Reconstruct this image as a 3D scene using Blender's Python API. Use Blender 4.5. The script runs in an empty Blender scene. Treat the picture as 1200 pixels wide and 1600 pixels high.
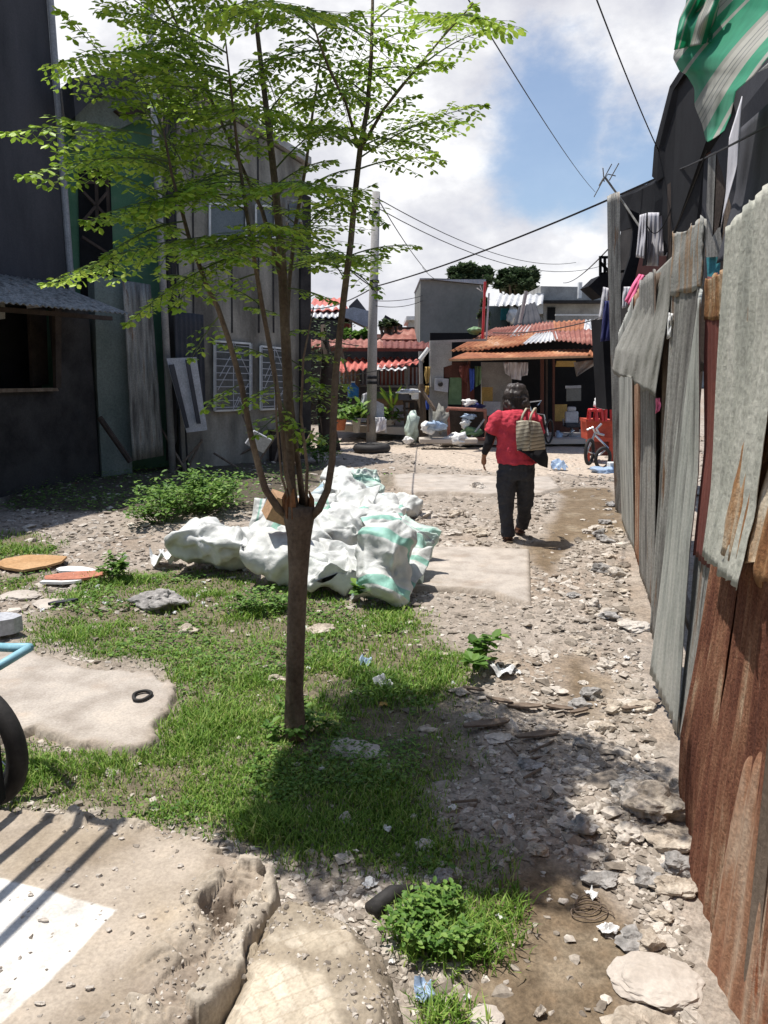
import bpy, bmesh, math, random
import numpy as np
from mathutils import Vector, Matrix
random.seed(7); RNG = np.random.default_rng(7)
R = math.radians; PI = math.pi; S = bpy.context.scene
# ---------------------------------------------------------------- camera, world, sun, exposure
H0 = 1.71; PITCH = R(10.85); FPX = 1200.0
cam = bpy.data.objects.new('camera', bpy.data.cameras.new('camera')); S.collection.objects.link(cam)
cam.data.sensor_fit = 'VERTICAL'; cam.data.sensor_height = 36; cam.data.lens = 27; cam.data.clip_start = .05; cam.data.clip_end = 900
cam.location = (0, 0, H0); cam.rotation_euler = (PI/2 - PITCH, 0, 0); S.camera = cam
SUN_EL = R(73.5); SUN_DIR = Vector((1, -.36, 0)).normalized() * math.cos(SUN_EL) + Vector((0, 0, -math.sin(SUN_EL)))
sun = bpy.data.objects.new('sun', bpy.data.lights.new('sun', 'SUN')); S.collection.objects.link(sun)
sun.data.energy = 5.0; sun.data.angle = R(.5); sun.data.color = (1, .955, .89)
sun.rotation_euler = SUN_DIR.to_track_quat('-Z', 'Y').to_euler()
W = bpy.data.worlds.new('World'); S.world = W; W.use_nodes = True
wn = W.node_tree.nodes; wl = W.node_tree.links; wn.clear()
def wnode(t, **k):
    n = wn.new(t)
    for a, b in k.items(): setattr(n, a, b)
    return n
sky = wnode('ShaderNodeTexSky', sky_type='NISHITA', sun_disc=False)
sky.sun_elevation = SUN_EL; sky.sun_rotation = math.atan2(-SUN_DIR.x, -SUN_DIR.y)
bg = wnode('ShaderNodeBackground'); bg.inputs[1].default_value = .1
wo = wnode('ShaderNodeOutputWorld'); tc = wnode('ShaderNodeTexCoord')
def wnoise(scale, detail, rough, sx=(1, 1, 1), off=(0, 0, 0)):
    mp = wnode('ShaderNodeMapping'); mp.inputs['Scale'].default_value = sx; mp.inputs['Location'].default_value = off
    nz = wnode('ShaderNodeTexNoise'); nz.inputs['Scale'].default_value = scale; nz.inputs['Detail'].default_value = detail; nz.inputs['Roughness'].default_value = rough
    wl.new(tc.outputs['Generated'], mp.inputs[0]); wl.new(mp.outputs[0], nz.inputs[0]); return nz.outputs[0]
def wramp(f, stops):
    r = wnode('ShaderNodeValToRGB'); e = r.color_ramp.elements
    while len(e) < len(stops): e.new(.5)
    for i, (p, c) in enumerate(stops): e[i].position = p; e[i].color = (*c, 1) if len(c) == 3 else c
    wl.new(f, r.inputs[0]); return r.outputs[0]
def wmath(op, a, b, c=None):
    m = wnode('ShaderNodeMath', operation=op)
    for i, v in enumerate((a, b, c)):
        if v is None: continue
        if isinstance(v, (int, float)): m.inputs[i].default_value = v
        else: wl.new(v, m.inputs[i])
    return m.outputs[0]
def whole(vec, r0, r1, nz, amt):                # 1 inside a blue gap around a direction, 0 outside, edge broken by noise
    d = wnode('ShaderNodeVectorMath', operation='DISTANCE'); wl.new(tc.outputs['Generated'], d.inputs[0]); d.inputs[1].default_value = vec
    dd = wmath('ADD', d.outputs['Value'], wmath('MULTIPLY', wmath('SUBTRACT', nz, .5), amt))
    m = wnode('ShaderNodeMapRange'); m.interpolation_type = 'SMOOTHSTEP'
    wl.new(dd, m.inputs[0]); m.inputs[1].default_value = r0; m.inputs[2].default_value = r1; m.inputs[3].default_value = 1; m.inputs[4].default_value = 0
    return m.outputs[0]
def raydir(px, py):
    a = (px-600)/FPX; b = (800-py)/FPX; c, s = math.cos(PITCH), math.sin(PITCH)
    return Vector((a, c + b*s, -s + b*c))
n1 = wnoise(5, 9, .62, (1, 1, 1.6)); n2 = wnoise(2.6, 8, .6, (1, 1, 1.9), (3, 1, 2)); n3 = wnoise(11, 8, .6, (1, 1, 1.4), (5, 2, 1))
gap = whole(tuple(raydir(880, 205).normalized()), .05, .13, n1, .26)
gap2 = whole(tuple(raydir(1010, 250).normalized()), .0, .09, n3, .2)
g3 = wmath('MULTIPLY', whole(tuple(raydir(1190, 60).normalized()), .05, .14, n1, .3), .2)
sep = wnode('ShaderNodeSeparateXYZ'); wl.new(tc.outputs['Generated'], sep.inputs[0])
ov = wnode('ShaderNodeMapRange'); wl.new(sep.outputs[2], ov.inputs[0])
for i, v in ((1, .4), (2, .5), (3, 0), (4, .95)): ov.inputs[i].default_value = v
bk = wnode('ShaderNodeMapRange'); wl.new(sep.outputs[1], bk.inputs[0])
for i, v in ((1, .82), (2, .68), (3, 0), (4, .95)): bk.inputs[i].default_value = v
g = wmath('MAXIMUM', wmath('MAXIMUM', gap, gap2), wmath('MAXIMUM', g3, wmath('MAXIMUM', ov.outputs[0], bk.outputs[0])))
ccol = wramp(wmath('ADD', wmath('MULTIPLY', n2, .75), wmath('MULTIPLY', n3, .25)), [(.38, (5.3, 5.4, 6.1)), (.48, (7.2, 7.25, 7.6)), (.57, (9.9, 9.9, 9.9))])
skc = wnode('ShaderNodeMix', data_type='RGBA', blend_type='MULTIPLY'); skc.inputs[0].default_value = 1
wl.new(sky.outputs[0], skc.inputs[6]); skc.inputs[7].default_value = (1.12, 1.17, 1.22, 1)
mx = wnode('ShaderNodeMix', data_type='RGBA'); g = wmath('MULTIPLY', g, wmath('SUBTRACT', 1, wmath('MULTIPLY', wmath('MAXIMUM', gap, gap2), .12))); wl.new(g, mx.inputs[0]); wl.new(ccol, mx.inputs[6]); wl.new(skc.outputs[2], mx.inputs[7])
wl.new(mx.outputs[2], bg.inputs[0]); wl.new(bg.outputs[0], wo.inputs[0])
S.view_settings.view_transform = 'Standard'; S.view_settings.look = 'None'; S.view_settings.exposure = .27; S.view_settings.gamma = 1
# ---------------------------------------------------------------- geometry helpers
def G(px, py, z=0.0):
    d = raydir(px, py); t = (z-H0)/d.z; return Vector((d.x*t, d.y*t, z))
def P(px, py, Y):
    d = raydir(px, py); t = Y/d.y; return Vector((d.x*t, Y, H0 + d.z*t))
def PL(px, py, line, off=0):                     # ray against a vertical plane through two ground points
    (x0, y0), (x1, y1) = line; n = Vector((y1-y0, x0-x1)).normalized(); d = raydir(px, py)
    t = (n.x*x0 + n.y*y0 + off)/(n.x*d.x + n.y*d.y); return Vector((d.x*t, d.y*t, H0 + d.z*t))
def proj(x, y, z):
    c, s = math.cos(PITCH), math.sin(PITCH); z = z-H0
    f = y*c - z*s; u = y*s + z*c; f = np.where(f < .05, .05, f)
    return 600 + FPX*x/f, 800 - FPX*u/f
def hsh(i, j, s): v = np.sin(i*127.1 + j*311.7 + s*74.7)*43758.5453; return v - np.floor(v)
def vnoise(x, y, s=0):
    i, j = np.floor(x), np.floor(y); u, v = x-i, y-j; u = u*u*(3-2*u); v = v*v*(3-2*v)
    return (hsh(i, j, s)*(1-u)+hsh(i+1, j, s)*u)*(1-v) + (hsh(i, j+1, s)*(1-u)+hsh(i+1, j+1, s)*u)*v
def fbm(x, y, s=0, o=4):
    t = 0; a = .5
    for k in range(o): t = t + a*(vnoise(x*2**k, y*2**k, s+k)-.5); a *= .5
    return t*2
def facets(x, y, s=0):                           # broken-stone relief: every cell is its own tilted flat face
    i, j = np.floor(x), np.floor(y); best = np.full(np.shape(x), 9.); h = np.zeros(np.shape(x)); sec = best.copy()
    for a in (-1, 0, 1):
        for b in (-1, 0, 1):
            ci, cj = i+a, j+b; cx = ci+hsh(ci, cj, s); cy = cj+hsh(ci, cj, s+1); dx, dy = x-cx, y-cy; d = dx*dx+dy*dy
            v = hsh(ci, cj, s+2)-.5 + dx*(hsh(ci, cj, s+3)-.5)*1.3 + dy*(hsh(ci, cj, s+4)-.5)*1.3; m = d < best
            sec = np.where(m, best, np.minimum(sec, d)); h = np.where(m, v, h); best = np.where(m, d, best)
    return h, np.sqrt(sec)-np.sqrt(best)
def inpoly(x, y, poly):
    r = np.zeros(np.shape(x), bool); n = len(poly)
    for i in range(n):
        x0, y0 = poly[i][:2]; x1, y1 = poly[(i+1) % n][:2]
        if y0 == y1: continue
        r ^= ((y0 > y) != (y1 > y)) & (x < (x1-x0)*(y-y0)/(y1-y0)+x0)
    return r
def sdf(x, y, poly):                             # positive inside
    d = np.full(np.shape(x), 1e9); n = len(poly)
    for i in range(n):
        x0, y0 = poly[i][:2]; x1, y1 = poly[(i+1) % n][:2]; ex, ey = x1-x0, y1-y0
        t = np.clip(((x-x0)*ex+(y-y0)*ey)/(ex*ex+ey*ey+1e-12), 0, 1); d = np.minimum(d, np.hypot(x-x0-t*ex, y-y0-t*ey))
    return np.where(inpoly(x, y, poly), d, -d)
def sstep(a, b, x): t = np.clip((x-a)/(b-a), 0, 1); return t*t*(3-2*t)
def rootloc(o):
    while o.parent: o = o.parent
    return o.location.copy()
def tag(o, label=None, cat=None, group=None, kind=None):
    for k, v in (('label', label), ('category', cat), ('group', group), ('kind', kind)):
        if v: o[k] = v
    return o
def thing(name, loc, label, cat, group=None):
    o = bpy.data.objects.new(name, None); o.empty_display_size = .1; S.collection.objects.link(o); o.location = loc
    return tag(o, label, cat, group)
def link(name, V, F, mat, parent=None, loc=None, smooth=False, uv=None, col=None, sharp=None):
    me = bpy.data.meshes.new(name); base = rootloc(parent) if parent else Vector(loc or (0, 0, 0))
    V = np.asarray(V, float) - np.array(base)
    me.from_pydata(V.tolist(), [], F if isinstance(F, list) else F.tolist()); me.materials.append(mat)
    if smooth: me.polygons.foreach_set('use_smooth', [True]*len(me.polygons))
    if uv is not None:
        l = me.uv_layers.new(name='UVMap'); li = np.zeros(len(me.loops), int); me.loops.foreach_get('vertex_index', li)
        l.data.foreach_set('uv', np.asarray(uv, float)[li].ravel())
    if col is not None:
        c = me.color_attributes.new('Col', 'FLOAT_COLOR', 'POINT'); c.data.foreach_set('color', np.asarray(col, float).ravel())
    o = bpy.data.objects.new(name, me); S.collection.objects.link(o)
    if parent: o.parent = parent
    else: o.location = base
    return o
class MB:
    def __init__(s): s.V = []; s.F = []; s.U = []
    def add(s, V, F, U=None):
        n = len(s.V); s.V += [tuple(v) for v in V]; s.F += [tuple(i+n for i in f) for f in F]
        s.U += [tuple(u) for u in U] if U is not None else [(0, 0)]*len(V); return s
    def box(s, c, d, rz=0, rx=0, ry=0, taper=1.0):
        m = Matrix.Rotation(rz, 3, 'Z') @ Matrix.Rotation(ry, 3, 'Y') @ Matrix.Rotation(rx, 3, 'X'); c = Vector(c); V = []
        b = min(d)*.06
        for z, k in ((-1, 1), (1, taper)):
            for x, y in ((-1, -1), (1, -1), (1, 1), (-1, 1)): V.append(c + m @ Vector((x*d[0]/2*k, y*d[1]/2*k, z*d[2]/2)))
        return s.add(V, [(3, 2, 1, 0), (4, 5, 6, 7), (0, 1, 5, 4), (1, 2, 6, 5), (2, 3, 7, 6), (3, 0, 4, 7)])
    def bar(s, a, b, w, h=None):
        a, b = Vector(a), Vector(b); d = (b-a); L = d.length; d.normalize(); h = h or w
        up = Vector((0, 0, 1)) if abs(d.z) < .95 else Vector((0, 1, 0)); x = d.cross(up).normalized(); y = x.cross(d)
        V = [p + x*i*w/2 + y*j*h/2 for p in (a, b) for i, j in ((-1, -1), (1, -1), (1, 1), (-1, 1))]
        return s.add(V, [(3, 2, 1, 0), (4, 5, 6, 7), (0, 1, 5, 4), (1, 2, 6, 5), (2, 3, 7, 6), (3, 0, 4, 7)])
    def tube(s, pts, rad, n=8, cap=True, wob=0, U=False):
        pts = [Vector(p) for p in pts]; m = len(pts); rad = [rad]*m if isinstance(rad, (int, float)) else list(rad)
        V = []; px = None
        for i, p in enumerate(pts):
            d = (pts[min(i+1, m-1)] - pts[max(i-1, 0)]).normalized()
            if px is None: px = d.orthogonal().normalized()
            px = (px - d*px.dot(d)).normalized(); py = d.cross(px)
            for k in range(n):
                a = 2*PI*k/n; r = rad[i]*(1 + wob*(random.random()-.5)); V.append(p + px*math.cos(a)*r + py*math.sin(a)*r)
        F = [(i*n+k, i*n+(k+1) % n, (i+1)*n+(k+1) % n, (i+1)*n+k) for i in range(m-1) for k in range(n)]
        if cap: F += [tuple(range(n-1, -1, -1)), tuple(range((m-1)*n, m*n))]
        return s.add(V, F)
    def loop(s, pts, r, n=6):                       # closed tube
        pts = [Vector(p) for p in pts]; m = len(pts); V = []; c = sum(pts, Vector())/m
        for i, p in enumerate(pts):
            d = (pts[(i+1) % m]-pts[i-1]).normalized(); x = (p-c); x = (x-d*x.dot(d)).normalized(); y = d.cross(x)
            for k in range(n): a = 2*PI*k/n; V.append(p + x*math.cos(a)*r + y*math.sin(a)*r)
        return s.add(V, [(i*n+k, i*n+(k+1) % n, ((i+1) % m)*n+(k+1) % n, ((i+1) % m)*n+k) for i in range(m) for k in range(n)])
    def lathe(s, c, prof, n=20, axis=None, jit=0):
        c = Vector(c); q = Vector((0, 0, 1)).rotation_difference(Vector(axis)) if axis else None; V = []
        for r, z in prof:
            for k in range(n):
                a = 2*PI*k/n; v = Vector((r*math.cos(a), r*math.sin(a), z))
                if jit: v *= 1 + jit*(random.random()-.5)
                V.append(c + (q @ v if q else v))
        m = len(prof)
        return s.add(V, [(i*n+k, i*n+(k+1) % n, (i+1)*n+(k+1) % n, (i+1)*n+k) for i in range(m-1) for k in range(n)] + [tuple(range(n-1, -1, -1)), tuple(range((m-1)*n, m*n))])
    def grid(s, f, nu, nv, uv=None, th=0):
        V = []; U = []
        for j in range(nv+1):
            for i in range(nu+1):
                u, v = i/nu, j/nv; V.append(Vector(f(u, v))); U.append(uv(u, v) if uv else (u, v))
        q = lambda i, j: j*(nu+1)+i
        F = [(q(i, j), q(i+1, j), q(i+1, j+1), q(i, j+1)) for j in range(nv) for i in range(nu)]
        if th:
            N = [Vector() for _ in V]
            for a in F:
                n = (V[a[1]]-V[a[0]]).cross(V[a[3]]-V[a[0]])
                for k in a: N[k] += n
            n0 = len(V); V += [v - n.normalized()*th for v, n in zip(V, N)]; U += U
            bd = [q(i, 0) for i in range(nu+1)] + [q(nu, j) for j in range(1, nv+1)] + [q(i, nv) for i in range(nu-1, -1, -1)] + [q(0, j) for j in range(nv-1, 0, -1)]
            F += [tuple(k+n0 for k in reversed(a)) for a in F]
            F += [(bd[k], bd[(k+1) % len(bd)], bd[(k+1) % len(bd)]+n0, bd[k]+n0)[::-1] for k in range(len(bd))]
        return s.add(V, F, U)
    def prism(s, poly, ext):                        # planar polygon pushed along ext
        n = len(poly); ext = Vector(ext); V = [Vector(p) for p in poly] + [Vector(p)+ext for p in poly]
        return s.add(V, [tuple(range(n)), tuple(range(2*n-1, n-1, -1))] + [(i, (i+1) % n, (i+1) % n+n, i+n)[::-1] for i in range(n)])
    def ico(s, c, r, sub=2, nz=.25, f=1.5, sc=(1, 1, 1), seed=0, rz=0):
        bm = bmesh.new(); bmesh.ops.create_icosphere(bm, subdivisions=sub, radius=1); from mathutils import noise as N
        off = Vector((seed*3.7, seed*1.3, seed*7.1)); m = Matrix.Rotation(rz, 3, 'Z'); V = []
        for v in bm.verts:
            k = 1 + nz*N.fractal(v.co*f + off, .8, 2.0, 4)*1.4 + nz*.8*N.noise(v.co*.9+off)
            V.append(Vector(c) + m @ Vector((v.co.x*sc[0]*r*k, v.co.y*sc[1]*r*k, v.co.z*sc[2]*r*k)))
        F = [tuple(v.index for v in f_.verts) for f_ in bm.faces]; bm.free(); return s.add(V, F)
    def obj(s, name, mat, parent=None, loc=None, smooth=False, uv=False, bev=0):
        o = link(name, s.V, s.F, mat, parent, loc, smooth, s.U if uv else None)
        if bev:
            b = o.modifiers.new('bevel', 'BEVEL'); b.width = bev; b.segments = 2; b.limit_method = 'ANGLE'
        return o
def copy_tree(o, parent=None):
    c = o.copy(); S.collection.objects.link(c); c.parent = parent
    for ch in list(o.children): copy_tree(ch, c)
    return c
# ---------------------------------------------------------------- materials
def M(name, stops, scale=3., rough=.85, metal=0, bump=.25, bscale=40, stretch=(1, 1, 1), detail=8, fine=.25, spec=.3, dist=0, island=0, trans=0, uvmap=False, col=False, alpha=None, bdist=.01, nrough=.6, blotch=None):
    m = bpy.data.materials.new(name); m.use_nodes = True; nt = m.node_tree; N = nt.nodes; L = nt.links; N.clear()
    out = N.new('ShaderNodeOutputMaterial'); b = N.new('ShaderNodeBsdfPrincipled')
    t = N.new('ShaderNodeTexCoord'); mp = N.new('ShaderNodeMapping'); mp.inputs['Scale'].default_value = stretch
    L.new(t.outputs['UV' if uvmap else 'Object'], mp.inputs[0])
    nz = N.new('ShaderNodeTexNoise'); nz.inputs['Scale'].default_value = scale; nz.inputs['Detail'].default_value = detail; nz.inputs['Roughness'].default_value = nrough; nz.inputs['Distortion'].default_value = dist
    L.new(mp.outputs[0], nz.inputs[0]); f = nz.outputs[0]
    if island:
        ge = N.new('ShaderNodeNewGeometry'); mm = N.new('ShaderNodeMath'); mm.operation = 'MULTIPLY_ADD'; L.new(ge.outputs['Random Per Island'], mm.inputs[0]); mm.inputs[1].default_value = island
        m2 = N.new('ShaderNodeMath'); m2.operation = 'MULTIPLY_ADD'; L.new(f, m2.inputs[0]); m2.inputs[1].default_value = 1-island*.5; m2.inputs[2].default_value = -island*.25; L.new(m2.outputs[0], mm.inputs[2]); f = mm.outputs[0]
    rp = N.new('ShaderNodeValToRGB'); e = rp.color_ramp.elements
    while len(e) < len(stops): e.new(.5)
    for i, (p, c) in enumerate(stops): e[i].position = p; e[i].color = (*c, 1)
    L.new(f, rp.inputs[0]); cc = rp.outputs[0]
    if col:
        ca = N.new('ShaderNodeVertexColor'); ca.layer_name = 'Col'; x = N.new('ShaderNodeMix'); x.data_type = 'RGBA'; x.blend_type = 'MULTIPLY'; x.inputs[0].default_value = 1
        L.new(ca.outputs[0], x.inputs[6]); L.new(cc, x.inputs[7]); cc = x.outputs[2]
    fn = N.new('ShaderNodeTexNoise'); fn.inputs['Scale'].default_value = bscale; fn.inputs['Detail'].default_value = 6; fn.inputs['Roughness'].default_value = .65; L.new(mp.outputs[0] if uvmap else t.outputs['Object'], fn.inputs[0])
    if blotch:
        bn = N.new('ShaderNodeTexNoise'); bn.inputs['Scale'].default_value = blotch[1]; bn.inputs['Detail'].default_value = 9; bn.inputs['Roughness'].default_value = .65; L.new(mp.outputs[0], bn.inputs[0])
        br = N.new('ShaderNodeValToRGB'); br.color_ramp.elements[0].position = blotch[2]; br.color_ramp.elements[1].position = blotch[2]+.07; L.new(bn.outputs[0], br.inputs[0])
        x = N.new('ShaderNodeMix'); x.data_type = 'RGBA'; L.new(br.outputs[0], x.inputs[0]); L.new(cc, x.inputs[6]); x.inputs[7].default_value = (*blotch[0], 1); cc = x.outputs[2]
    if fine:
        mr = N.new('ShaderNodeMapRange'); mr.inputs[1].default_value = .3; mr.inputs[2].default_value = .7; mr.inputs[3].default_value = 1-fine; mr.inputs[4].default_value = 1+fine; L.new(fn.outputs[0], mr.inputs[0])
        x = N.new('ShaderNodeMix'); x.data_type = 'RGBA'; x.blend_type = 'MULTIPLY'; x.inputs[0].default_value = 1; L.new(cc, x.inputs[6]); L.new(mr.outputs[0], x.inputs[7]); cc = x.outputs[2]
    L.new(cc, b.inputs['Base Color']); b.inputs['Roughness'].default_value = rough; b.inputs['Metallic'].default_value = metal; b.inputs['Specular IOR Level'].default_value = spec
    if bump:
        bp = N.new('ShaderNodeBump'); bp.inputs['Strength'].default_value = bump; bp.inputs['Distance'].default_value = bdist; L.new(fn.outputs[0], bp.inputs['Height']); L.new(bp.outputs[0], b.inputs['Normal'])
    sh = b.outputs[0]
    if trans:
        tr = N.new('ShaderNodeBsdfTranslucent'); L.new(cc, tr.inputs[0]); ms = N.new('ShaderNodeMixShader'); ms.inputs[0].default_value = trans; L.new(sh, ms.inputs[1]); L.new(tr.outputs[0], ms.inputs[2]); sh = ms.outputs[0]
    if alpha is not None: b.inputs['Alpha'].default_value = alpha
    L.new(sh, out.inputs[0]); return m
def stripes(name, cols, rep=1, axis=0, rough=.6, trans=0, dirt=.2, wob=0):      # repeating bands across one UV axis
    m = bpy.data.materials.new(name); m.use_nodes = True; nt = m.node_tree; N = nt.nodes; L = nt.links; b = N['Principled BSDF']
    t = N.new('ShaderNodeTexCoord'); sp = N.new('ShaderNodeSeparateXYZ'); nz = N.new('ShaderNodeTexNoise'); nz.inputs['Scale'].default_value = 6
    L.new(t.outputs['UV'], sp.inputs[0]); L.new(t.outputs['UV'], nz.inputs[0])
    a = N.new('ShaderNodeMath'); a.operation = 'MULTIPLY_ADD'; L.new(nz.outputs[0], a.inputs[0]); a.inputs[1].default_value = wob; L.new(sp.outputs[axis], a.inputs[2])
    c = N.new('ShaderNodeMath'); c.operation = 'MULTIPLY'; L.new(a.outputs[0], c.inputs[0]); c.inputs[1].default_value = rep
    d = N.new('ShaderNodeMath'); d.operation = 'FRACT'; L.new(c.outputs[0], d.inputs[0])
    rp = N.new('ShaderNodeValToRGB'); rp.color_ramp.interpolation = 'CONSTANT'; e = rp.color_ramp.elements
    while len(e) < len(cols): e.new(.5)
    for i, (p, cl) in enumerate(cols): e[i].position = p; e[i].color = (*cl, 1)
    L.new(d.outputs[0], rp.inputs[0])
    n2 = N.new('ShaderNodeTexNoise'); n2.inputs['Scale'].default_value = 9; n2.inputs['Detail'].default_value = 8; L.new(t.outputs['Object'], n2.inputs[0])
    mr = N.new('ShaderNodeMapRange'); mr.inputs[1].default_value = .3; mr.inputs[2].default_value = .7; mr.inputs[3].default_value = 1-dirt; mr.inputs[4].default_value = 1+dirt; L.new(n2.outputs[0], mr.inputs[0])
    x = N.new('ShaderNodeMix'); x.data_type = 'RGBA'; x.blend_type = 'MULTIPLY'; x.inputs[0].default_value = 1; L.new(rp.outputs[0], x.inputs[6]); L.new(mr.outputs[0], x.inputs[7])
    L.new(x.outputs[2], b.inputs['Base Color']); b.inputs['Roughness'].default_value = rough
    if trans:
        tr = N.new('ShaderNodeBsdfTranslucent'); L.new(x.outputs[2], tr.inputs[0]); ms = N.new('ShaderNodeMixShader'); ms.inputs[0].default_value = trans
        L.new(b.outputs[0], ms.inputs[1]); L.new(tr.outputs[0], ms.inputs[2]); L.new(ms.outputs[0], N['Material Output'].inputs[0])
    return m
def C1(c, k=.8, k2=1.15): return [(.3, tuple(v*k for v in c)), (.7, tuple(min(1, v*k2) for v in c))]
def plain(name, c, **k): k.setdefault('scale', 6); return M(name, C1(c), **k)
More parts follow.
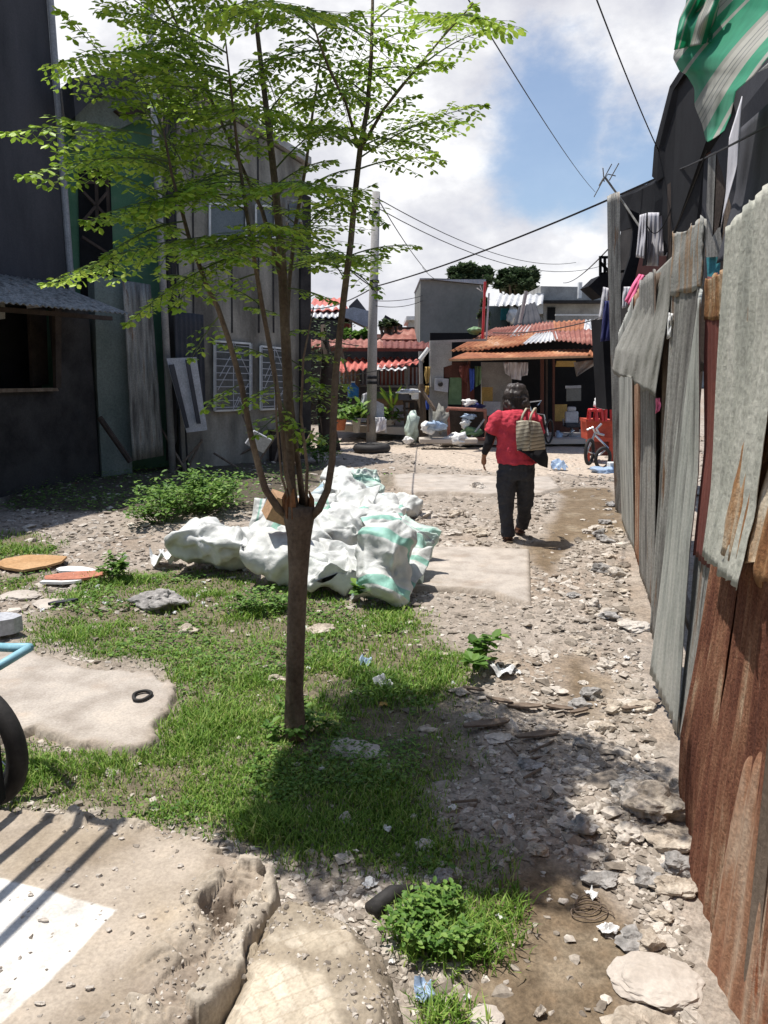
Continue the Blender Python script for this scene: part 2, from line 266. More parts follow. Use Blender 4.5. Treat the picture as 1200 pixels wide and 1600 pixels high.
MAT = dict(
 ground=M('ground', [(.3, (.62, .6, .58)), (.5, (1, 1, 1)), (.7, (1.25, 1.22, 1.2))], 14, .95, bump=.9, bscale=70, fine=.35, col=True, bdist=.012),
 step=M('worn_concrete', [(.3, (.7, .68, .66)), (.55, (1, 1, 1)), (.75, (1.2, 1.18, 1.15))], 5, .9, bump=.5, bscale=90, fine=.2, col=True, bdist=.006),
 concrete=M('pale_concrete', [(.3, (.36, .31, .26)), (.5, (.46, .41, .36)), (.7, (.55, .5, .44))], 1.6, .9, bump=.35, bscale=60, fine=.14, bdist=.005, blotch=((.27, .23, .19), 7, .64)),
 stone=M('rubble_stone', [(.2, (.19, .16, .13)), (.45, (.3, .26, .215)), (.65, (.39, .345, .295)), (.85, (.54, .49, .43))], 3, .92, bump=.6, bscale=60, island=.75, fine=.3, bdist=.006),
 rock=M('broken_concrete', [(.3, (.29, .235, .18)), (.5, (.43, .37, .3)), (.7, (.54, .48, .4))], 5, .92, bump=1, bscale=38, fine=.35, bdist=.012),
 rockgrey=M('grey_rubble', [(.3, (.2, .19, .18)), (.7, (.38, .36, .34))], 8, .95, bump=1, bscale=30, fine=.45, bdist=.015),
 grass=M('grass_blades', [(.1, (.085, .17, .022)), (.4, (.15, .29, .04)), (.72, (.27, .42, .07)), (.92, (.46, .47, .18))], 2.2, .6, bump=0, island=.8, fine=0, trans=.35, spec=.3),
 weed=M('weed_leaves', [(.1, (.06, .14, .022)), (.5, (.12, .24, .04)), (.9, (.24, .37, .08))], 2.5, .55, bump=0, island=.8, fine=0, trans=.35),
 leaf=M('moringa_leaves', [(.1, (.13, .22, .022)), (.5, (.3, .47, .05)), (.85, (.52, .66, .11))], 2.0, .5, bump=0, island=.6, fine=0, trans=.3, spec=.3),
 twig=plain('green_twigs', (.1, .14, .05), rough=.7, bump=.1),
 bark=M('tree_bark', [(.3, (.085, .06, .042)), (.5, (.15, .11, .08)), (.7, (.23, .18, .13))], 14, .9, bump=1, bscale=55, stretch=(1, 1, .3), fine=.3, bdist=.01),
 cutwood=M('cut_wood', [(.35, (.1, .035, .015)), (.65, (.32, .16, .07))], 14, .85, bump=.6, bscale=60, stretch=(1, 1, .2)),
 galv=M('galvanised_sheet', [(.34, (.1, .095, .09)), (.46, (.22, .215, .2)), (.58, (.34, .335, .31)), (.68, (.19, .12, .08))], 4, .65, .2, bump=.25, bscale=60, stretch=(2.6, 2.6, .3), fine=.28, blotch=((.17, .1, .06), 5, .62)),
 galvpale=M('pale_zinc_sheet', [(.36, (.2, .2, .185)), (.48, (.37, .38, .35)), (.62, (.5, .5, .46))], 4, .6, .15, bump=.2, bscale=70, stretch=(2, 2, .3), fine=.15, blotch=((.34, .17, .07), 4, .7)),
 cream=M('cream_painted_sheet', [(.3, (.27, .275, .24)), (.5, (.4, .4, .345)), (.7, (.5, .49, .43))], 3, .8, bump=.4, bscale=50, stretch=(2, 2, .5), fine=.3, blotch=((.28, .15, .07), 5, .68)),
 creamrust=M('cream_sheet_eaten_by_rust', [(.38, (.16, .065, .025)), (.5, (.3, .16, .07)), (.6, (.42, .33, .23)), (.7, (.5, .45, .36))], 5, .85, bump=.6, bscale=60, stretch=(2.2, 2.2, .4), fine=.3),
 rust=M('red_rust_sheet', [(.3, (.1, .04, .028)), (.46, (.165, .07, .044)), (.58, (.25, .125, .075)), (.68, (.38, .27, .18))], 4.5, .9, bump=.6, bscale=110, stretch=(2.2, 2.2, .5), fine=.5, spec=.1, blotch=((.48, .34, .23), 9, .66)),
 galvrust=M('rust_streaked_zinc', [(.36, (.26, .12, .05)), (.46, (.34, .24, .16)), (.54, (.3, .3, .28)), (.7, (.42, .42, .4))], 6, .75, .1, bump=.4, bscale=70, stretch=(3, 3, .25), fine=.25),
 rustpale=M('pale_rusting_sheet', [(.34, (.2, .08, .045)), (.48, (.32, .17, .1)), (.6, (.44, .32, .23)), (.7, (.24, .1, .06))], 4, .85, bump=.5, bscale=70, stretch=(2.4, 2.4, .3), fine=.3, blotch=((.26, .09, .04), 5, .6)),
 oxide=M('oxide_painted_metal', [(.3, (.12, .035, .03)), (.7, (.19, .06, .045))], 4, .75, bump=.2, stretch=(1, 1, .3), fine=.15),
 orange=M('orange_rusted_roof', [(.3, (.17, .055, .03)), (.5, (.34, .13, .06)), (.62, (.48, .25, .13)), (.72, (.55, .46, .4))], 1.6, .8, bump=.3, fine=.25, stretch=(1, .5, 1)),
 redroof=M('rusty_red_roof', [(.3, (.17, .06, .045)), (.5, (.26, .095, .07)), (.64, (.36, .18, .14)), (.74, (.5, .43, .4))], 1.8, .8, bump=.3, fine=.25),
 zincroof=M('zinc_roof', [(.3, (.42, .42, .42)), (.7, (.62, .61, .6))], 3, .5, .2, bump=.2, fine=.15, blotch=((.34, .14, .08), 2, .62)),
 darkwall=M('near_black_wall', [(.35, (.02, .018, .018)), (.6, (.05, .046, .045))], 2, .9, bump=.3, fine=.2, blotch=((.09, .09, .085), 6, .7)),  # near-black wall tone with scattered paler blotches
 charcoal=M('charcoal_wall', [(.35, (.04, .04, .045)), (.65, (.07, .068, .075))], 1.2, .9, bump=.3, fine=.12, stretch=(1.5, 1.5, .4)),
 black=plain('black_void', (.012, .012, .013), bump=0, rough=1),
 greenwall=M('green_plaster', [(.3, (.06, .14, .085)), (.5, (.09, .2, .12)), (.7, (.14, .24, .16))], 1.5, .9, bump=.2, fine=.1),
 palegreen=M('pale_green_render', [(.3, (.12, .15, .135)), (.7, (.22, .25, .23))], 2.5, .9, bump=.2, stretch=(1, 1, .5)),
 render=M('grey_rendered_wall', [(.36, (.12, .11, .095)), (.5, (.26, .24, .205)), (.66, (.4, .37, .32))], 1.5, .9, bump=.35, bscale=30, stretch=(1.4, 1.4, .35), fine=.15),
 greyblock=M('grey_cement_wall', [(.3, (.15, .155, .14)), (.5, (.21, .21, .19)), (.7, (.27, .265, .24))], .8, .9, bump=.3, bscale=12, fine=.1),
 farconc=M('stained_concrete', [(.3, (.2, .19, .18)), (.5, (.33, .32, .3)), (.7, (.46, .45, .43))], 1.6, .9, bump=.3, fine=.2),
 wood=M('weathered_wood', [(.3, (.1, .07, .05)), (.7, (.22, .17, .13))], 4, .85, bump=.5, stretch=(3, 3, .3), fine=.25),
 darkwood=M('dark_wood', [(.3, (.035, .025, .02)), (.7, (.075, .055, .045))], 4, .85, bump=.4, fine=.25),
 brown=M('brown_boards', [(.3, (.075, .03, .02)), (.7, (.14, .06, .045))], 3, .8, bump=.3, fine=.25, stretch=(2, 2, .4)),
 redwood=M('red_painted_wood', [(.3, (.33, .045, .025)), (.7, (.52, .09, .05))], 4, .6, bump=.2, fine=.2),
 redpl=plain('red_plastic', (.55, .02, .025), rough=.35, bump=0, fine=.05, spec=.5),
 white=plain('white_paint', (.72, .72, .7), rough=.6, bump=.1, fine=.06),
 whitecloth=M('white_cloth', C1((.72, .71, .75), .9, 1.1), 5, .9, bump=.2, fine=.06, trans=.25),
 greycloth=M('grey_dirty_cloth', [(.3, (.12, .12, .1)), (.5, (.24, .235, .21)), (.7, (.32, .315, .285))], 3, .95, bump=.6, bscale=50, fine=.2, bdist=.01, blotch=((.07, .065, .055), 7, .64)),
 slategrey=M('slate_tarp', [(.3, (.04, .042, .05)), (.7, (.08, .08, .09))], 2, .85, spec=.15, bump=.2, fine=.15, stretch=(1, 1, .4)),
 blacktarp=M('black_tarp', [(.3, (.012, .0125, .015)), (.7, (.024, .025, .029))], 2, .9, spec=.1, bump=.25, fine=.15),
 greypole=M('concrete_pole', [(.3, (.25, .24, .23)), (.7, (.4, .38, .36))], 4, .85, bump=.3, stretch=(1, 1, .3)),
 rubber=M('black_rubber', C1((.028, .026, .025), .7, 1.4), 8, .7, bump=.25, fine=.25),
 chrome=plain('worn_chrome', (.55, .56, .58), rough=.3, metal=.9, bump=.05),
 bluepaint=M('light_blue_paint', [(.3, (.2, .42, .52)), (.7, (.32, .55, .64))], 6, .5, bump=.1, fine=.12, blotch=((.3, .2, .14), 9, .72)),
 bluepl=M('blue_plastic', C1((.06, .25, .6)), 5, .4, bump=0, fine=.1, trans=.2),
 navy=plain('navy_cloth', (.025, .03, .12)), blue=plain('blue_cloth', (.06, .12, .5)), teal=plain('teal_paint', (.06, .3, .35)),
 pink=plain('pink_cloth', (.75, .16, .3)), redcl=plain('red_cloth', (.5, .03, .05)), yellow=plain('yellow_board', (.45, .3, .1)),
 greenpanel=M('green_painted_panel', [(.3, (.12, .2, .1)), (.7, (.2, .32, .17))], 8, .7, bump=.1, fine=.15),
 redpaint=M('faded_red_sheet', [(.3, (.4, .09, .07)), (.7, (.58, .2, .16))], 3, .7, bump=.2, fine=.2),
 pvc=plain('grey_pipe', (.3, .3, .31), rough=.5), cable=plain('cable', (.02, .02, .022), bump=0, rough=.6),
 shirt=M('red_shirt_cloth', C1((.54, .05, .075), .85, 1.15), 8, .9, bump=.25, bscale=60, fine=.08),
 trouser=M('charcoal_trousers_cloth', C1((.035, .036, .042), .8, 1.3), 8, .85, bump=.3, bscale=60, fine=.1),
 sleeve=plain('black_sleeve_cloth', (.012, .011, .014), rough=.8), skin=plain('brown_skin', (.33, .16, .09), rough=.55, bump=.05, fine=.05),
 hair=M('dark_hair', C1((.034, .025, .021), .6, 1.8), 20, .5, bump=.35, bscale=40, stretch=(3, 3, .5), fine=.3, spec=.5),
 sandal=plain('brown_leather', (.1, .05, .035), rough=.6), terracotta=plain('terracotta', (.4, .14, .07)),
 paper=M('white_scrap', C1((.75, .75, .74), .9, 1.1), 9, .7, bump=.2, fine=.06), bluetrash=plain('blue_wrapper', (.33, .43, .58), rough=.4),
 mudboard=M('mud_board', [(.3, (.36, .2, .09)), (.7, (.5, .32, .17))], 3, .9, bump=.4), redclay=M('red_clay_tile', C1((.42, .17, .11)), 5, .85, bump=.4),
 clearsheet=M('grey_plastic_film', C1((.35, .33, .31)), 4, .4, bump=.2, trans=.35), cardboard=M('cardboard', C1((.42, .26, .15)), 6, .9, bump=.2),
 glass=plain('dusty_window_glass', (.1, .11, .115), rough=.25, bump=.05, spec=.6), greyboard=plain('pale_board', (.42, .43, .46), rough=.6),
 darkgreenleaf=M('far_tree_leaves', [(.15, (.03, .055, .022)), (.5, (.07, .11, .05)), (.85, (.14, .19, .1))], 1.5, .6, bump=0, island=.7, fine=0, trans=.2),
)
def sackmat(name, base, band, pos, wid, ang=0., text=None, axis=1, extra=None):
    m = bpy.data.materials.new(name); m.use_nodes = True; N = m.node_tree.nodes; L = m.node_tree.links; b = N['Principled BSDF']
    t = N.new('ShaderNodeTexCoord'); mp = N.new('ShaderNodeMapping'); mp.inputs['Rotation'].default_value = (0, 0, ang); sp = N.new('ShaderNodeSeparateXYZ'); L.new(t.outputs['UV'], mp.inputs[0]); L.new(mp.outputs[0], sp.inputs[0])
    rp = N.new('ShaderNodeValToRGB'); rp.color_ramp.interpolation = 'LINEAR'; e = rp.color_ramp.elements
    st = [(0, base), (pos-.01, base), (pos, band), (pos+wid, band), (pos+wid+.01, base)]
    if extra: st += [(extra-.01, base), (extra, band), (extra+.1, band), (extra+.11, base)]
    if text: st += [(text-.02, base), (text-.015, (.4, .42, .42)), (text, (.62, .64, .62)), (text+.03, (.42, .44, .44)), (text+.035, base)]
    while len(e) < len(st): e.new(.5)
    for i, (p, cl) in enumerate(st): e[i].position = p; e[i].color = (*cl, 1)
    L.new(sp.outputs[axis], rp.inputs[0])
    n2 = N.new('ShaderNodeTexNoise'); n2.inputs['Scale'].default_value = 7; n2.inputs['Detail'].default_value = 8; L.new(t.outputs['Object'], n2.inputs[0])
    mr = N.new('ShaderNodeMapRange'); mr.inputs[1].default_value = .3; mr.inputs[2].default_value = .7; mr.inputs[3].default_value = .58; mr.inputs[4].default_value = 1.1; L.new(n2.outputs[0], mr.inputs[0])
    x = N.new('ShaderNodeMix'); x.data_type = 'RGBA'; x.blend_type = 'MULTIPLY'; x.inputs[0].default_value = 1; L.new(rp.outputs[0], x.inputs[6]); L.new(mr.outputs[0], x.inputs[7])
    L.new(x.outputs[2], b.inputs['Base Color']); b.inputs['Roughness'].default_value = .6
    n3 = N.new('ShaderNodeTexNoise'); n3.inputs['Scale'].default_value = 11; n3.inputs['Detail'].default_value = 5; n3.inputs['Distortion'].default_value = 1.5; L.new(t.outputs['Object'], n3.inputs[0])
    bp = N.new('ShaderNodeBump'); bp.inputs['Strength'].default_value = .35; bp.inputs['Distance'].default_value = .02; L.new(n3.outputs[0], bp.inputs['Height']); L.new(bp.outputs[0], b.inputs['Normal'])
    return m
WH = (.66, .67, .64)
SACKM = [sackmat('white_woven_sack', WH, (.62, .64, .6), .3, .1), sackmat('white_sack_green_stripe', WH, (.28, .5, .4), .2, .05, 0, None, 0, .6), sackmat('white_sack_green_end', WH, (.3, .57, .47), .16, .12, .12, .5, 1, .74),
         sackmat('pale_green_sack', (.58, .7, .62), (.36, .6, .5), .45, .18, -.3, .75), sackmat('pale_blue_sack', (.55, .64, .68), (.3, .45, .55), .55, .12, .1)]
# ---------------------------------------------------------------- ground
def gp(poly, z=0.): return [tuple(G(px, py, z))[:2] for px, py in poly]
PX_SLABS = dict(left=[(-260, 1010), (0, 1012), (60, 1018), (140, 1042), (235, 1046), (270, 1066), (276, 1092), (245, 1128), (232, 1158), (205, 1168), (120, 1160), (55, 1135), (0, 1150), (-260, 1170)],
 middle=[(600, 872), (655, 853), (745, 853), (828, 857), (831, 941), (806, 938), (770, 924), (742, 921), (715, 918), (660, 917), (600, 915)],
 upper=[(614, 742), (640, 739), (720, 741), (790, 744), (860, 744), (876, 760), (846, 770), (800, 769), (760, 772), (700, 768), (640, 769), (618, 760)])
SLABS = {k: gp(v, .03) for k, v in PX_SLABS.items()}
YARD = gp([(470, 688), (560, 690), (600, 693), (680, 700), (740, 697), (800, 688), (965, 686), (1010, 700), (1000, 742), (930, 745), (880, 741), (840, 746), (760, 738), (700, 728), (650, 722), (640, 712), (560, 706), (470, 700)])
MUD = [gp([(670, 1600), (700, 1500), (740, 1400), (850, 1350), (950, 1390), (1010, 1440), (1020, 1500), (980, 1560), (1020, 1750), (670, 1750)]), gp([(850, 1010), (930, 1020), (960, 1060), (930, 1120), (860, 1100)]), gp([(880, 760), (960, 760), (990, 830), (900, 850), (860, 900), (820, 880)])]
GRASS = [gp([(-300, 1175), (0, 1155), (60, 1140), (120, 1165), (205, 1172), (235, 1160), (250, 1128), (278, 1092), (272, 1064), (235, 1044), (140, 1038), (60, 1010), (40, 985), (80, 940), (140, 905), (200, 893), (330, 888), (420, 905), (500, 925), (560, 950), (640, 950), (690, 985), (740, 1040), (735, 1090), (715, 1160), (690, 1250), (735, 1330), (700, 1370), (600, 1380), (520, 1375), (440, 1370), (380, 1320), (300, 1292), (200, 1272), (100, 1252), (-300, 1235)]),
 gp([(-200, 830), (60, 832), (110, 850), (100, 868), (0, 872), (-200, 880)]), gp([(605, 1390), (650, 1370), (720, 1385), (745, 1430), (735, 1480), (700, 1520), (640, 1500), (610, 1440)]),
 gp([(-100, 900), (60, 895), (80, 925), (20, 940), (-100, 940)]), gp([(580, 745), (620, 742), (625, 760), (590, 762)]), gp([(640, 1560), (700, 1560), (720, 1610), (650, 1660)])]
WEED = [gp([(90, 700), (300, 690), (470, 715), (520, 735), (480, 770), (400, 800), (240, 800), (100, 800), (0, 800), (0, 770)])]
def masks(x, y):
    w = fbm(x*2.1, y*2.1, 11, 4)*.22
    g = np.full(x.shape, -9.)
    for p in GRASS: g = np.maximum(g, sdf(x, y, p))
    wd = sdf(x, y, WEED[0]); m = np.full(x.shape, -9.)
    for p in MUD: m = np.maximum(m, sdf(x, y, p))
    yd = sdf(x, y, YARD); sl = np.full(x.shape, -9.)
    for p in SLABS.values(): sl = np.maximum(sl, sdf(x, y, p))
    return g+w, wd+w, m+w*.8, yd+w*.8, sl
def ghf(x, y, ms=None):
    g, wd, m, yd, sl = ms or masks(x, y)
    h = fbm(x*.8, y*.8, 3, 3)*.03
    rough = sstep(-.1, .15, -m)*sstep(-.3, .2, -yd)
    h = h + rough*(fbm(x*4, y*4, 5, 3)*.035 + np.abs(fbm(x*13, y*13, 6, 3))*.02) + fbm(x*9, y*9, 8, 3)*.006
    return h*(1-sstep(-.12, .05, sl)) - .012*sstep(-.03, .04, sl) - .01
def gz(x, y): return float(ghf(np.array([float(x)]), np.array([float(y)]))[0])
def GG(px, py): v = G(px, py); v.z = gz(v.x, v.y); return v
def ground():
    ys = [1.0]
    while ys[-1] < 26: ys.append(ys[-1] + max(.0075*ys[-1], .016)*1.0)
    ys = [-60, -20, -5, -1, 0, .5, .8] + ys
    while ys[-1] < 420: ys.append(ys[-1]*1.12)
    a = np.linspace(-.66, .62, 400); a = np.concatenate([[-40, -12, -5, -2.6, -1.6, -1, -.8], a, [.8, 1, 1.6, 2.6, 5, 12, 40]])
    Y = np.array(ys)[:, None]*np.ones(len(a)); X = a[None, :]*np.maximum(Y*.88+.35, 1.2)
    x, y = X.ravel(), Y.ravel(); ms = masks(x, y); g, wd, m, yd, sl = ms; z = ghf(x, y, ms)
    z = np.where((np.abs(x) > 30) | (y > 45) | (y < .5), -.02, z)
    def mix(c, k, d): k = k[:, None]; return c*(1-k)+np.array(d)*k
    c = np.ones((len(x), 3))*np.array((.31, .265, .22)); v = fbm(x*3, y*3, 21, 5)
    c = mix(c, sstep(-.1, .5, v)*.8, (.38, .33, .28)); c = mix(c, sstep(0, .6, fbm(x*1.2, y*1.2, 23, 4))*.6, (.27, .205, .15))
    c = mix(c, sstep(-.15, .2, g)*.9, (.15, .125, .08)); c = mix(c, sstep(-.2, .2, wd), (.09, .075, .055))
    c = mix(c, sstep(-.05, .12, m), (.17, .125, .08)); c = mix(c, sstep(-.15, .25, m)*sstep(.1, .5, fbm(x*5, y*5, 31, 4)), (.25, .2, .14))
    c = mix(c, sstep(-.2, .3, yd)*.95, (.47, .395, .32))
    nx = len(a); i = np.arange(len(ys)-1)[:, None]*nx + np.arange(nx-1)[None]; i = i.ravel()
    F = np.stack([i, i+1, i+nx+1, i+nx], 1)
    o = link('ground', np.stack([x, y, z], 1), F, MAT['ground'], smooth=True, col=np.concatenate([c, np.ones((len(x), 1))], 1)); o['kind'] = 'structure'
ground()
def terr(name, poly, top, step, mat, colf, hf, margin=.1, edge=.05, drop=-.06, kind='structure'):
    xs = [p[0] for p in poly]; ysn = [p[1] for p in poly]
    x0, x1, y0, y1 = min(xs)-margin, max(xs)+margin, min(ysn)-margin, max(ysn)+margin
    nx, ny = int((x1-x0)/step)+1, int((y1-y0)/step)+1
    X, Y = np.meshgrid(np.linspace(x0, x1, nx), np.linspace(y0, y1, ny)); x, y = X.ravel(), Y.ravel()
    d = sdf(x, y, poly); z = hf(x, y, d); c = colf(x, y, d)
    i = (np.arange(ny-1)[:, None]*nx + np.arange(nx-1)[None]).ravel(); F = np.stack([i, i+1, i+nx+1, i+nx], 1)
    F = F[(z[F].max(1) > drop)]
    u = np.unique(F); rm = np.full(len(x), -1); rm[u] = np.arange(len(u))
    o = link(name, np.stack([x, y, z], 1)[u], rm[F], mat, smooth=True, col=np.concatenate([c, np.ones((len(x), 1))], 1)[u])
    if kind: o['kind'] = kind
    return o
def mixc(c, k, d): k = np.clip(k, 0, 1)[:, None]; return c*(1-k)+np.array(d)*k
def slabcol(x, y, d):
    c = np.ones((len(x), 3))*np.array((.41, .365, .32)); c = mixc(c, sstep(-.1, .6, fbm(x*2, y*2, 41, 4))*.6, (.48, .42, .36))
    c = mixc(c, sstep(.1, .6, fbm(x*6, y*6, 43, 4))*.5, (.36, .29, .23)); return mixc(c, sstep(.06, 0, d)*.7, (.3, .25, .2))
for k, p in SLABS.items():
    st = dict(left=.012, middle=.02, upper=.035)[k]; w = 0 if k == 'middle' else .07
    terr('concrete_path', p, .03, st, MAT['step'], slabcol, lambda x, y, d: -.05 + .08*sstep(-.012-.1*w, .012, d+fbm(x*7, y*7, 51, 5)*w*.8+facets(x*11, y*11, 33)[0]*w*.45) + fbm(x*2.5, y*2.5, 47, 4)*.003, drop=-.045)
# raised worn step in the foreground with its white painted square, and the broken lump of old mosaic beside it
TOPZ = .17
STEP = gp([(-420, 1245), (0, 1262), (60, 1263), (120, 1270), (210, 1283), (300, 1300), (352, 1318), (400, 1335), (432, 1368), (430, 1408), (402, 1450), (380, 1500), (345, 1540), (322, 1575), (300, 1625), (270, 1720), (-420, 1760)], TOPZ)
INNER = gp([(-420, 1262), (0, 1275), (200, 1298), (300, 1315), (335, 1322), (312, 1372), (292, 1400), (262, 1448), (215, 1495), (190, 1535), (180, 1570), (120, 1610), (60, 1720), (-420, 1760)], TOPZ)
PAINT = gp([(-420, 1290), (0, 1372), (182, 1422), (80, 1530), (0, 1600), (-420, 1900)], TOPZ)
def step_h(x, y, d):
    dj = d + fbm(x*7, y*7, 61, 4)*.035; di = sdf(x, y, INNER)
    f1, e1 = facets(x*9+fbm(x*6, y*6, 62, 2), y*9, 5); f2, e2 = facets(x*24, y*24, 9)
    dj = dj + f1*.03; z = TOPZ*np.power(np.clip(dj/.02, 0, 1), .5)*.999
    out = sstep(.03, -.05, di)
    z = z - out*.02*sstep(-.02, -.2, di) + out*(f1*.042 + f2*.009 - .012*sstep(.1, 0, e1) + fbm(x*7, y*7, 63, 5)*.02 + .012 - np.abs(fbm(x*5+3, y*5, 64, 3))*.03 - .02*sstep(.04, .0, np.abs(fbm(x*4, y*7, 67, 3))) - .006*sstep(.03, .0, np.abs(fbm(x*14, y*14, 69, 4))) + fbm(x*45, y*45, 68, 3)*.006)*sstep(0, .04, dj) + fbm(x*3, y*3, 65, 3)*.006
    hole = np.hypot(x-HOLE[0], (y-HOLE[1])*.8); z = z - .05*sstep(.075, .02, hole+fbm(x*20, y*20, 66, 3)*.03)
    return np.where(dj < 0, -.08, z)
HOLE = gp([(345, 1432)], .14)[0]
def step_c(x, y, d):
    di = sdf(x, y, INNER); dp = sdf(x, y, PAINT)
    c = np.ones((len(x), 3))*np.array((.4, .34, .275)); v = fbm(x*2.2, y*2.2, 71, 5)
    c = mixc(c, sstep(-.05, .35, v)*.75, (.28, .225, .16)); c = mixc(c, sstep(.05, -.03, di), (.38, .32, .25)); f1, e1 = facets(x*9+fbm(x*6, y*6, 62, 2), y*9, 5); c = mixc(c, sstep(.02, -.04, di)*sstep(.1, -.4, f1)*.6, (.24, .19, .15)); c = mixc(c, sstep(.02, -.04, di)*sstep(.1, .5, f1)*.6, (.44, .39, .32))
    return mixc(c, sstep(-.004, .004, dp + fbm(x*40, y*40, 77, 2)*.004)*(1-.35*sstep(.1, .5, fbm(x*5, y*5, 75, 4))), (.66, .64, .6))
terr('pavement', STEP, TOPZ, .006, MAT['step'], step_c, step_h, edge=.04, drop=-.07)
MOS = gp([(392, 1440), (425, 1402), (455, 1388), (500, 1398), (560, 1432), (600, 1470), (622, 1520), (634, 1570), (640, 1640), (645, 1800), (300, 1800), (318, 1640), (340, 1575), (365, 1500)], .15)
TIL1 = gp([(420, 1462), (470, 1442), (540, 1455), (562, 1475), (545, 1500), (480, 1492), (425, 1482)], .165); TIL2 = gp([(330, 1560), (395, 1500), (450, 1494), (510, 1520), (540, 1570), (545, 1800), (280, 1800)], .165)
def mos_h(x, y, d):
    dj = d + fbm(x*6, y*6, 81, 4)*.025; f1, e1 = facets(x*14, y*14, 15); dj = dj + f1*.02; z = .165*np.power(np.clip(dj/.07, 0, 1), .42) + f1*.008*sstep(.12, .02, dj) + (fbm(x*12, y*12, 83, 4)*.014 + fbm(x*50, y*50, 84, 3)*.008*sstep(.02, -.02, np.maximum(sdf(x, y, TIL1), sdf(x, y, TIL2))))*sstep(0, .05, dj)
    return np.where(dj < 0, -.08, z)
def mos_c(x, y, d):
    c = np.ones((len(x), 3))*np.array((.33, .275, .205)); c = mixc(c, sstep(-.1, .4, fbm(x*6, y*6, 85, 5))*.7, (.22, .185, .14)); c = mixc(c, sstep(.1, .5, fbm(x*11, y*11, 87, 4))*.5, (.42, .36, .28))
    t = np.maximum(sdf(x, y, TIL1), sdf(x, y, TIL2)) + fbm(x*9, y*9, 89, 4)*.05
    ca, sa = math.cos(.5), math.sin(.5); u = (x*ca+y*sa)/.046 + fbm(x*9, y*9, 90, 2)*.22; v = (-x*sa+y*ca)/.046 + fbm(x*9, y*9, 95, 2)*.22; lu = np.minimum(u-np.floor(u), 1-(u-np.floor(u))); lv = np.minimum(v-np.floor(v), 1-(v-np.floor(v)))
    tint = hsh(np.floor(u), np.floor(v), 3)[:, None]*.08; tc_ = np.array((.5, .43, .33))+tint
    tc_ = np.where((np.minimum(lu, lv) < .05)[:, None], np.array((.42, .355, .27)), tc_); k = sstep(-.01, .03, t)[:, None]*.92
    return c*(1-k)+tc_*k
terr('mosaic_pavement', MOS, .13, .005, MAT['step'], mos_c, mos_h, drop=-.07)
# ---------------------------------------------------------------- rubble, grass and weeds (nobody could count these)
def instances(name, variants, pos, scl, rot, mat, label, cat, smooth=False, tilt=.35):
    Vs = []; Fs = []; n = 0; n_v = len(variants); pick = RNG.integers(0, n_v, len(pos))
    for k, (v, f) in enumerate(variants):
        idx = np.where(pick == k)[0]
        if not len(idx): continue
        v = np.array(v); f = np.array(f); a = rot[idx]; ca, sa = np.cos(a), np.sin(a); t = (RNG.random(len(idx))-.5)*2*tilt
        x = v[None, :, 0]*scl[idx, 0:1]; y = v[None, :, 1]*scl[idx, 1:2]; z = v[None, :, 2]*scl[idx, 2:3]
        z, x = z*np.cos(t)[:, None]+x*np.sin(t)[:, None], x*np.cos(t)[:, None]-z*np.sin(t)[:, None]
        X = x*ca[:, None]-y*sa[:, None]+pos[idx, 0:1]; Yy = x*sa[:, None]+y*ca[:, None]+pos[idx, 1:2]; Z = z+pos[idx, 2:3]
        Vs.append(np.stack([X, Yy, Z], 2).reshape(-1, 3)); Fs.append((f[None]+(np.arange(len(idx))*len(v))[:, None, None]+n).reshape(-1, f.shape[1])); n += len(idx)*len(v)
    o = link(name, np.concatenate(Vs), np.concatenate(Fs), mat, smooth=smooth)
    return tag(o, label, cat, kind='stuff')
def stonevars(n, sub=1, nz=.5):
    r = []
    for k in range(n): m = MB().ico((0, 0, 0), 1, sub, nz, 1.1, (1, 1, 1), seed=k+3); r.append((m.V, m.F))
    return r
def scatter(n, y0, y1, a0=-.62, a1=.6, pw=1.3):
    u = RNG.random(n); p = 1-pw; y = (y0**p + u*(y1**p-y0**p))**(1/p); a = a0+(a1-a0)*RNG.random(n); return a*(y*.88+.35), y
FL = ((.384), .27)
def onland(x, y, pad=.0): return (x < .384+.27*y-.02-pad) | (y > 9.6)
def rubble():
    x, y = scatter(52000, 1.5, 19); g, wd, m, yd, sl = masks(x, y)
    pr = np.ones(len(x)); pr *= np.where(sl > 0, .03, 1); pr *= np.where(yd > .1, .1, 1); pr *= np.where(g > 0, .18, 1); pr *= np.where(m > 0, .05, 1); pr *= np.where(wd > 0, .3, 1)
    nearf = sstep(1.0, .1, .384+.27*y-x)*.8; pr *= .5 + nearf + .8*sstep(-.1, .4, fbm(x*1.5, y*1.5, 99, 3))
    pr *= np.where(sdf(x, y, STEP) > -.03, 0, 1)*np.where(sdf(x, y, MOS) > -.05, 0, 1)
    k = (RNG.random(len(x)) < pr) & onland(x, y); x, y, nf = x[k], y[k], nearf[k]; n = len(x)
    s = (.0055+.007*RNG.lognormal(0, .62, n)*(1+.35*nf))*np.clip(y/4.5, .8, 1.7); s = np.minimum(s, .075); z = ghf(x, y)
    sc = np.stack([s*(.8+.6*RNG.random(n)), s*(.7+.4*RNG.random(n)), s*(.28+.4*RNG.random(n))], 1)
    instances('gravel', stonevars(10), np.stack([x, y, z+sc[:, 2]*.12], 1), sc, RNG.random(n)*6.3, MAT['stone'], 'broken stones and concrete chips covering the dirt path', 'rubble')
rubble()
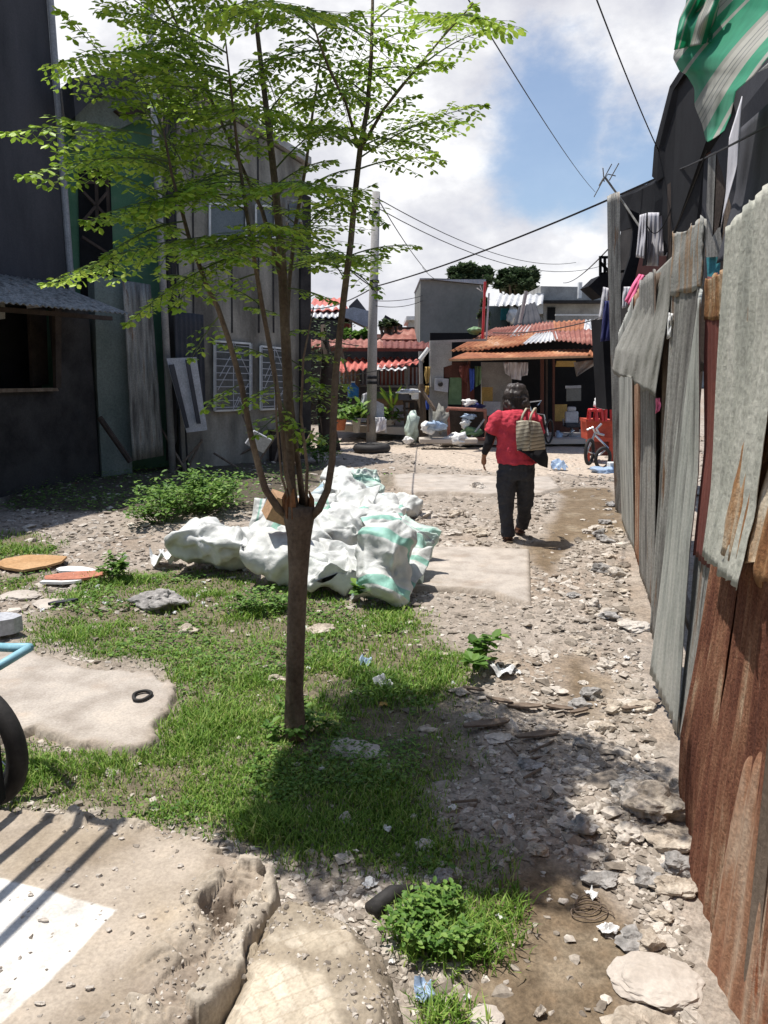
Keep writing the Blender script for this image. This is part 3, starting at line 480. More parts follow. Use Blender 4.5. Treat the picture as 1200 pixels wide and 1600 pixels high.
def crumbs():                                     # aggregate and grit on the broken lip of the step and around the mosaic lump
    x = RNG.uniform(-1.1, .25, 30000); y = RNG.uniform(1.2, 2.5, 30000); ds = sdf(x, y, STEP); di = sdf(x, y, INNER); dm = sdf(x, y, MOS); t = np.maximum(sdf(x, y, TIL1), sdf(x, y, TIL2))
    a = (ds > .01) & (di < .03) & (RNG.random(len(x)) < .16*sstep(-.2, .3, fbm(x*8, y*8, 121, 3))+.02); b = (dm > .01) & (ds < 0) & (t < 0) & (RNG.random(len(x)) < .18); c = (ds > 0) & (di > .03) & (RNG.random(len(x)) < .012)
    z = np.where(ds > 0, step_h(x, y, ds), mos_h(x, y, dm)); k = (a | b | c) & (z > 0); x, y, z = x[k], y[k], z[k]; n = len(x); s = .0022+.0032*RNG.lognormal(0, .5, n); s = np.minimum(s, .014)
    instances('grit', stonevars(6), np.stack([x, y, z], 1), np.stack([s, s*.8, s*.6], 1), RNG.random(n)*6.3, MAT['stone'], 'small grit and aggregate on the broken edge of the worn concrete step', 'grit')
crumbs()
BL = []
def grassf():
    x, y = scatter(420000, 1.5, 10, -.68, .35, 1.6); g, wd, m, yd, sl = masks(x, y)
    den = sstep(-.12, .18, g)*(.22+.78*sstep(-.12, .25, fbm(x*3.1, y*3.1, 101, 4))) ; den *= np.where(sl > -.01, 0, 1)*np.where(sdf(x, y, STEP) > -.015, 0, 1)*np.where(sdf(x, y, MOS) > 0.0, 0, 1)
    sh = sdf(x, y, gp([(560, 1120), (700, 1090), (900, 1200), (760, 1280), (560, 1190)])); den *= np.where(sh > 0, .3, 1)
    k = RNG.random(len(x)) < den; x, y = x[k], y[k]; n = len(x); z = ghf(x, y)-.004
    tall = .6+.9*sstep(-.2, .5, fbm(x*2, y*2, 103, 3)); h = (.016+.038*RNG.random(n)**1.3)*tall; a = RNG.random(n)*6.283; ln = h*(.3+.9*RNG.random(n)); w = .0016+.0018*RNG.random(n); w *= np.clip(y/3.2, 1, 2)
    dx, dy = np.cos(a), np.sin(a); P0 = np.stack([x, y, z], 1); D = np.stack([dx, dy, 0*x], 1); Sd = np.stack([-dy, dx, 0*x], 1); U = np.array((0, 0, 1.))
    V = np.stack([P0-Sd*w[:, None], P0+Sd*w[:, None], P0+D*(ln*.35)[:, None]+U*(h*.62)[:, None]+Sd*(w*.8)[:, None], P0+D*(ln*.35)[:, None]+U*(h*.62)[:, None]-Sd*(w*.8)[:, None], P0+D*ln[:, None]+U*h[:, None]], 1).reshape(-1, 3)
    b = np.arange(n)[:, None]*5; F = (b+np.array([0, 1, 2, 3])).tolist()+(b+np.array([3, 2, 4])).tolist()
    tag(link('grass', V, F, MAT['grass']), 'short wild grass growing over the bare ground around the tree', 'grass', kind='stuff'); print('blades', n)
grassf()
def leafcards(x, y, z, s, up=.6, cup=.25):                      # folded diamond leaves, random facing
    n = len(x); a = RNG.random(n)*6.283; t = (RNG.random(n)-.35)*up; D = np.stack([np.cos(a)*np.cos(t), np.sin(a)*np.cos(t), np.sin(t)], 1); Sd = np.stack([-np.sin(a), np.cos(a), (RNG.random(n)-.5)*.5], 1)
    U = np.cross(D, Sd); P0 = np.stack([x, y, z], 1); s = s[:, None]
    V = np.stack([P0, P0+D*s*.35+Sd*s*.3+U*s*cup*.3, P0+D*s*.75+Sd*s*.24+U*s*cup*.2, P0+D*s, P0+D*s*.75-Sd*s*.24+U*s*cup*.2, P0+D*s*.35-Sd*s*.3+U*s*cup*.3], 1).reshape(-1, 3)
    b = np.arange(n)[:, None]*6; return V, (b+np.array([0, 1, 2, 3])).tolist()+(b+np.array([0, 3, 4, 5])).tolist()
def weedf():
    x, y = scatter(120000, 1.6, 13, -.66, .3, 1.5); g, wd, m, yd, sl = masks(x, y)
    den = np.maximum(sstep(-.06, .25, g)*sstep(-.05, .25, fbm(x*2.3, y*2.3, 111, 4))*.7, sstep(-.2, .3, wd)*.9*sstep(-.3, .1, fbm(x*2, y*2, 113, 3))); den *= np.where(sl > -.01, 0, 1)*np.where(sdf(x, y, STEP) > -.02, 0, 1)*np.where(sdf(x, y, MOS) > -.01, 0, 1)
    k = RNG.random(len(x)) < den; x, y, wd = x[k], y[k], wd[k]; n = len(x); z = ghf(x, y)+.005+.035*RNG.random(n)*(1+2*sstep(0, .4, wd))
    V, F = leafcards(x, y, z, (.01+.016*RNG.random(n))*np.clip(y/3.5, 1, 2.2))
    tag(link('ground_cover', V, F, MAT['weed']), 'low broad-leaved weeds spreading through the grass and along the shaded walls', 'weeds', kind='stuff'); print('weeds', n)
weedf()
def clump(name, px, py, h, rad, n, s, label, cat='weed', mat='weed', upright=0):
    c = GG(px, py); t = thing(name, c, label, cat); st = MB(); V = []; F = []; tips = []
    for k in range(max(3, int(n/30))):
        a = random.random()*6.283; r = rad*math.sqrt(random.random()); tip = c + Vector((math.cos(a)*r, math.sin(a)*r, h*(.45+.6*random.random())*(1-.35*(r/rad)**2)))
        b = c + Vector((math.cos(a)*r*.25, math.sin(a)*r*.25, -.01)); mid = (b+tip)/2 + Vector((0, 0, .1*h)); st.tube([b, mid, tip], [.004*h/.3+.001, .003, .0015], 4); tips.append((b, mid, tip))
    st.obj('stem', MAT['twig'], t)
    xs = []
    for k in range(n):
        b, m_, e = random.choice(tips); u = .25+.8*random.random()**.7; p = b.lerp(m_, u*2) if u < .5 else m_.lerp(e, u*2-1); xs.append(p + Vector((random.gauss(0, 1), random.gauss(0, 1), random.gauss(0, .6)))*rad*.09)
    A = np.array([tuple(p) for p in xs]); V, F = leafcards(A[:, 0], A[:, 1], np.maximum(A[:, 2], c.z+.004), s*(.6+.8*RNG.random(n)), 1.0)
    link('leaves', V, F, MAT[mat], t); return t
clump('shrub', 310, 800, .5, .75, 2000, .06, 'wide bushy green shrub growing in front of the shaded grey building, behind the white sacks', 'shrub')
clump('shrub', 255, 818, .4, .45, 700, .055, 'small low shrub at the left end of the wide bush near the leftmost sack', 'shrub')
clump('weed_plant', 180, 905, .26, .17, 230, .05, 'compact bushy weed beside the pile of white and red debris', 'weed')
clump('weed_plant', 572, 940, .34, .14, 60, .1, 'young plant with broad leaves growing against the big green and white sack', 'weed')
clump('weed_plant', 752, 1050, .3, .13, 90, .07, 'upright leafy weed standing alone at the edge of the rubble path', 'weed')
clump('weed_plant', 675, 1460, .13, .15, 1300, .02, 'dense patch of small-leaved weed beside the mosaic lump in the foreground', 'weed')
clump('weed_plant', 468, 1150, .16, .16, 260, .035, 'small weeds growing round the foot of the tree trunk', 'weed')
clump('weed_plant', 500, 724, .5, .35, 320, .09, 'sunlit green weeds at the corner of the grey building behind the tree', 'weed')
clump('weed_plant', 410, 955, .14, .25, 420, .035, 'leafy weed spread in the grass just left of the trunk', 'weed')
# ---------------------------------------------------------------- larger stones, one by one
def rock(px, py, w, h, label, mat='rock', seed=None, flat=None, rz=0, sub=4, nz=.28, sink=.25, sy=.8, group=None):
    c = GG(px, py); f = math.hypot(c.y, H0); r = w/FPX*f/2*.98; seed = seed or random.randint(1, 999); hh = flat or h
    o = MB().ico((0, 0, 0), 1, sub, nz, 1.3, (r, r*sy, r*hh), seed, rz).obj('concrete_chunk', MAT[mat]); o.location = c + Vector((0, 0, r*hh*(1-2*sink))); tag(o, label, 'rubble', group); return o
rock(248, 945, 72, .42, 'jagged grey concrete chunk lying in the grass left of the trunk', 'rockgrey', 5)
rock(293, 980, 34, .4, 'small pale round stone in the grass below the jagged grey chunk', 'rock', 6)
rock(1022, 1265, 84, .5, 'large pale knobbly concrete block leaning at the foot of the rusty fence', 'rock', 7, sy=.9)
rock(1062, 1235, 30, .9, 'upright stone wedged between the large knobbly block and the rusty fence', 'rock', 8)
rock(1030, 1530, 124, .22, 'flat cream slab of broken concrete lying against the fence in the lower right corner', 'concrete', 9, nz=.14, sy=.8)
rock(1000, 1625, 100, .4, 'pale rounded stone at the bottom edge below the flat cream slab', 'rock', 10)
rock(556, 1170, 88, .14, 'flat shaded slab of concrete lying just right of the trunk base', 'concrete', 11, nz=.18, sy=.6, rz=-.5)
rock(690, 1372, 34, .7, 'small upright grey stone at the edge of the tree shadow', 'rockgrey', 12)
rock(1048, 1325, 62, .4, 'crumbling lump of mortar between the large block and the fence foot', 'rock', 13)
rock(1056, 1362, 44, .6, 'rough grey stone below the crumbling mortar lump by the fence', 'rockgrey', 14)
rock(1050, 1395, 52, .45, 'rounded pale stone in the row along the foot of the rusty fence', 'rock', 15)
rock(990, 985, 46, .35, 'brown broken block lying by the fence beside the path', 'stone', 16)
rock(1035, 1435, 30, .5, 'small chunk just above the flat cream slab by the fence', 'rock', 17)
rock(30, 935, 60, .2, 'flat tan concrete fragment lying at the left edge among debris', 'concrete', 18, nz=.15)
rock(85, 945, 66, .15, 'thin tan slab fragment beside the flat fragment at the left edge', 'concrete', 19, nz=.15)
rock(500, 985, 40, .4, 'whitish lump of rubble in the grass right of the trunk', 'rock', 20)
rock(745, 765, 26, .7, 'brownish upright stone on the far edge of the dirt path', 'stone', 21)
rock(775, 1150, 44, .12, 'long flat stone in the middle of the tree shadow', 'stone', 22, rz=.3)
rock(830, 1195, 36, .3, 'grey stone at the right end of the tree shadow', 'rockgrey', 23)
rock(840, 1330, 30, .5, 'pale stone sitting below the right end of the tree shadow', 'rock', 24)
rock(905, 1160, 24, .5, 'small blue-grey stone right of the tree shadow', 'rockgrey', 25)
rock(760, 1585, 50, .25, 'pink-white piece of tile lying on the mud at the bottom edge', 'concrete', 26, nz=.12)
rock(432, 1062, 26, .5, 'pale stone touching the left side of the trunk', 'rock', 27)
for k in range(46):
    y = 1.9+7.5*random.random()**1.2; x = .384+.27*y-.05-abs(random.gauss(0, .16)); u, v = proj(x, y, 0); rock(float(u), float(v), (26+26*random.random())*min(1, 3.4/y), .35+.35*random.random(), 'broken concrete chunk in the loose row along the foot of the corrugated fence', random.choice(['rock', 'stone', 'rockgrey']), sub=3, nz=.38, group='concrete chunks along the fence foot')
for k in range(40):
    py = random.uniform(800, 860) if k < 16 else random.uniform(960, 1330); px = random.uniform(640, 960)
    if k < 16: px = random.uniform(640, 770)
    rock(px, py, 14+random.random()*18, .4, 'small loose stone on the dirt path', random.choice(['rock', 'stone', 'stone']), sub=3, nz=.38, group='loose stones on the dirt path')
for k, (px, py) in enumerate([(60, 1345), (108, 1360), (118, 1385), (155, 1370), (68, 1440), (48, 1400), (180, 1360), (110, 1540), (62, 1570), (140, 1545), (170, 1455), (222, 1432), (190, 1312), (180, 1305), (305, 1312), (282, 1355)]):
    c = G(px, py, TOPZ); o = MB().ico((0, 0, 0), 1, 2, .4, 1.2, (.007+.008*random.random(), .007, .005), k+60).obj('pebble', MAT['stone']); o.location = c + Vector((0, 0, .004)); tag(o, 'little stone crumb lying on the worn concrete step', 'pebble', 'stone crumbs on the concrete step')
# ---------------------------------------------------------------- corrugated fence on the right
FLINE = ((.854, 1.74), (2.91, 9.35)); FN = Vector((-1, .27, 0)).normalized()
def ipoly(pts, n, jag=0):                           # resample a pixel polyline into n+1 points
    L = [0]
    for a, b in zip(pts, pts[1:]): L.append(L[-1]+math.hypot(b[0]-a[0], b[1]-a[1]))
    out = []
    for k in range(n+1):
        d = L[-1]*k/n; i = max(j for j in range(len(L)-1) if L[j] <= d+1e-9); t = (d-L[i])/max(1e-9, L[i+1]-L[i]); a, b = pts[i], pts[i+1]
        out.append((a[0]+(b[0]-a[0])*t, a[1]+(b[1]-a[1])*t))
    return out
def fence_y(px, py): return PL(px, py, FLINE).y
def sheet(parent, left, right, mat, layer=0, lam=.076, amp=.0065, nv=40, jag=.01, yl=None, yr=None, name='corrugated_sheet', label=None, wav=.004, seed=0, smooth=True):
    yl = yl or fence_y(*left[-1]); yr = yr or fence_y(*right[-1])
    A = [P(a[0], a[1], yl) for a in ipoly(left, nv)]; B = [P(a[0], a[1], yr) for a in ipoly(right, nv)]
    w = (B[-1]-A[-1]).length; nu = max(12, int(w/lam*10)); nu = min(nu, 160); off = FN*layer*.013
    mb = MB(); Vv = []
    def f(u, v):
        j = min(int(v*nv+1e-6), nv); p = A[j].lerp(B[j], u) + off
        s = u*w; p = p + FN*(amp*math.sin(2*PI*s/lam) + wav*math.sin(3*s+5*v+seed) + wav*.6*math.sin(9*v+seed*2+4*u))
        e = max(0, 1-v*nv/1.2)*jag*(vn1(s*23+seed)*2.4-1.2) - max(0, 1-(1-v)*nv/1.2)*jag*(vn1(s*17+seed+9)*2.4-1.2)
        ej = (vn1(v*31+seed+u*50)-.5)*jag*1.2*(1 if u in (0, 1) else 0)
        return p + Vector((0, 0, e)) + (B[j]-A[j]).normalized()*ej
    mb.grid(f, nu, nv); o = mb.obj(name, MAT[mat], parent, smooth=smooth)
    so = o.modifiers.new('thickness', 'SOLIDIFY'); so.thickness = .0015
    if label: o['label'] = label
    return o
def vn1(x): i = math.floor(x); t = x-i; t = t*t*(3-2*t); h = lambda k: (math.sin(k*127.1)*43758.5453) % 1; return h(i)*(1-t)+h(i+1)*t
fence = thing('corrugated_fence', Vector((.854, 1.74, 0)), 'tall patched fence of rusty and grey corrugated sheets right of the dirt path', 'fence')
sheet(fence, [(951, 306), (955, 500), (960, 700), (963, 795)], [(970, 299), (972, 500), (974, 700), (977, 830)], 'galv', 1, .05, .006, jag=.004, yl=8.9, yr=8.75, label='tall narrow grey ribbed panel at the far end', wav=.004)
sheet(fence, [(968, 520), (968, 700), (972, 815)], [(990, 460), (990, 700), (992, 862)], 'galvpale', 0, .076, .007, yl=8.4, yr=6.9, seed=1)
sheet(fence, [(988, 465), (988, 700), (990, 858)], [(1004, 435), (1004, 700), (1003, 905)], 'rustpale', -1, seed=2, yl=7.0, yr=6.1)
sheet(fence, [(1000, 440), (1001, 700), (1001, 895)], [(1024, 420), (1026, 700), (1019, 955)], 'galv', 0, seed=3, yl=6.2, yr=5.2)
sheet(fence, [(1018, 430), (1018, 700), (1012, 925)], [(1045, 410), (1044, 700), (1030, 985)], 'wood', -2, .2, .004, seed=3.5, yl=5.4, yr=4.9)
sheet(fence, [(1058, 368), (1046, 600), (1036, 780), (1020, 985)], [(1106, 343), (1102, 440), (1072, 700), (1044, 1045)], 'galv', 1, seed=4, yl=4.25, yr=3.75, label='grey sheet with rust stained top edge')
sheet(fence, [(1057, 366), (1056, 420), (1054, 460)], [(1106, 341), (1104, 400), (1101, 450)], 'galvrust', 1.5, seed=4.2, yl=4.25, yr=3.75, label='rusted upper end of the grey sheet', jag=.02, nv=16, wav=.003)
sheet(fence, [(1106, 442), (1085, 570), (1068, 700), (1052, 850), (1026, 1050)], [(1108, 470), (1107, 640), (1104, 740), (1090, 860), (1068, 1148)], 'galvpale', 2.6, seed=5, yl=3.9, yr=3.3)
sheet(fence, [(1109, 432), (1106, 560), (1104, 700), (1086, 865)], [(1147, 422), (1143, 600), (1132, 700), (1112, 892)], 'oxide', .6, .076, .004, seed=6, yl=3.35, yr=2.9, label='plain dark red painted sheet')
sheet(fence, [(1110, 434), (1108, 470), (1106, 500)], [(1147, 422), (1145, 460), (1144, 492)], 'creamrust', 1.1, seed=6.5, yl=3.35, yr=2.9, jag=.015, nv=14, wav=.003, amp=.005, label='rust eaten top of the dark red sheet')
sheet(fence, [(1090, 862), (1075, 1000), (1058, 1145)], [(1113, 875), (1098, 1000), (1072, 1160)], 'galv', .2, .04, .002, seed=7, yl=3.4, yr=3.05)
sheet(fence, [(1158, 352), (1146, 500), (1130, 760), (1119, 868)], [(1262, 255), (1248, 500), (1215, 800), (1180, 925)], 'cream', 3.2, seed=8, yl=2.62, yr=1.95, jag=.01, wav=.004, amp=.004, label='large pale cream green sheet with torn stepped top')
sheet(fence, [(1230, 480), (1205, 640), (1180, 760), (1165, 860)], [(1450, 300), (1400, 700), (1300, 960)], 'creamrust', 4.4, seed=9, yl=2.2, yr=1.55, jag=.025, wav=.004, amp=.005)
sheet(fence, [(1122, 862), (1100, 980), (1073, 1145), (1070, 1225), (1076, 1300)], [(1168, 868), (1145, 1060), (1118, 1240), (1096, 1420)], 'rust', 1.0, seed=10, yl=2.8, yr=2.28, label='red rust sheet with straight ribs')
sheet(fence, [(1164, 880), (1140, 1060), (1108, 1240), (1084, 1400), (1088, 1560), (1100, 1660)], [(1330, 800), (1320, 1200), (1260, 1700), (1240, 1900)], 'rust', 1.9, seed=11, yl=2.35, yr=1.45, amp=.0045, label='wide red rust sheet nearest the camera')
sheet(fence, [(1240, 1080), (1190, 1200), (1150, 1400), (1112, 1600), (1118, 1700)], [(1420, 1000), (1400, 1400), (1350, 1900), (1340, 2000)], 'rustpale', 3.2, seed=12, yl=1.95, yr=1.3, amp=.0045, label='pale sheet blotched with rust at the lower right')
pm = MB(); rl = MB()
for s in (0.0, .3, .55, .8, .98):
    x = .854+(2.91-.854)*s + .08; y = 1.74+(9.35-1.74)*s; MB().box((x+.05, y, 1.05), (.06, .06, 2.1)).obj('post', MAT['wood'], fence)
for z in (.5, 1.7): MB().bar((.95, 1.5, z), (2.98, 9.3, z), .05, .04).obj('rail', MAT['wood'], fence)
def cloth(name, left, right, yl, yr, mat, label, cat='cloth', nu=24, nv=24, fold=.02, nf=4, seed=0, uv=None, parent=None, th=.004, jag=0, uvflag=False, group=None):
    A = ipoly(left, nv); B = ipoly(right, nv); mb = MB()
    def f(u, v):
        j = round(v*nv); px = A[j][0]+(B[j][0]-A[j][0])*u; py = A[j][1]+(B[j][1]-A[j][1])*u; Y = yl+(yr-yl)*u
        Y += fold*(math.sin(2*PI*nf*u+seed+2.3*v)+.6*math.sin(2*PI*nf*.47*u+seed*2+5*v)*v + .5*math.sin(11*v+seed+3*u)*.6)
        return P(px, py+jag*(vn1(u*19+seed)-.5)*(1 if v == 1 else 0), Y)
    mb.grid(f, nu, nv, uv=uv, th=th)
    if parent: return mb.obj(name, MAT[mat] if isinstance(mat, str) else mat, parent, smooth=True, uv=uvflag)
    o = mb.obj(name, MAT[mat] if isinstance(mat, str) else mat, None, P(*A[0], yl), smooth=True, uv=uvflag); return tag(o, label, cat, group)
# cloths thrown over the fence
cloth('draped_cloth', [(1002, 448), (985, 500), (962, 545), (957, 579)], [(1054, 398), (1046, 480), (1033, 560), (1024, 616)], 6.6, 4.45, 'greycloth', 'big dirty grey cloth draped over the fence top beside the tall ribbed panel', 'cloth', 40, 40, .05, 5, 1, jag=14)
cloth('rag', [(1045, 488), (1044, 510), (1043, 530)], [(1051, 490), (1050, 508), (1048, 526)], 4.3, 4.2, 'paper', 'small knotted white rag hanging beside the grey draped cloth', 'rag', 6, 12, .03, 2)
cloth('rag', [(1025, 622), (1026, 636), (1025, 646)], [(1031, 622), (1032, 634), (1030, 642)], 4.6, 4.55, 'pink', 'small pink tag hanging below the grey draped cloth', 'rag', 4, 8, .01, 2)
# ---------------------------------------------------------------- two-storey shack behind the fence
def slabp(name, poly, Y, mat, parent, th=.12, **k):        # polygon at its own distance with real thickness; Y may be a function of px
    V = [P(a, b, Y(a) if callable(Y) else Y) for a, b in poly]; n = Vector((0, 1, 0))
    o = MB().prism(V, n*th).obj(name, MAT[mat], parent, smooth=False)
    if k.get('label'): o['label'] = k['label']
    return o
SH = thing('shack', Vector((3.6, 8.4, 0)), 'dark two storey shack patched with tarps and sheets rising behind the corrugated fence', 'house')
yS = lambda px: 10.2-(px-1000)*.0295
slabp('eave', [(978, 300), (1010, 288), (1046, 270), (1049, 300), (1046, 330), (1010, 345), (986, 352), (980, 330)], yS, 'blacktarp', SH, .5)
slabp('wall_tarp', [(1044, 246), (1046, 215), (1073, 118), (1120, 60), (1145, 150), (1120, 240), (1105, 345), (1062, 372), (1050, 395), (1047, 330)], yS, 'blacktarp', SH, .25, label='dark tarp covered upper wall')
slabp('roof', [(1038, 262), (1042, 214), (1070, 112), (1125, 30), (1130, 40), (1076, 118), (1049, 218), (1047, 270)], lambda p: yS(p)-.06, 'blacktarp', SH, .4)
slabp('wall', [(975, 345), (1055, 330), (1060, 450), (1080, 640), (960, 640), (968, 520), (958, 480)], lambda p: yS(p)+.9, 'darkwall', SH, .1)
slabp('wall_panel', [(988, 395), (1060, 398), (1060, 470), (985, 500)], lambda p: yS(p)+.5, 'oxide', SH, .1, label='dark red wall panel under the laundry')
slabp('tarp_flap', [(980, 325), (1012, 340), (1000, 400), (985, 470), (972, 480), (958, 520), (962, 470), (985, 400), (990, 360)], 9.6, 'blacktarp', SH, .05)
slabp('post', [(1048, 285), (1060, 285), (1062, 470), (1050, 470)], 8.6, 'darkwood', SH, .1)
slabp('lower_wall', [(1047, 372), (1110, 345), (1112, 470), (1060, 640), (1040, 640)], lambda p: 9.0-(p-1050)*.03, 'darkwall', SH, .1)
for k, (px, w_, m_) in enumerate([(1063, 4, 'darkwood'), (1076, 3, 'slategrey'), (1092, 5, 'wood')]): slabp('wall_board', [(px, 130+abs(px-1073)*5), (px+w_, 135+abs(px-1073)*4), (px+w_-8, 350), (px-9, 355)], lambda p: yS(p)-.08, m_, SH, .03)
yR = lambda px: 6.9-(px-1100)*.0125
slabp('wall_panel', [(1112, 238), (1150, 120), (1290, 20), (1290, 420), (1180, 440), (1105, 470), (1104, 400)], yR, 'slategrey', SH, .15, label='grey tarp wall')
slabp('corner_strip', [(1110, 240), (1119, 236), (1112, 396), (1104, 400)], lambda p: yR(p)-.12, 'galv', SH, .04)
slabp('wall_board', [(1119, 237), (1136, 226), (1133, 300), (1118, 380), (1109, 388)], lambda p: yR(p)-.1, 'darkwood', SH, .04)
slabp('window_board', [(1104, 238), (1133, 200), (1160, 150), (1156, 220), (1134, 232), (1108, 246)], lambda p: yR(p)-.06, 'brown', SH, .03)
slabp('valance', [(1108, 382), (1125, 355), (1131, 400), (1106, 401)], lambda p: yR(p)-.16, 'galv', SH, .04)
slabp('blue_panel', [(1106, 402), (1146, 400), (1146, 432), (1108, 438)], lambda p: yR(p)-.05, 'teal', SH, .03)
for k, (x0, x1, y0, m_) in enumerate([(1162, 1171, 240, 'wood'), (1172, 1186, 215, 'slategrey'), (1187, 1194, 205, 'wood'), (1195, 1212, 190, 'galv'), (1213, 1225, 180, 'darkwood'), (1140, 1150, 262, 'wood')]): slabp('wall_board', [(x0, y0), (x1, y0-8), (x1-14, 420), (x0-13, 425)], lambda p, k=k: yR(p)-.05-.02*(k % 3), m_, SH, .03)
slabp('wall_sheet', [(1162, 130), (1205, 85), (1290, 30), (1290, 190), (1200, 190), (1150, 215)], lambda p: yR(p)-.14, 'galv', SH, .03)
def cl(name, l, r, yl, yr, mat, label, cat, **k): return cloth(name, l, r, yl, yr, mat, label, cat, **k)
cl('hanging_sheet', [(1140, 215), (1135, 300), (1126, 360)], [(1160, 150), (1152, 260), (1131, 335)], 5.9, 5.5, 'whitecloth', 'narrow white curtain strip hanging on the shack wall below the striped tarp', 'curtain', nu=10, nv=14, fold=.02, nf=2)
cl('tarp', [(1158, 200), (1150, 300), (1120, 412)], [(1215, 150), (1205, 300), (1160, 396)], 5.3, 3.9, 'slategrey', 'loose slate grey tarp hanging from the shack behind the cream fence sheet', 'tarp', nu=20, nv=20, fold=.05, nf=2.5, seed=2)
# laundry
for a in [([(1000, 336), (998, 360), (994, 402)], [(1010, 333), (1009, 370), (1007, 404)], 'whitecloth', 'white shirt hanging leftmost on the shack laundry line'),
          ([(1013, 332), (1012, 380), (1010, 415)], [(1030, 332), (1030, 370), (1029, 416)], 'whitecloth', 'long white sheet hanging in the middle of the shack laundry line'),
          ([(1030, 332), (1030, 360), (1028, 400)], [(1043, 334), (1046, 370), (1042, 400)], 'whitecloth', 'pale lilac shirt hanging rightmost under the dark eave'),
          ([(1006, 334), (1006, 400), (1004, 416)], [(1012, 334), (1011, 400), (1010, 414)], 'slategrey', 'dark narrow garment hanging between the white clothes'),
          ([(1034, 350), (1036, 380), (1034, 398)], [(1048, 352), (1048, 380), (1046, 396)], 'greenpanel', 'olive garment hanging at the right end of the shack laundry')]:
    cl('laundry', a[0], a[1], 9.35, 8.9, a[2], a[3], 'laundry', nu=14, nv=14, fold=.04, nf=2.5, seed=a[0][0][0], group='laundry under the dark eave')
cl('laundry', [(998, 428), (988, 445), (976, 470)], [(1007, 430), (997, 452), (985, 478)], 7.6, 7.4, 'pink', 'pink and white garment hanging just behind the draped cloth', 'laundry', nu=8, nv=10, fold=.03, nf=2)
cl('laundry', [(974, 448), (973, 465), (972, 482)], [(985, 448), (984, 460), (979, 480)], 8.6, 8.5, 'whitecloth', 'small white blouse on a hanger right of the tall ribbed panel', 'laundry', nu=8, nv=10, fold=.03, nf=2)
cl('laundry', [(942, 448), (939, 475), (935, 498)], [(951, 450), (951, 475), (949, 500)], 11.2, 11, 'whitecloth', 'checked white garment hanging left of the tall ribbed panel', 'laundry', nu=8, nv=10, fold=.04, nf=2)
cl('laundry', [(944, 470), (941, 505), (938, 534)], [(955, 470), (955, 505), (953, 532)], 10.9, 10.7, 'navy', 'navy blue garment hanging low left of the tall ribbed panel', 'laundry', nu=8, nv=10, fold=.04, nf=2)
fr = thing('balcony_frame', P(950, 520, 11.2), 'black metal balcony frame with dark awning left of the tall ribbed panel', 'balcony')
mb = MB()
for a, b in [((938, 400), (938, 440)), ((952, 402), (952, 480)), ((938, 402), (962, 402)), ((938, 428), (990, 422)), ((938, 410), (952, 425)), ((938, 440), (990, 440)), ((945, 402), (945, 440))]: mb.bar(P(*a, 11.5), P(*b, 11.5), .035)
mb.obj('frame', MAT['black'], fr)
slabp('awning', [(920, 447), (938, 430), (952, 425), (952, 452), (940, 465)], 11.3, 'blacktarp', fr, .5)
slabp('floor', [(940, 498), (965, 496), (965, 640), (948, 640)], 11.8, 'blacktarp', fr, .6)  # upright black slab standing in for the dark interior, not a floor
# striped tarp
TS = stripes('green_striped_tarp', [(0, (.1, .46, .29)), (.36, (.5, .5, .44)), (.42, (.62, .61, .55)), (.5, (.3, .31, .29)), (.512, (.6, .59, .53)), (.56, (.3, .31, .29)), (.572, (.58, .57, .52)), (.62, (.3, .31, .29)), (.632, (.6, .59, .53)), (.72, (.1, .46, .29)), (.9, (.56, .55, .5)), (.96, (.1, .46, .29))], 1, 0, .55, .6, .12, .0)
TL_ = [(1085, -70), (1068, 30), (1052, 90), (1062, 110), (1073, 116), (1086, 138), (1086, 165), (1098, 195), (1104, 220)]; TR_ = [(1330, -70), (1290, 20), (1200, 90), (1178, 118), (1150, 142), (1142, 180), (1132, 204), (1118, 215), (1106, 222)]
nvt = 60; TA, TB = ipoly(TL_, nvt), ipoly(TR_, nvt)
def tuv(u, v): j = round(v*nvt); px = TA[j][0]+(TB[j][0]-TA[j][0])*u; py = TA[j][1]+(TB[j][1]-TA[j][1])*u; return ((px*.8+py*.62)/88+.3+.12*math.sin(py/60), py/100)
cloth('striped_tarp', TL_, TR_, 5.0, 3.4, TS, 'green and white striped tarp hanging from the shack roof in the upper right corner', 'tarp', 60, nvt, .07, 2.2, 2, uv=tuv, uvflag=True, th=.003)
cloth('striped_tarp_fold', [(1080, -10), (1062, 30), (1053, 78)], [(1130, -20), (1120, 20), (1112, 66)], 4.85, 4.5, TS, 'turned back bright fold of the green striped tarp at its upper left edge', 'tarp', 20, 24, .08, 1.5, 3, uv=lambda u, v: (u*1.3+.6+.2*v, v), uvflag=True, th=.003)
# antenna
an = thing('antenna', P(965, 300, 9.6), 'tv antenna on a thin bent pole above the tall ribbed panel', 'antenna')
mb = MB(); mb.tube([P(946, 278, 9.6), P(975, 318, 9.6), P(1001, 357, 9.4)], .012, 6); mb.obj('pole', MAT['galv'], an)
mb = MB(); mb.tube([P(938, 288, 9.6), P(950, 272, 9.6), P(962, 275, 9.6)], .007, 4)
for a, b in (((928, 308), (956, 256)), ((944, 284), (942, 262)), ((952, 282), (967, 255)), ((936, 290), (943, 278))): mb.tube([P(*a, 9.6), P(*b, 9.5)], .007, 4)
mb.obj('aerial', MAT['galv'], an)
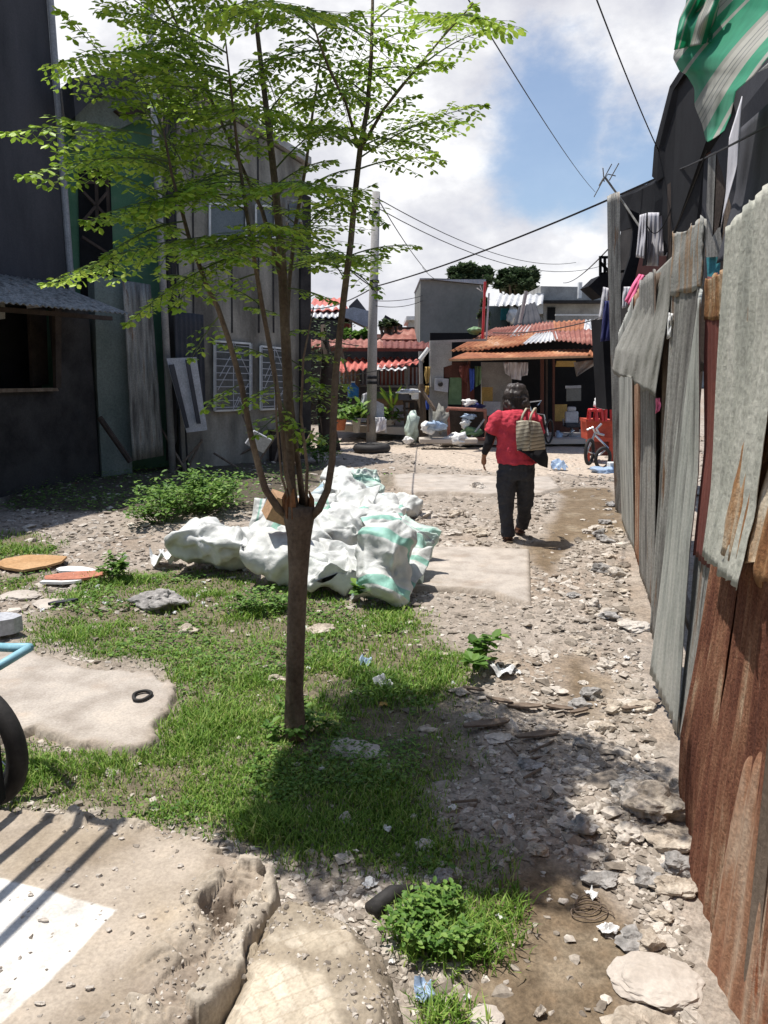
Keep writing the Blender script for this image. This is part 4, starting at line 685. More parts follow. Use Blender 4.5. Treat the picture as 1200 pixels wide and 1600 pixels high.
# ---------------------------------------------------------------- buildings on the left
LA = ((-5.1, 10), (-4.42, 11.85)); LB = ((-4.42, 11.85), (-1.38, 14.25))
def wallbox(name, p0, p1, z0, z1, depth, mat, parent, ztop2=None):       # box along a ground line, pushed back to the left/far side
    p0, p1 = Vector((*p0, 0)), Vector((*p1, 0)); n = Vector((-(p1-p0).y, (p1-p0).x, 0)).normalized()*depth; z2 = z1 if ztop2 is None else ztop2
    u = Vector((0, 0, 1)); A = [p0+u*z0, p1+u*z0, p1+n+u*z0, p0+n+u*z0, p0+u*z1, p1+u*z2, p1+n+u*z2, p0+n+u*z1]
    return MB().add(A, [(3, 2, 1, 0), (4, 5, 6, 7), (0, 1, 5, 4), (1, 2, 6, 5), (2, 3, 7, 6), (3, 0, 4, 7)]).obj(name, MAT[mat], parent)
def lp(line, s, off=0):
    a, b = Vector(line[0]), Vector(line[1]); n = Vector((-(b-a).y, (b-a).x)).normalized(); return tuple(a+(b-a)*s + n*(-off))
def onwall(name, poly, line, off, mat, parent, th=.05, **k):
    a, b = Vector((*line[0], 0)), Vector((*line[1], 0)); n = Vector((-(b-a).y, (b-a).x, 0)).normalized()
    V = [PL(x, y, line, off) for x, y in poly]; o = MB().prism(V, n*th if k.get('back', 1) else -n*th).obj(name, MAT[mat], parent)
    if k.get('label'): o['label'] = k['label']
    return o
LN = lambda line: Vector((-(line[1][1]-line[0][1]), line[1][0]-line[0][0], 0)).normalized()
b1 = thing('dark_house', Vector((-5.6, 9, 0)), 'tall charcoal walled house at the left edge with an awning over its dark window', 'house')
e0 = lp(LA, -3.4, -.35); e1 = lp(LA, 1.0, -.35)
wallbox('upper_wall', e0, e1, 2.55, 8.2, 4.5, 'charcoal', b1)
w1 = MB()                                           # lower wall with a real window opening
z0, z1 = -.1, 2.55; o0 = PL(-2, 480, LA).z
def wseg(s0, s1, za, zb, mat='darkwall', name='lower_wall'): return wallbox(name, lp(LA, s0), lp(LA, s1), za, zb, .12, mat, b1)
def sat(px): v = PL(px, 540, LA); a, b = Vector(LA[0]), Vector(LA[1]); return (Vector((v.x, v.y))-a).dot(b-a)/(b-a).length_squared
sW = sat(90); wz0 = PL(90, 606, LA).z; wz1 = PL(90, 470, LA).z
wseg(sW, 1.0, z0, z1); wseg(-3.4, sW, z0, wz0); wseg(-3.4, sW, wz1, z1); wseg(-3.4, -1.0, wz0, wz1)
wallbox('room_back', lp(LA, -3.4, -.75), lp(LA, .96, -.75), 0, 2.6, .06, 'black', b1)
wallbox('side_wall', lp(LA, .97, -.13), lp(LA, 1.0, -.13), 0, 2.5, 4, 'darkwall', b1)
onwall('door_frame', [(86, 478), (96, 478), (96, 606), (88, 606)], LA, .03, 'darkwood', b1, .06)
onwall('window_post', [(46, 470), (72, 474), (76, 600), (52, 604)], LA, -.4, 'darkwood', b1, .06)
onwall('window_sill', [(-300, 640), (-60, 608), (90, 606), (92, 611), (-60, 615), (-300, 648)], LA, .08, 'wood', b1, .1)
o = onwall('wall_plate', [(42, 472), (64, 470), (66, 480), (44, 482)], LA, .2, 'paper', b1, .02)
onwall('wall_panel', [(0, 462), (8, 463), (8, 498), (0, 499)], LA, .1, 'galv', b1, .02)
onwall('red_kerb', [(60, 768), (145, 750), (145, 755), (60, 775)], LA, .12, 'oxide', b1, .12)
wallbox('awning_beam', lp(LA, -3.4, .35), lp(LA, 1.05, .35), 2.36, 2.42, .06, 'darkwood', b1)
aw0, aw1 = [Vector((*lp(LA, s, -.35), 2.9)) for s in (-3.4, .8)]; aN = -LN(LA)
mb = MB(); mb.grid(lambda u, v: aw0.lerp(aw1, u) + aN*(1.45*v) + Vector((0, 0, -.5*v + .014*math.sin(u*8.3*2*PI*10))), 420, 3, th=.004); mb.obj('awning', MAT['galv'], b1, smooth=True)
MB().tube([Vector((*lp(LA, 1.02, -.32), .3)), Vector((*lp(LA, 1.02, -.32), 8))], .05, 10).obj('drain_pipe', MAT['pvc'], b1)
b2 = thing('green_house', Vector((-4.2, 12.2, 0)), 'green plastered house with a painted-in dark balcony recess between the charcoal house and the grey house', 'house')
sB = lambda px, py=540: (lambda v: (Vector((v.x, v.y))-Vector(LB[0])).dot(Vector(LB[1])-Vector(LB[0]))/(Vector(LB[1])-Vector(LB[0])).length_squared)(PL(px, py, LB, -.3))
g1 = sB(262)
wallbox('wall', lp(LB, -.35, -.5), lp(LB, g1, -.5), 0, 5.5, 4, 'greenwall', b2)
onwall('balcony', [(122, 262), (172, 262), (178, 430), (205, 440), (205, 475), (127, 478)], LB, -.45, 'black', b2, .02, label='flat black sheet painted for the shade of a balcony recess')  # recess shade put in as a flat black sheet on the wall
onwall('parapet', [(118, 180), (150, 150), (258, 118), (262, 150), (235, 178), (118, 235)], LB, -.3, 'palegreen', b2, .15)
onwall('roof', [(112, 122), (232, 102), (235, 112), (150, 150), (118, 182)], LB, .2, 'charcoal', b2, 1.5)
onwall('eave_shadow_strip', [(180, 172), (235, 160), (240, 176), (190, 180)], LB, -.2, 'darkwood', b2, .1)  # dark strip painted for the shade under the eave, no real board
mb = MB()
for a, b in [((126, 285), (170, 285)), ((130, 300), (168, 340)), ((168, 300), (130, 345)), ((167, 262), (170, 345)), ((128, 345), (172, 345)), ((128, 370), (175, 400)), ((150, 262), (152, 345))]: mb.bar(PL(*a, LB, -.3), PL(*b, LB, -.3), .04)
mb.obj('balcony_rail', MAT['darkwood'], b2)
onwall('pillar', [(147, 430), (195, 435), (203, 590), (207, 745), (160, 752), (152, 600)], LB, .05, 'palegreen', b2, .3, label='pale weathered pillar')
def vsheet(name, poly4, line, off, mat, parent=None, lam=.076, amp=.01, nu=120, nv=10, label=None, cat=None):
    (a, b, c, d) = [PL(*q, line, off) for q in poly4]; n = -LN(line); w = (b-a).length
    f = lambda u, v: (a.lerp(b, u)).lerp(d.lerp(c, u), v) + n*(amp*math.sin(2*PI*u*w/lam)+.03*math.sin(2*v+u*2))
    mb = MB().grid(f, nu, nv, th=.003)
    if parent: return mb.obj(name, MAT[mat], parent, smooth=True)
    return tag(mb.obj(name, MAT[mat], None, (a+c)/2, smooth=True), label, cat)
vsheet('leaning_sheet', [(191, 438), (234, 445), (257, 712), (206, 720)], LB, .22, 'galv', None, label='tall grey corrugated sheet standing against the green house beside the pale pillar', cat='metal sheet')
vsheet('leaning_sheet', [(272, 486), (316, 492), (322, 640), (275, 640)], LB, .3, 'slategrey', None, label='dark corrugated sheet standing behind the leaning white board', cat='metal sheet')
tag(MB().tube([PL(155, 652, LB, .35), PL(204, 722, LB, .6)], .045, 7).obj('fallen_pole', MAT['darkwood'], None, PL(204, 722, LB, .6)), 'dark pole leaning against the pale pillar at the foot of the green house', 'pole')
b3 = thing('grey_house', Vector((-2.9, 13.3, 0)), 'stained grey concrete house behind the tree with white window grilles', 'house')
za = PL(268, 105, LB).z; zb = PL(487, 262, LB).z
wallbox('wall', lp(LB, g1+.005), lp(LB, 1.0), 0, za*.98, 4, 'render', b3, zb)
pa = Vector((*lp(LB, g1, .1), za*.98+.02)); pb = Vector((*lp(LB, 1.02, .1), zb+.02)); nb = LN(LB)
MB().prism([pa, pb, pb+Vector((0, 0, .12)), pa+Vector((0, 0, .12))], nb*4.3).obj('roof', MAT['farconc'], b3)
for a in ((470, 486, 300, 720), (262, 276, 160, 720)):
    onwall('corner_pillar', [(a[0], a[2]), (a[1], a[2]+8), (a[1], a[3]-30), (a[0], a[3])], LB, .06, 'darkwall', b3, .06)
for a in (300, 360, 402, 425): onwall('wall_joint', [(a, 175), (a+2, 175), (a+4, 520), (a+2, 520)], LB, .015, 'darkwall', b3, .02)
def window(px0, py0, px1, py1, grille, lab=None, mat='glass'):
    w = onwall('window', [(px0, py0), (px1, py0+4), (px1, py1), (px0, py1+2)], LB, .04, mat, b3, .05)
    if lab: w['label'] = lab
    f = MB(); c = [PL(x, y, LB, .07) for x, y in ((px0, py0), (px1, py0+4), (px1, py1), (px0, py1+2))]
    for i in range(4): f.bar(c[i], c[(i+1) % 4], .03)
    f.obj('window_frame', MAT['white'], w)
    if grille:
        gm = MB()
        q = lambda u, v: (c[0].lerp(c[1], u)).lerp(c[3].lerp(c[2], u), v) - nb*.06
        for k in range(10): gm.tube([q(0, (k+.5)/10), q(1, (k+.5)/10)], .008, 4)
        for u in (0, .48, 1): gm.tube([q(u, 0), q(u, 1)], .009, 4)
        for a, b in (((.1, .5), (.4, .2)), ((.5, 0), (.95, .5)), ((.05, .7), (.4, .35)), ((.55, .95), (.9, .6)), ((.5, .95), (.62, .8)), ((.62, .8), (.75, .95))): gm.tube([q(*a), q(*b)], .007, 4)
        gm.obj('grille', MAT['greyboard'], w)
window(335, 533, 391, 640, True, 'lower window with white decorative grille'); window(407, 541, 447, 638, True, 'lower window with narrower white grille')
window(328, 318, 385, 372, False, 'upper dark window', 'glass'); window(334, 253, 357, 286, False, 'small upper window with white frame', 'glass'); window(400, 320, 430, 372, False, None, 'glass')
wb = thing('window_box', PL(460, 335, LB, .3), 'boxed window grille projecting from the upper right of the grey house', 'window box'); mb = MB()
c = [PL(448, 313, LB, .45), PL(470, 315, LB, .45), PL(470, 345, LB, .45), PL(448, 346, LB, .45)]; c2 = [PL(450, 318, LB, .0), PL(474, 322, LB, .0), PL(474, 362, LB, .0), PL(450, 362, LB, .0)]
for i in range(4): mb.bar(c[i], c[(i+1) % 4], .035); mb.bar(c[i], c2[i], .03)
mb.obj('frame', MAT['galv'], wb); MB().prism(c2, -LN(LB)*.03).obj('pane', MAT['glass'], wb)
# clutter in the shade
lb = thing('leaning_board', PL(290, 620, LB, 1.0), 'white board with dark strips leaning in front of the grey house', 'board')
onb = lambda poly, off, m, n, th=.02: onwall(n, poly, LB, off, m, lb, th)
onb([(260, 560), (307, 558), (324, 672), (292, 676)], .55, 'greyboard', 'board'); onb([(264, 570), (272, 569), (296, 668), (291, 669)], .62, 'slategrey', 'strip'); onb([(290, 562), (296, 562), (314, 662), (308, 662)], .62, 'slategrey', 'strip')
random.seed(21)
for k, (a, b, w, h, m, n, lab) in enumerate([(300, 716, .7, .8, 'darkwood', 'crate', 'dark stacked crate under the leaning white board'), (350, 716, .6, .6, 'darkwood', 'crate', 'dark wooden crate below the left window grille'), (395, 716, .8, .45, 'slategrey', 'crate', 'low dark box in the middle of the shaded junk'), (440, 718, .7, .55, 'darkwood', 'crate', 'dark crate behind the tree stems'), (322, 655, .45, .5, 'slategrey', 'crate', 'dark box leaning on top of the stacked crate')]):
    c = G(a, b); t = thing(n, c, lab, 'crate'); zz = .62 if k == 4 else 0
    MB().box((c.x, c.y, h/2+zz), (w, .5, h), .7).obj('box', MAT[m], t, bev=.01); MB().box((c.x, c.y, h+.015+zz), (w*1.05, .55, .03), .74).obj('lid', MAT['wood'], t)
tag(MB().box(P(404, 690, 11.2), (.32, .05, .24), .6, .4, .5).obj('box', MAT['greyboard'], None, P(404, 690, 11.2), bev=.01), 'pale square box tilted in the junk below the window grille', 'box')
for k in range(10):
    a = random.uniform(260, 460); q = G(a, random.uniform(715, 745)); tag(MB().tube([q+Vector((0, 0, .03)), q+Vector((random.uniform(-.7, .7), .3, random.uniform(.1, .9)))], .02, 5).obj('stick', MAT['wood'], None, q), 'thin wooden stick in the shaded junk by the grey house', 'stick', 'sticks in the shaded junk')
# dark stump-like shrub trunk at the corner of the grey house
st = thing('dead_tree', G(512, 700), 'dark dead tree trunk with hanging vines at the corner of the grey house', 'tree')
c = G(512, 702); mb = MB(); mb.tube([c+Vector((0, 0, -.1)), c+Vector((0, 0, .25)), c+Vector((-.05, 0, .9)), c+Vector((.02, 0, 1.7)), c+Vector((-.06, .1, 2.5))], [.3, .2, .14, .12, .05], 12, wob=.3)
mb.obj('trunk', MAT['darkwood'], st, smooth=True); mb = MB()
for k in range(9): a = random.uniform(0, 6.28); q = c+Vector((0, 0, random.uniform(.8, 2.3))); mb.tube([q, q+Vector((math.cos(a)*.3, .1, .1)), q+Vector((math.cos(a)*.5, .2, -.7))], [.03, .02, .008], 5)
mb.obj('branch', MAT['wood'], st)
A = np.array([tuple(c+Vector((random.gauss(-.1, .3), random.gauss(0, .2), random.uniform(.5, 2.6)))) for k in range(800)]); V, F = leafcards(A[:, 0], A[:, 1], A[:, 2], .05+.05*RNG.random(800), 1); link('leaves', V, F, MAT['darkgreenleaf'], st)
# service mast beside the green house
sm = PL(268, 700, LB, .3); t = thing('service_mast', Vector((sm.x, sm.y, 0)), 'thin grey service mast with electric cables rising between the green and grey houses', 'pole')
MB().tube([(sm.x, sm.y, 0), (sm.x, sm.y, 9)], .055, 10).obj('pole', MAT['pvc'], t, smooth=True)
for dx in (.12, .2): MB().tube([(sm.x+dx, sm.y+dx*.8, 0), (sm.x+dx, sm.y+dx*.8, 6)], .018, 6).obj('conduit', MAT['cable'], t)
# ---------------------------------------------------------------- moringa tree
TY = 3.34; TB_ = GG(462, 1152); TY = TB_.y
tree = thing('moringa_tree', TB_, 'young moringa tree with a cut trunk, upright stems and feathery green leaves', 'tree')
def TP(px, py, dy=0): return P(px, py, TY+dy)
mb = MB(); mb.tube([TP(462, 1165), TP(461, 1130), TP(460, 1080), TP(463, 980), TP(466, 900), TP(467, 840), TP(467, 808), TP(468, 790)], [.062, .05, .042, .041, .043, .053, .068, .066], 18, wob=.07); mb.obj('trunk', MAT['bark'], tree, smooth=True)
mb = MB()
for k in range(10):                               # splintered cut edge
    a = k/13*6.283; p = TP(467, 800); q = p + Vector((math.cos(a)*.056, math.sin(a)*.05, 0)); hgt = .05+.07*random.random()
    mb.tube([q+Vector((0, 0, -.02)), q+Vector((math.cos(a)*.004, 0, hgt*.6)), q+Vector((math.cos(a)*-.01, 0, hgt))], [.017, .014, .003], 5, wob=.5)
mb.obj('cut_end', MAT['cutwood'], tree)
STEMS = [([(455, 812), (435, 795), (415, 765), (403, 725), (392, 680), (377, 600), (357, 530), (340, 480), (325, 452), (295, 370), (268, 270), (255, 200)], [.022, .021, .018, .016, .015, .014, .013, .012, .011, .009, .006, .004], [0, -.02, -.05, -.05, -.08, -.1, -.12, -.14, -.16, -.22, -.3, -.35]),
 ([(462, 805), (455, 760), (452, 700), (450, 600), (445, 500), (440, 400), (430, 290), (420, 200), (410, 120), (402, 50), (396, -60)], [.024, .024, .024, .025, .024, .022, .018, .015, .013, .011, .007], [0, .02, .04, .06, .08, .1, .14, .2, .25, .3, .35]),
 ([(463, 800), (447, 740), (438, 640), (425, 560), (410, 480), (398, 410), (385, 330), (372, 240), (362, 150), (352, 60)], [.014, .012, .012, .012, .011, .01, .009, .007, .005, .003], [-.03, -.04, -.05, -.06, -.08, -.1, -.12, -.15, -.2, -.25]),
 ([(480, 812), (498, 795), (512, 765), (519, 720), (521, 660), (524, 590), (530, 530), (538, 460), (548, 380), (555, 300), (563, 230), (574, 170), (580, 90), (582, 20), (583, -60)], [.024, .022, .019, .018, .018, .018, .017, .017, .016, .015, .014, .012, .01, .008, .006], [0, -.02, -.03, -.03, -.02, 0, .02, .05, .08, .1, .14, .18, .2, .24, .28]),
 ([(475, 800), (468, 740), (460, 680), (452, 600), (448, 520), (452, 440), (462, 350), (478, 260), (488, 180), (500, 100), (515, 20)], [.017, .015, .014, .013, .012, .011, .01, .008, .007, .005, .003], [.03, .05, .08, .12, .18, .24, .3, .38, .45, .5, .55]),
 ([(478, 800), (480, 730), (470, 650), (474, 560), (490, 480)], [.009, .008, .007, .005, .003], [0, -.03, -.05, -.08, -.1]),
 ([(458, 802), (440, 745), (432, 660), (430, 580)], [.007, .006, .005, .003], [-.02, -.05, -.1, -.18]),
 ([(438, 430), (410, 330), (350, 200), (300, 90), (250, -20)], [.012, .01, .008, .006, .004], [.08, .15, .25, .35, .45]),
 ([(562, 235), (600, 170), (640, 120), (690, 60), (740, 5)], [.009, .007, .006, .004, .003], [.14, .1, .05, 0, -.05]),
 ([(560, 170+60), (540, 160), (515, 110), (500, 70), (480, 10)], [.008, .007, .006, .005, .003], [.14, .05, -.02, -.1, -.15])]
SP = []
for pts, rr, dd in STEMS:
    V = [TP(a, b, c) for (a, b), c in zip(pts, dd)]; MB().tube(V, [r*.86 for r in rr], 10, wob=.08).obj('branch', MAT['bark'], tree, smooth=True); SP.append(V)
allp = [(p, i) for V in SP for i, p in enumerate(V) if p.z > 1.5]
LV = []; LF = []; tw = MB(); BASE = np.array([(0, 0, 0), (.3, .22, .03), (.7, .27, .03), (1, 0, -.03), (.7, -.27, .03), (.3, -.22, .03)])
def leaflet(p, d, up, s):
    d = d.normalized(); sd = d.cross(up)
    if sd.length < 1e-4: sd = d.orthogonal()
    sd.normalize(); n = sd.cross(d); k = len(LV)*6
    A = np.array((tuple(d), tuple(sd), tuple(n))); LV.append(np.array(tuple(p)) + (BASE @ A)*s)
    LF.append((k, k+1, k+2, k+3)); LF.append((k, k+3, k+4, k+5))
def frond(B, T, wid=1.0, ls=.03, sag=.12, dens=1.0, arch=.12):
    L = (T-B).length; D = (T-B).normalized(); up = Vector((0, 0, 1)); C_ = (B+T)/2 + up*arch*L
    bz = lambda t: B*(1-t)**2 + C_*2*t*(1-t) + T*t*t
    tw.tube([bz(k/8) for k in range(9)], [.0042, .0038, .0034, .003, .0026, .0022, .0018, .0014, .001], 4, cap=False)
    n = max(4, int(L/.05*dens)); side = D.cross(up); side = side.normalized() if side.length > .05 else Vector((1, 0, 0))
    for i in range(n):
        t = .22+.78*i/(n-1); p = bz(t); dr = (bz(min(1, t+.02))-bz(t-.02)).normalized(); env = math.sin(PI*min(1, (t-.1)/.9*.75+.25))**.8
        pl = L*.42*wid*env*(.8+.4*random.random())*(1-.45*t)
        for sg in (-1, 1):
            dd = (dr*.65 + side*sg*(.9+.2*random.random()) + up*random.uniform(-.25, .1)).normalized(); m = max(2, int(pl/.026)); pe = p + dd*pl - up*sag*pl
            tw.tube([p, p.lerp(pe, .5)+up*.015*pl, pe], [.0016, .0012, .0008], 3, cap=False)
            for j in range(1, m+1):
                q = p.lerp(pe, j/m) - up*sag*pl*(j/m)**2*.3
                s2 = dd.cross(up).normalized()
                for h in (-1, 1): leaflet(q, dd*.35 + s2*h + up*random.uniform(-.7, .15), up + Vector((random.gauss(0, .35), random.gauss(0, .35), 0)), ls*random.uniform(.7, 1.25))
            leaflet(pe, dd-up*.3, up, ls*1.1)
    leaflet(T, D-up*.3, up, ls*1.1)
# fronds read from the photograph: (start pixel, start depth), (tip pixel, tip depth)
FR = [((235, 160), (95, 20), -.5), ((270, 130), (100, 95), -.45), ((290, 210), (8, 207), -.55), ((300, 250), (100, 240), -.5), ((310, 250), (36, 275), -.6), ((320, 300), (130, 260), -.4), ((345, 320), (135, 345), -.55), ((330, 330), (165, 400), -.45), ((360, 370), (72, 442), -.6), ((400, 380), (200, 505), -.5), ((400, 390), (270, 480), -.3),
 ((360, 190), (200, 180), -.3), ((350, 200), (430, 175), -.4), ((385, 260), (260, 330), -.5), ((375, 160), (180, 140), -.25), ((370, 120), (230, 110), -.3), ((340, 80), (160, 20), -.1), ((300, 60), (150, -30), 0), ((330, 40), (260, 95), -.1), ((380, 60), (290, 10), -.1),
 ((400, 50), (500, 20), .2), ((404, 110), (500, 65), .1), ((415, 180), (480, 110), .3), ((420, 210), (340, 150), .4), ((425, 260), (520, 190), .3), ((430, 300), (520, 250), .4), ((435, 330), (330, 260), .35),
 ((435, 420), (330, 380), -.3), ((440, 400), (420, 350), -.5), ((430, 385), (330, 400), -.55), ((440, 390), (560, 300), -.45), ((445, 410), (580, 290), .1), ((450, 430), (600, 400), .1), ((470, 380), (560, 410), .3), ((460, 350), (380, 300), .35),
 ((545, 400), (650, 385), .1), ((545, 420), (590, 460), -.1), ((545, 390), (490, 420), 0), ((540, 440), (480, 360), .15), ((553, 320), (500, 330), -.1), ((552, 330), (600, 350), .1), ((560, 270), (500, 280), .1), ((565, 260), (690, 250), 0), ((562, 245), (755, 165), -.05), ((565, 225), (720, 190), .15), ((570, 200), (650, 150), .1), ((570, 210), (680, 240), .25),
 ((575, 170), (520, 140), -.1), ((560, 230), (480, 200), -.1), ((575, 150), (490, 100), .1), ((580, 120), (660, 110), .2), ((580, 80), (640, 50), .1), ((582, 60), (510, 30), .1), ((582, 40), (640, 0), .1), ((600, 165), (660, 100), -.05), ((640, 120), (750, 50), -.1), ((650, 110), (700, 100), 0), ((690, 60), (740, 10), 0), ((620, 145), (560, 100), .05),
 ((500, 70), (430, 30), -.1), ((500, 60), (560, 20), -.1), ((515, 110), (440, 90), -.1), ((530, 150), (470, 160), 0),
 ((340, 490), (300, 560), -.1), ((375, 600), (320, 640), -.1), ((425, 560), (350, 540), .1), ((430, 600), (380, 640), -.1), ((450, 560), (500, 600), .1), ((452, 600), (520, 640), 0), ((450, 640), (400, 680), -.05), ((470, 620), (540, 600), .1), ((448, 520), (500, 520), .15), ((448, 500), (390, 480), .1), ((474, 560), (530, 560), .1), ((410, 480), (360, 450), -.1), ((452, 450), (520, 470), .2), ((398, 420), (330, 470), .1), ((440, 620), (470, 700), 0), ((430, 660), (500, 690), .05),
 ((385, 330), (300, 300), .1), ((372, 240), (440, 200), -.2), ((372, 250), (290, 230), .1), ((362, 150), (430, 100), -.1), ((295, 370), (200, 340), -.1), ((268, 280), (180, 220), .1), ((258, 210), (200, 100), .1), ((255, 200), (320, 140), -.1), ((325, 455), (260, 430), 0)]
random.seed(5)
for (a, b, dy) in FR:
    px, py = a; q = min(((p - TP(px, py)).length, p) for p, i in allp)[1] if False else None
    best = None
    for V in SP:
        for i in range(len(V)-1):
            for t in (0, .25, .5, .75):
                w = V[i].lerp(V[i+1], t); u, v = proj(w.x, w.y, w.z); dd = math.hypot(u-px, v-py)
                if best is None or dd < best[0]: best = (dd, w)
    B = best[1]; T = P(b[0], b[1], TY+dy+random.uniform(-.08, .08)); frond(B, T, 1.05, .03, dens=.9)
for k in range(24):                               # the rest of the crown, all round, fore and aft
    V = random.choice(SP[:5]+SP[7:]); i = random.randrange(max(1, len(V)//2), len(V)-1); B = V[i].lerp(V[i+1], random.random())
    if B.z < 1.85: continue
    a = random.uniform(0, 6.28); L = random.uniform(.35, .62); dy = math.sin(a); T = B + Vector((math.cos(a)*L*.8, dy*L*1.25, random.uniform(-.22, .12)))
    u, v = proj(T.x, T.y, T.z)
    if u > 620 and random.random() < .8: continue
    frond(B, T, 1.1, .032)
for k in range(120):                               # unseen crown top, packed with extra fronds to deepen the ground shadow
    z = random.uniform(3.45, 3.8); B = Vector((TB_.x+random.uniform(-.62, -.15), TY+random.uniform(-.35, .35), z)); a = random.uniform(0, 6.28); L = random.uniform(.35, .6)
    frond(B, B + Vector((math.cos(a)*L, math.sin(a)*L*1.1, random.uniform(-.15, .1))), 1.1, .036)
link('crown', np.concatenate(LV), LF, MAT['leaf'], tree); tw.obj('twig', MAT['twig'], tree); print('leaflets', len(LV))
# ---------------------------------------------------------------- sacks
from mathutils import noise as MN
def sack(px, py, w, d, h, mat, label, rz=0, rx=0, ry=0, seed=1, pinch=.3, z=0, open_=0, crease=.046):
    c = GG(px, py); c.z = max(c.z, 0)+z; m = Matrix.Rotation(rz, 3, 'Z') @ Matrix.Rotation(rx, 3, 'X') @ Matrix.Rotation(ry, 3, 'Y'); off = Vector((seed*3.1, seed*1.7, seed))
    V = []; U = []; n, k_ = 56, 72; pts = []
    for j in range(n+1):
        v = j/n; t = 2*v-1
        e = (1-abs(t)**3.2)**.5*(1-.0*t)                       # fullness along the sack
        wd = (.92+.08*math.sin(seed*9+v*4))
        for i in range(k_):
            a = 2*PI*i/k_; x = math.copysign(abs(math.cos(a))**.75, math.cos(a)); y = math.copysign(abs(math.sin(a))**.85, math.sin(a))
            p = Vector((x*w/2*wd*(.8+.2*min(1, e*1.3)), t*d/2, y*h/2*max(e, .05)*(1-.25*t*open_)))
            q = p*5.5/max(.5, d) + off
            r = MN.fractal(q*.55, .9, 2, 3)
            cr = 1-2.6*abs(MN.noise(q*.75+Vector((2, 0, 1))*r)); cr = max(0, cr)**2
            cr2 = max(0, 1-4*abs(MN.noise(q*1.6+Vector((0, 3, 1))+Vector((r, -r, r))*.8)))
            f1 = MN.voronoi(Vector((q.x*.62, q.y*.4, q.z*.62))+Vector((r, r, -r))*.35)[0]; f2 = MN.voronoi(q*1.5+Vector((r, -r, r))*.3)[0]; cr = (f1[0]-.35)*2.6; cr2 = (f2[0]-.4)*2.2; r *= .8
            nr = Vector((x*.3, t*.15, y)).normalized(); p += nr*(r*.7+cr*.9-.3+cr2*.28)*crease + Vector((MN.noise(q*.5+off), MN.noise(q*.45-off), MN.noise(q*.4)))*.09
            pts.append(p); U.append((i/k_, v))
    V = [m @ p for p in pts]; zz = min(p.z for p in V); V = [c + p - Vector((0, 0, zz+.015)) for p in V]
    V = [Vector((p.x, p.y, c.z+.004+(p.z-c.z)*.25)) if p.z < c.z+.02 else p for p in V]
    F = [(j*k_+i, j*k_+(i+1) % k_, (j+1)*k_+(i+1) % k_, (j+1)*k_+i) for j in range(n) for i in range(k_)] + [tuple(range(k_-1, -1, -1)), tuple(range(n*k_, (n+1)*k_))]
    o = link('sack', V, F, SACKM[mat], None, c, True, U); return tag(o, label, 'sack', 'heap of discarded sacks')
R5 = R(50)
SK = [(340, 890, .6, .75, .42, 0, 'crumpled white plastic sack lying apart at the left end of the heap', 1.4, .1, .2, 1),
 (385, 880, .3, .4, .25, 4, 'small flattened pale blue bag between the leftmost sack and the heap', 1.2, 0, 0, 2),
 (440, 872, .5, .62, .5, 1, 'white sack with a green stripe standing behind the trunk on the left of the heap', -.3, .75, 0, 3),
 (455, 912, .5, .85, .38, 0, 'smooth full white sack lying in front just left of the trunk', 1.25, .05, .1, 4),
 (520, 922, .45, .55, .36, 0, 'white sack with grey print lying in front right of the trunk', .3, .1, 0, 5),
 (596, 938, .46, .66, .42, 2, 'big sack with green bands and grey print standing at the front right of the heap', -.35, .95, .1, 6),
 (645, 905, .26, .55, .34, 3, 'pale green sack slumped at the right end of the heap', -.5, .7, .2, 7),
 (500, 868, .45, .5, .42, 1, 'white sack with green end showing behind the right of the trunk', .6, .5, 0, 8),
 (535, 872, .5, .55, .5, 0, 'bright white crumpled sack in the middle of the heap', -.8, .3, .3, 9),
 (590, 862, .5, .55, .52, 0, 'white sack lying on top of the big green banded sack', 1.0, .2, -.2, 10),
 (540, 830, .5, .6, .55, 0, 'grey shaded open mouthed sack at the top of the heap', .3, .9, .2, 11),
 (512, 815, .45, .5, .5, 4, 'pale blue green sack at the back left of the heap', -.6, .8, 0, 12),
 (600, 822, .45, .6, .34, 2, 'turquoise striped sack leaning at the back of the heap', 1.1, .35, .3, 13),
 (570, 795, .4, .5, .45, 3, 'mint green sack standing at the very back of the heap', .2, .9, 0, 14),
 (622, 808, .45, .5, .3, 0, 'white sack lying flat at the back right of the heap', .9, .1, 0, 15),
 (540, 768, .5, .6, .28, 0, 'pale flat sack lying alone behind the heap', 1.5, .1, 0, 16),
 (470, 842, .3, .4, .4, 1, 'small white sack with a green patch behind the trunk fork', 0, .8, 0, 17)]
for a in SK: sack(a[0], a[1], a[2]*.92, a[3]*.9, a[4]*.72, a[5], a[6], a[7], a[8], a[9], a[10])
def flatsack(px, py, z, w, d, mat, label, rz=0, tx=0, ty_=0, seed=1, amp=.055):
    c = GG(px, py); c.z = max(c.z, 0)+z; m = Matrix.Rotation(rz, 3, 'Z') @ Matrix.Rotation(tx, 3, 'X') @ Matrix.Rotation(ty_, 3, 'Y'); off = Vector((seed*5.3, seed*2.9, 0))
    def f(u, v):
        x, y = (u-.5)*w, (v-.5)*d; q = Vector((x, y, 0))*4.2+off; a = MN.voronoi(q*1.1+Vector((MN.noise(q), MN.noise(q+off), 0))*.6)[0]; b_ = MN.voronoi(q*2.7)[0]
        h = (a[0]-.4)*1.6*amp + (b_[0]-.35)*.5*amp + MN.noise(q*.5)*amp*1.6
        e = min(u, 1-u, v, 1-v); x *= 1+.12*MN.noise(q*.6+off); y *= 1+.12*MN.noise(q*.6-off)
        return c + m @ Vector((x, y, h - .05*max(0, 1-e*6)**2))
    o = MB().grid(f, 60, 60, th=.007).obj('empty_sack', SACKM[mat], None, c, smooth=True, uv=True); tag(o, label, 'sack', 'heap of discarded sacks')
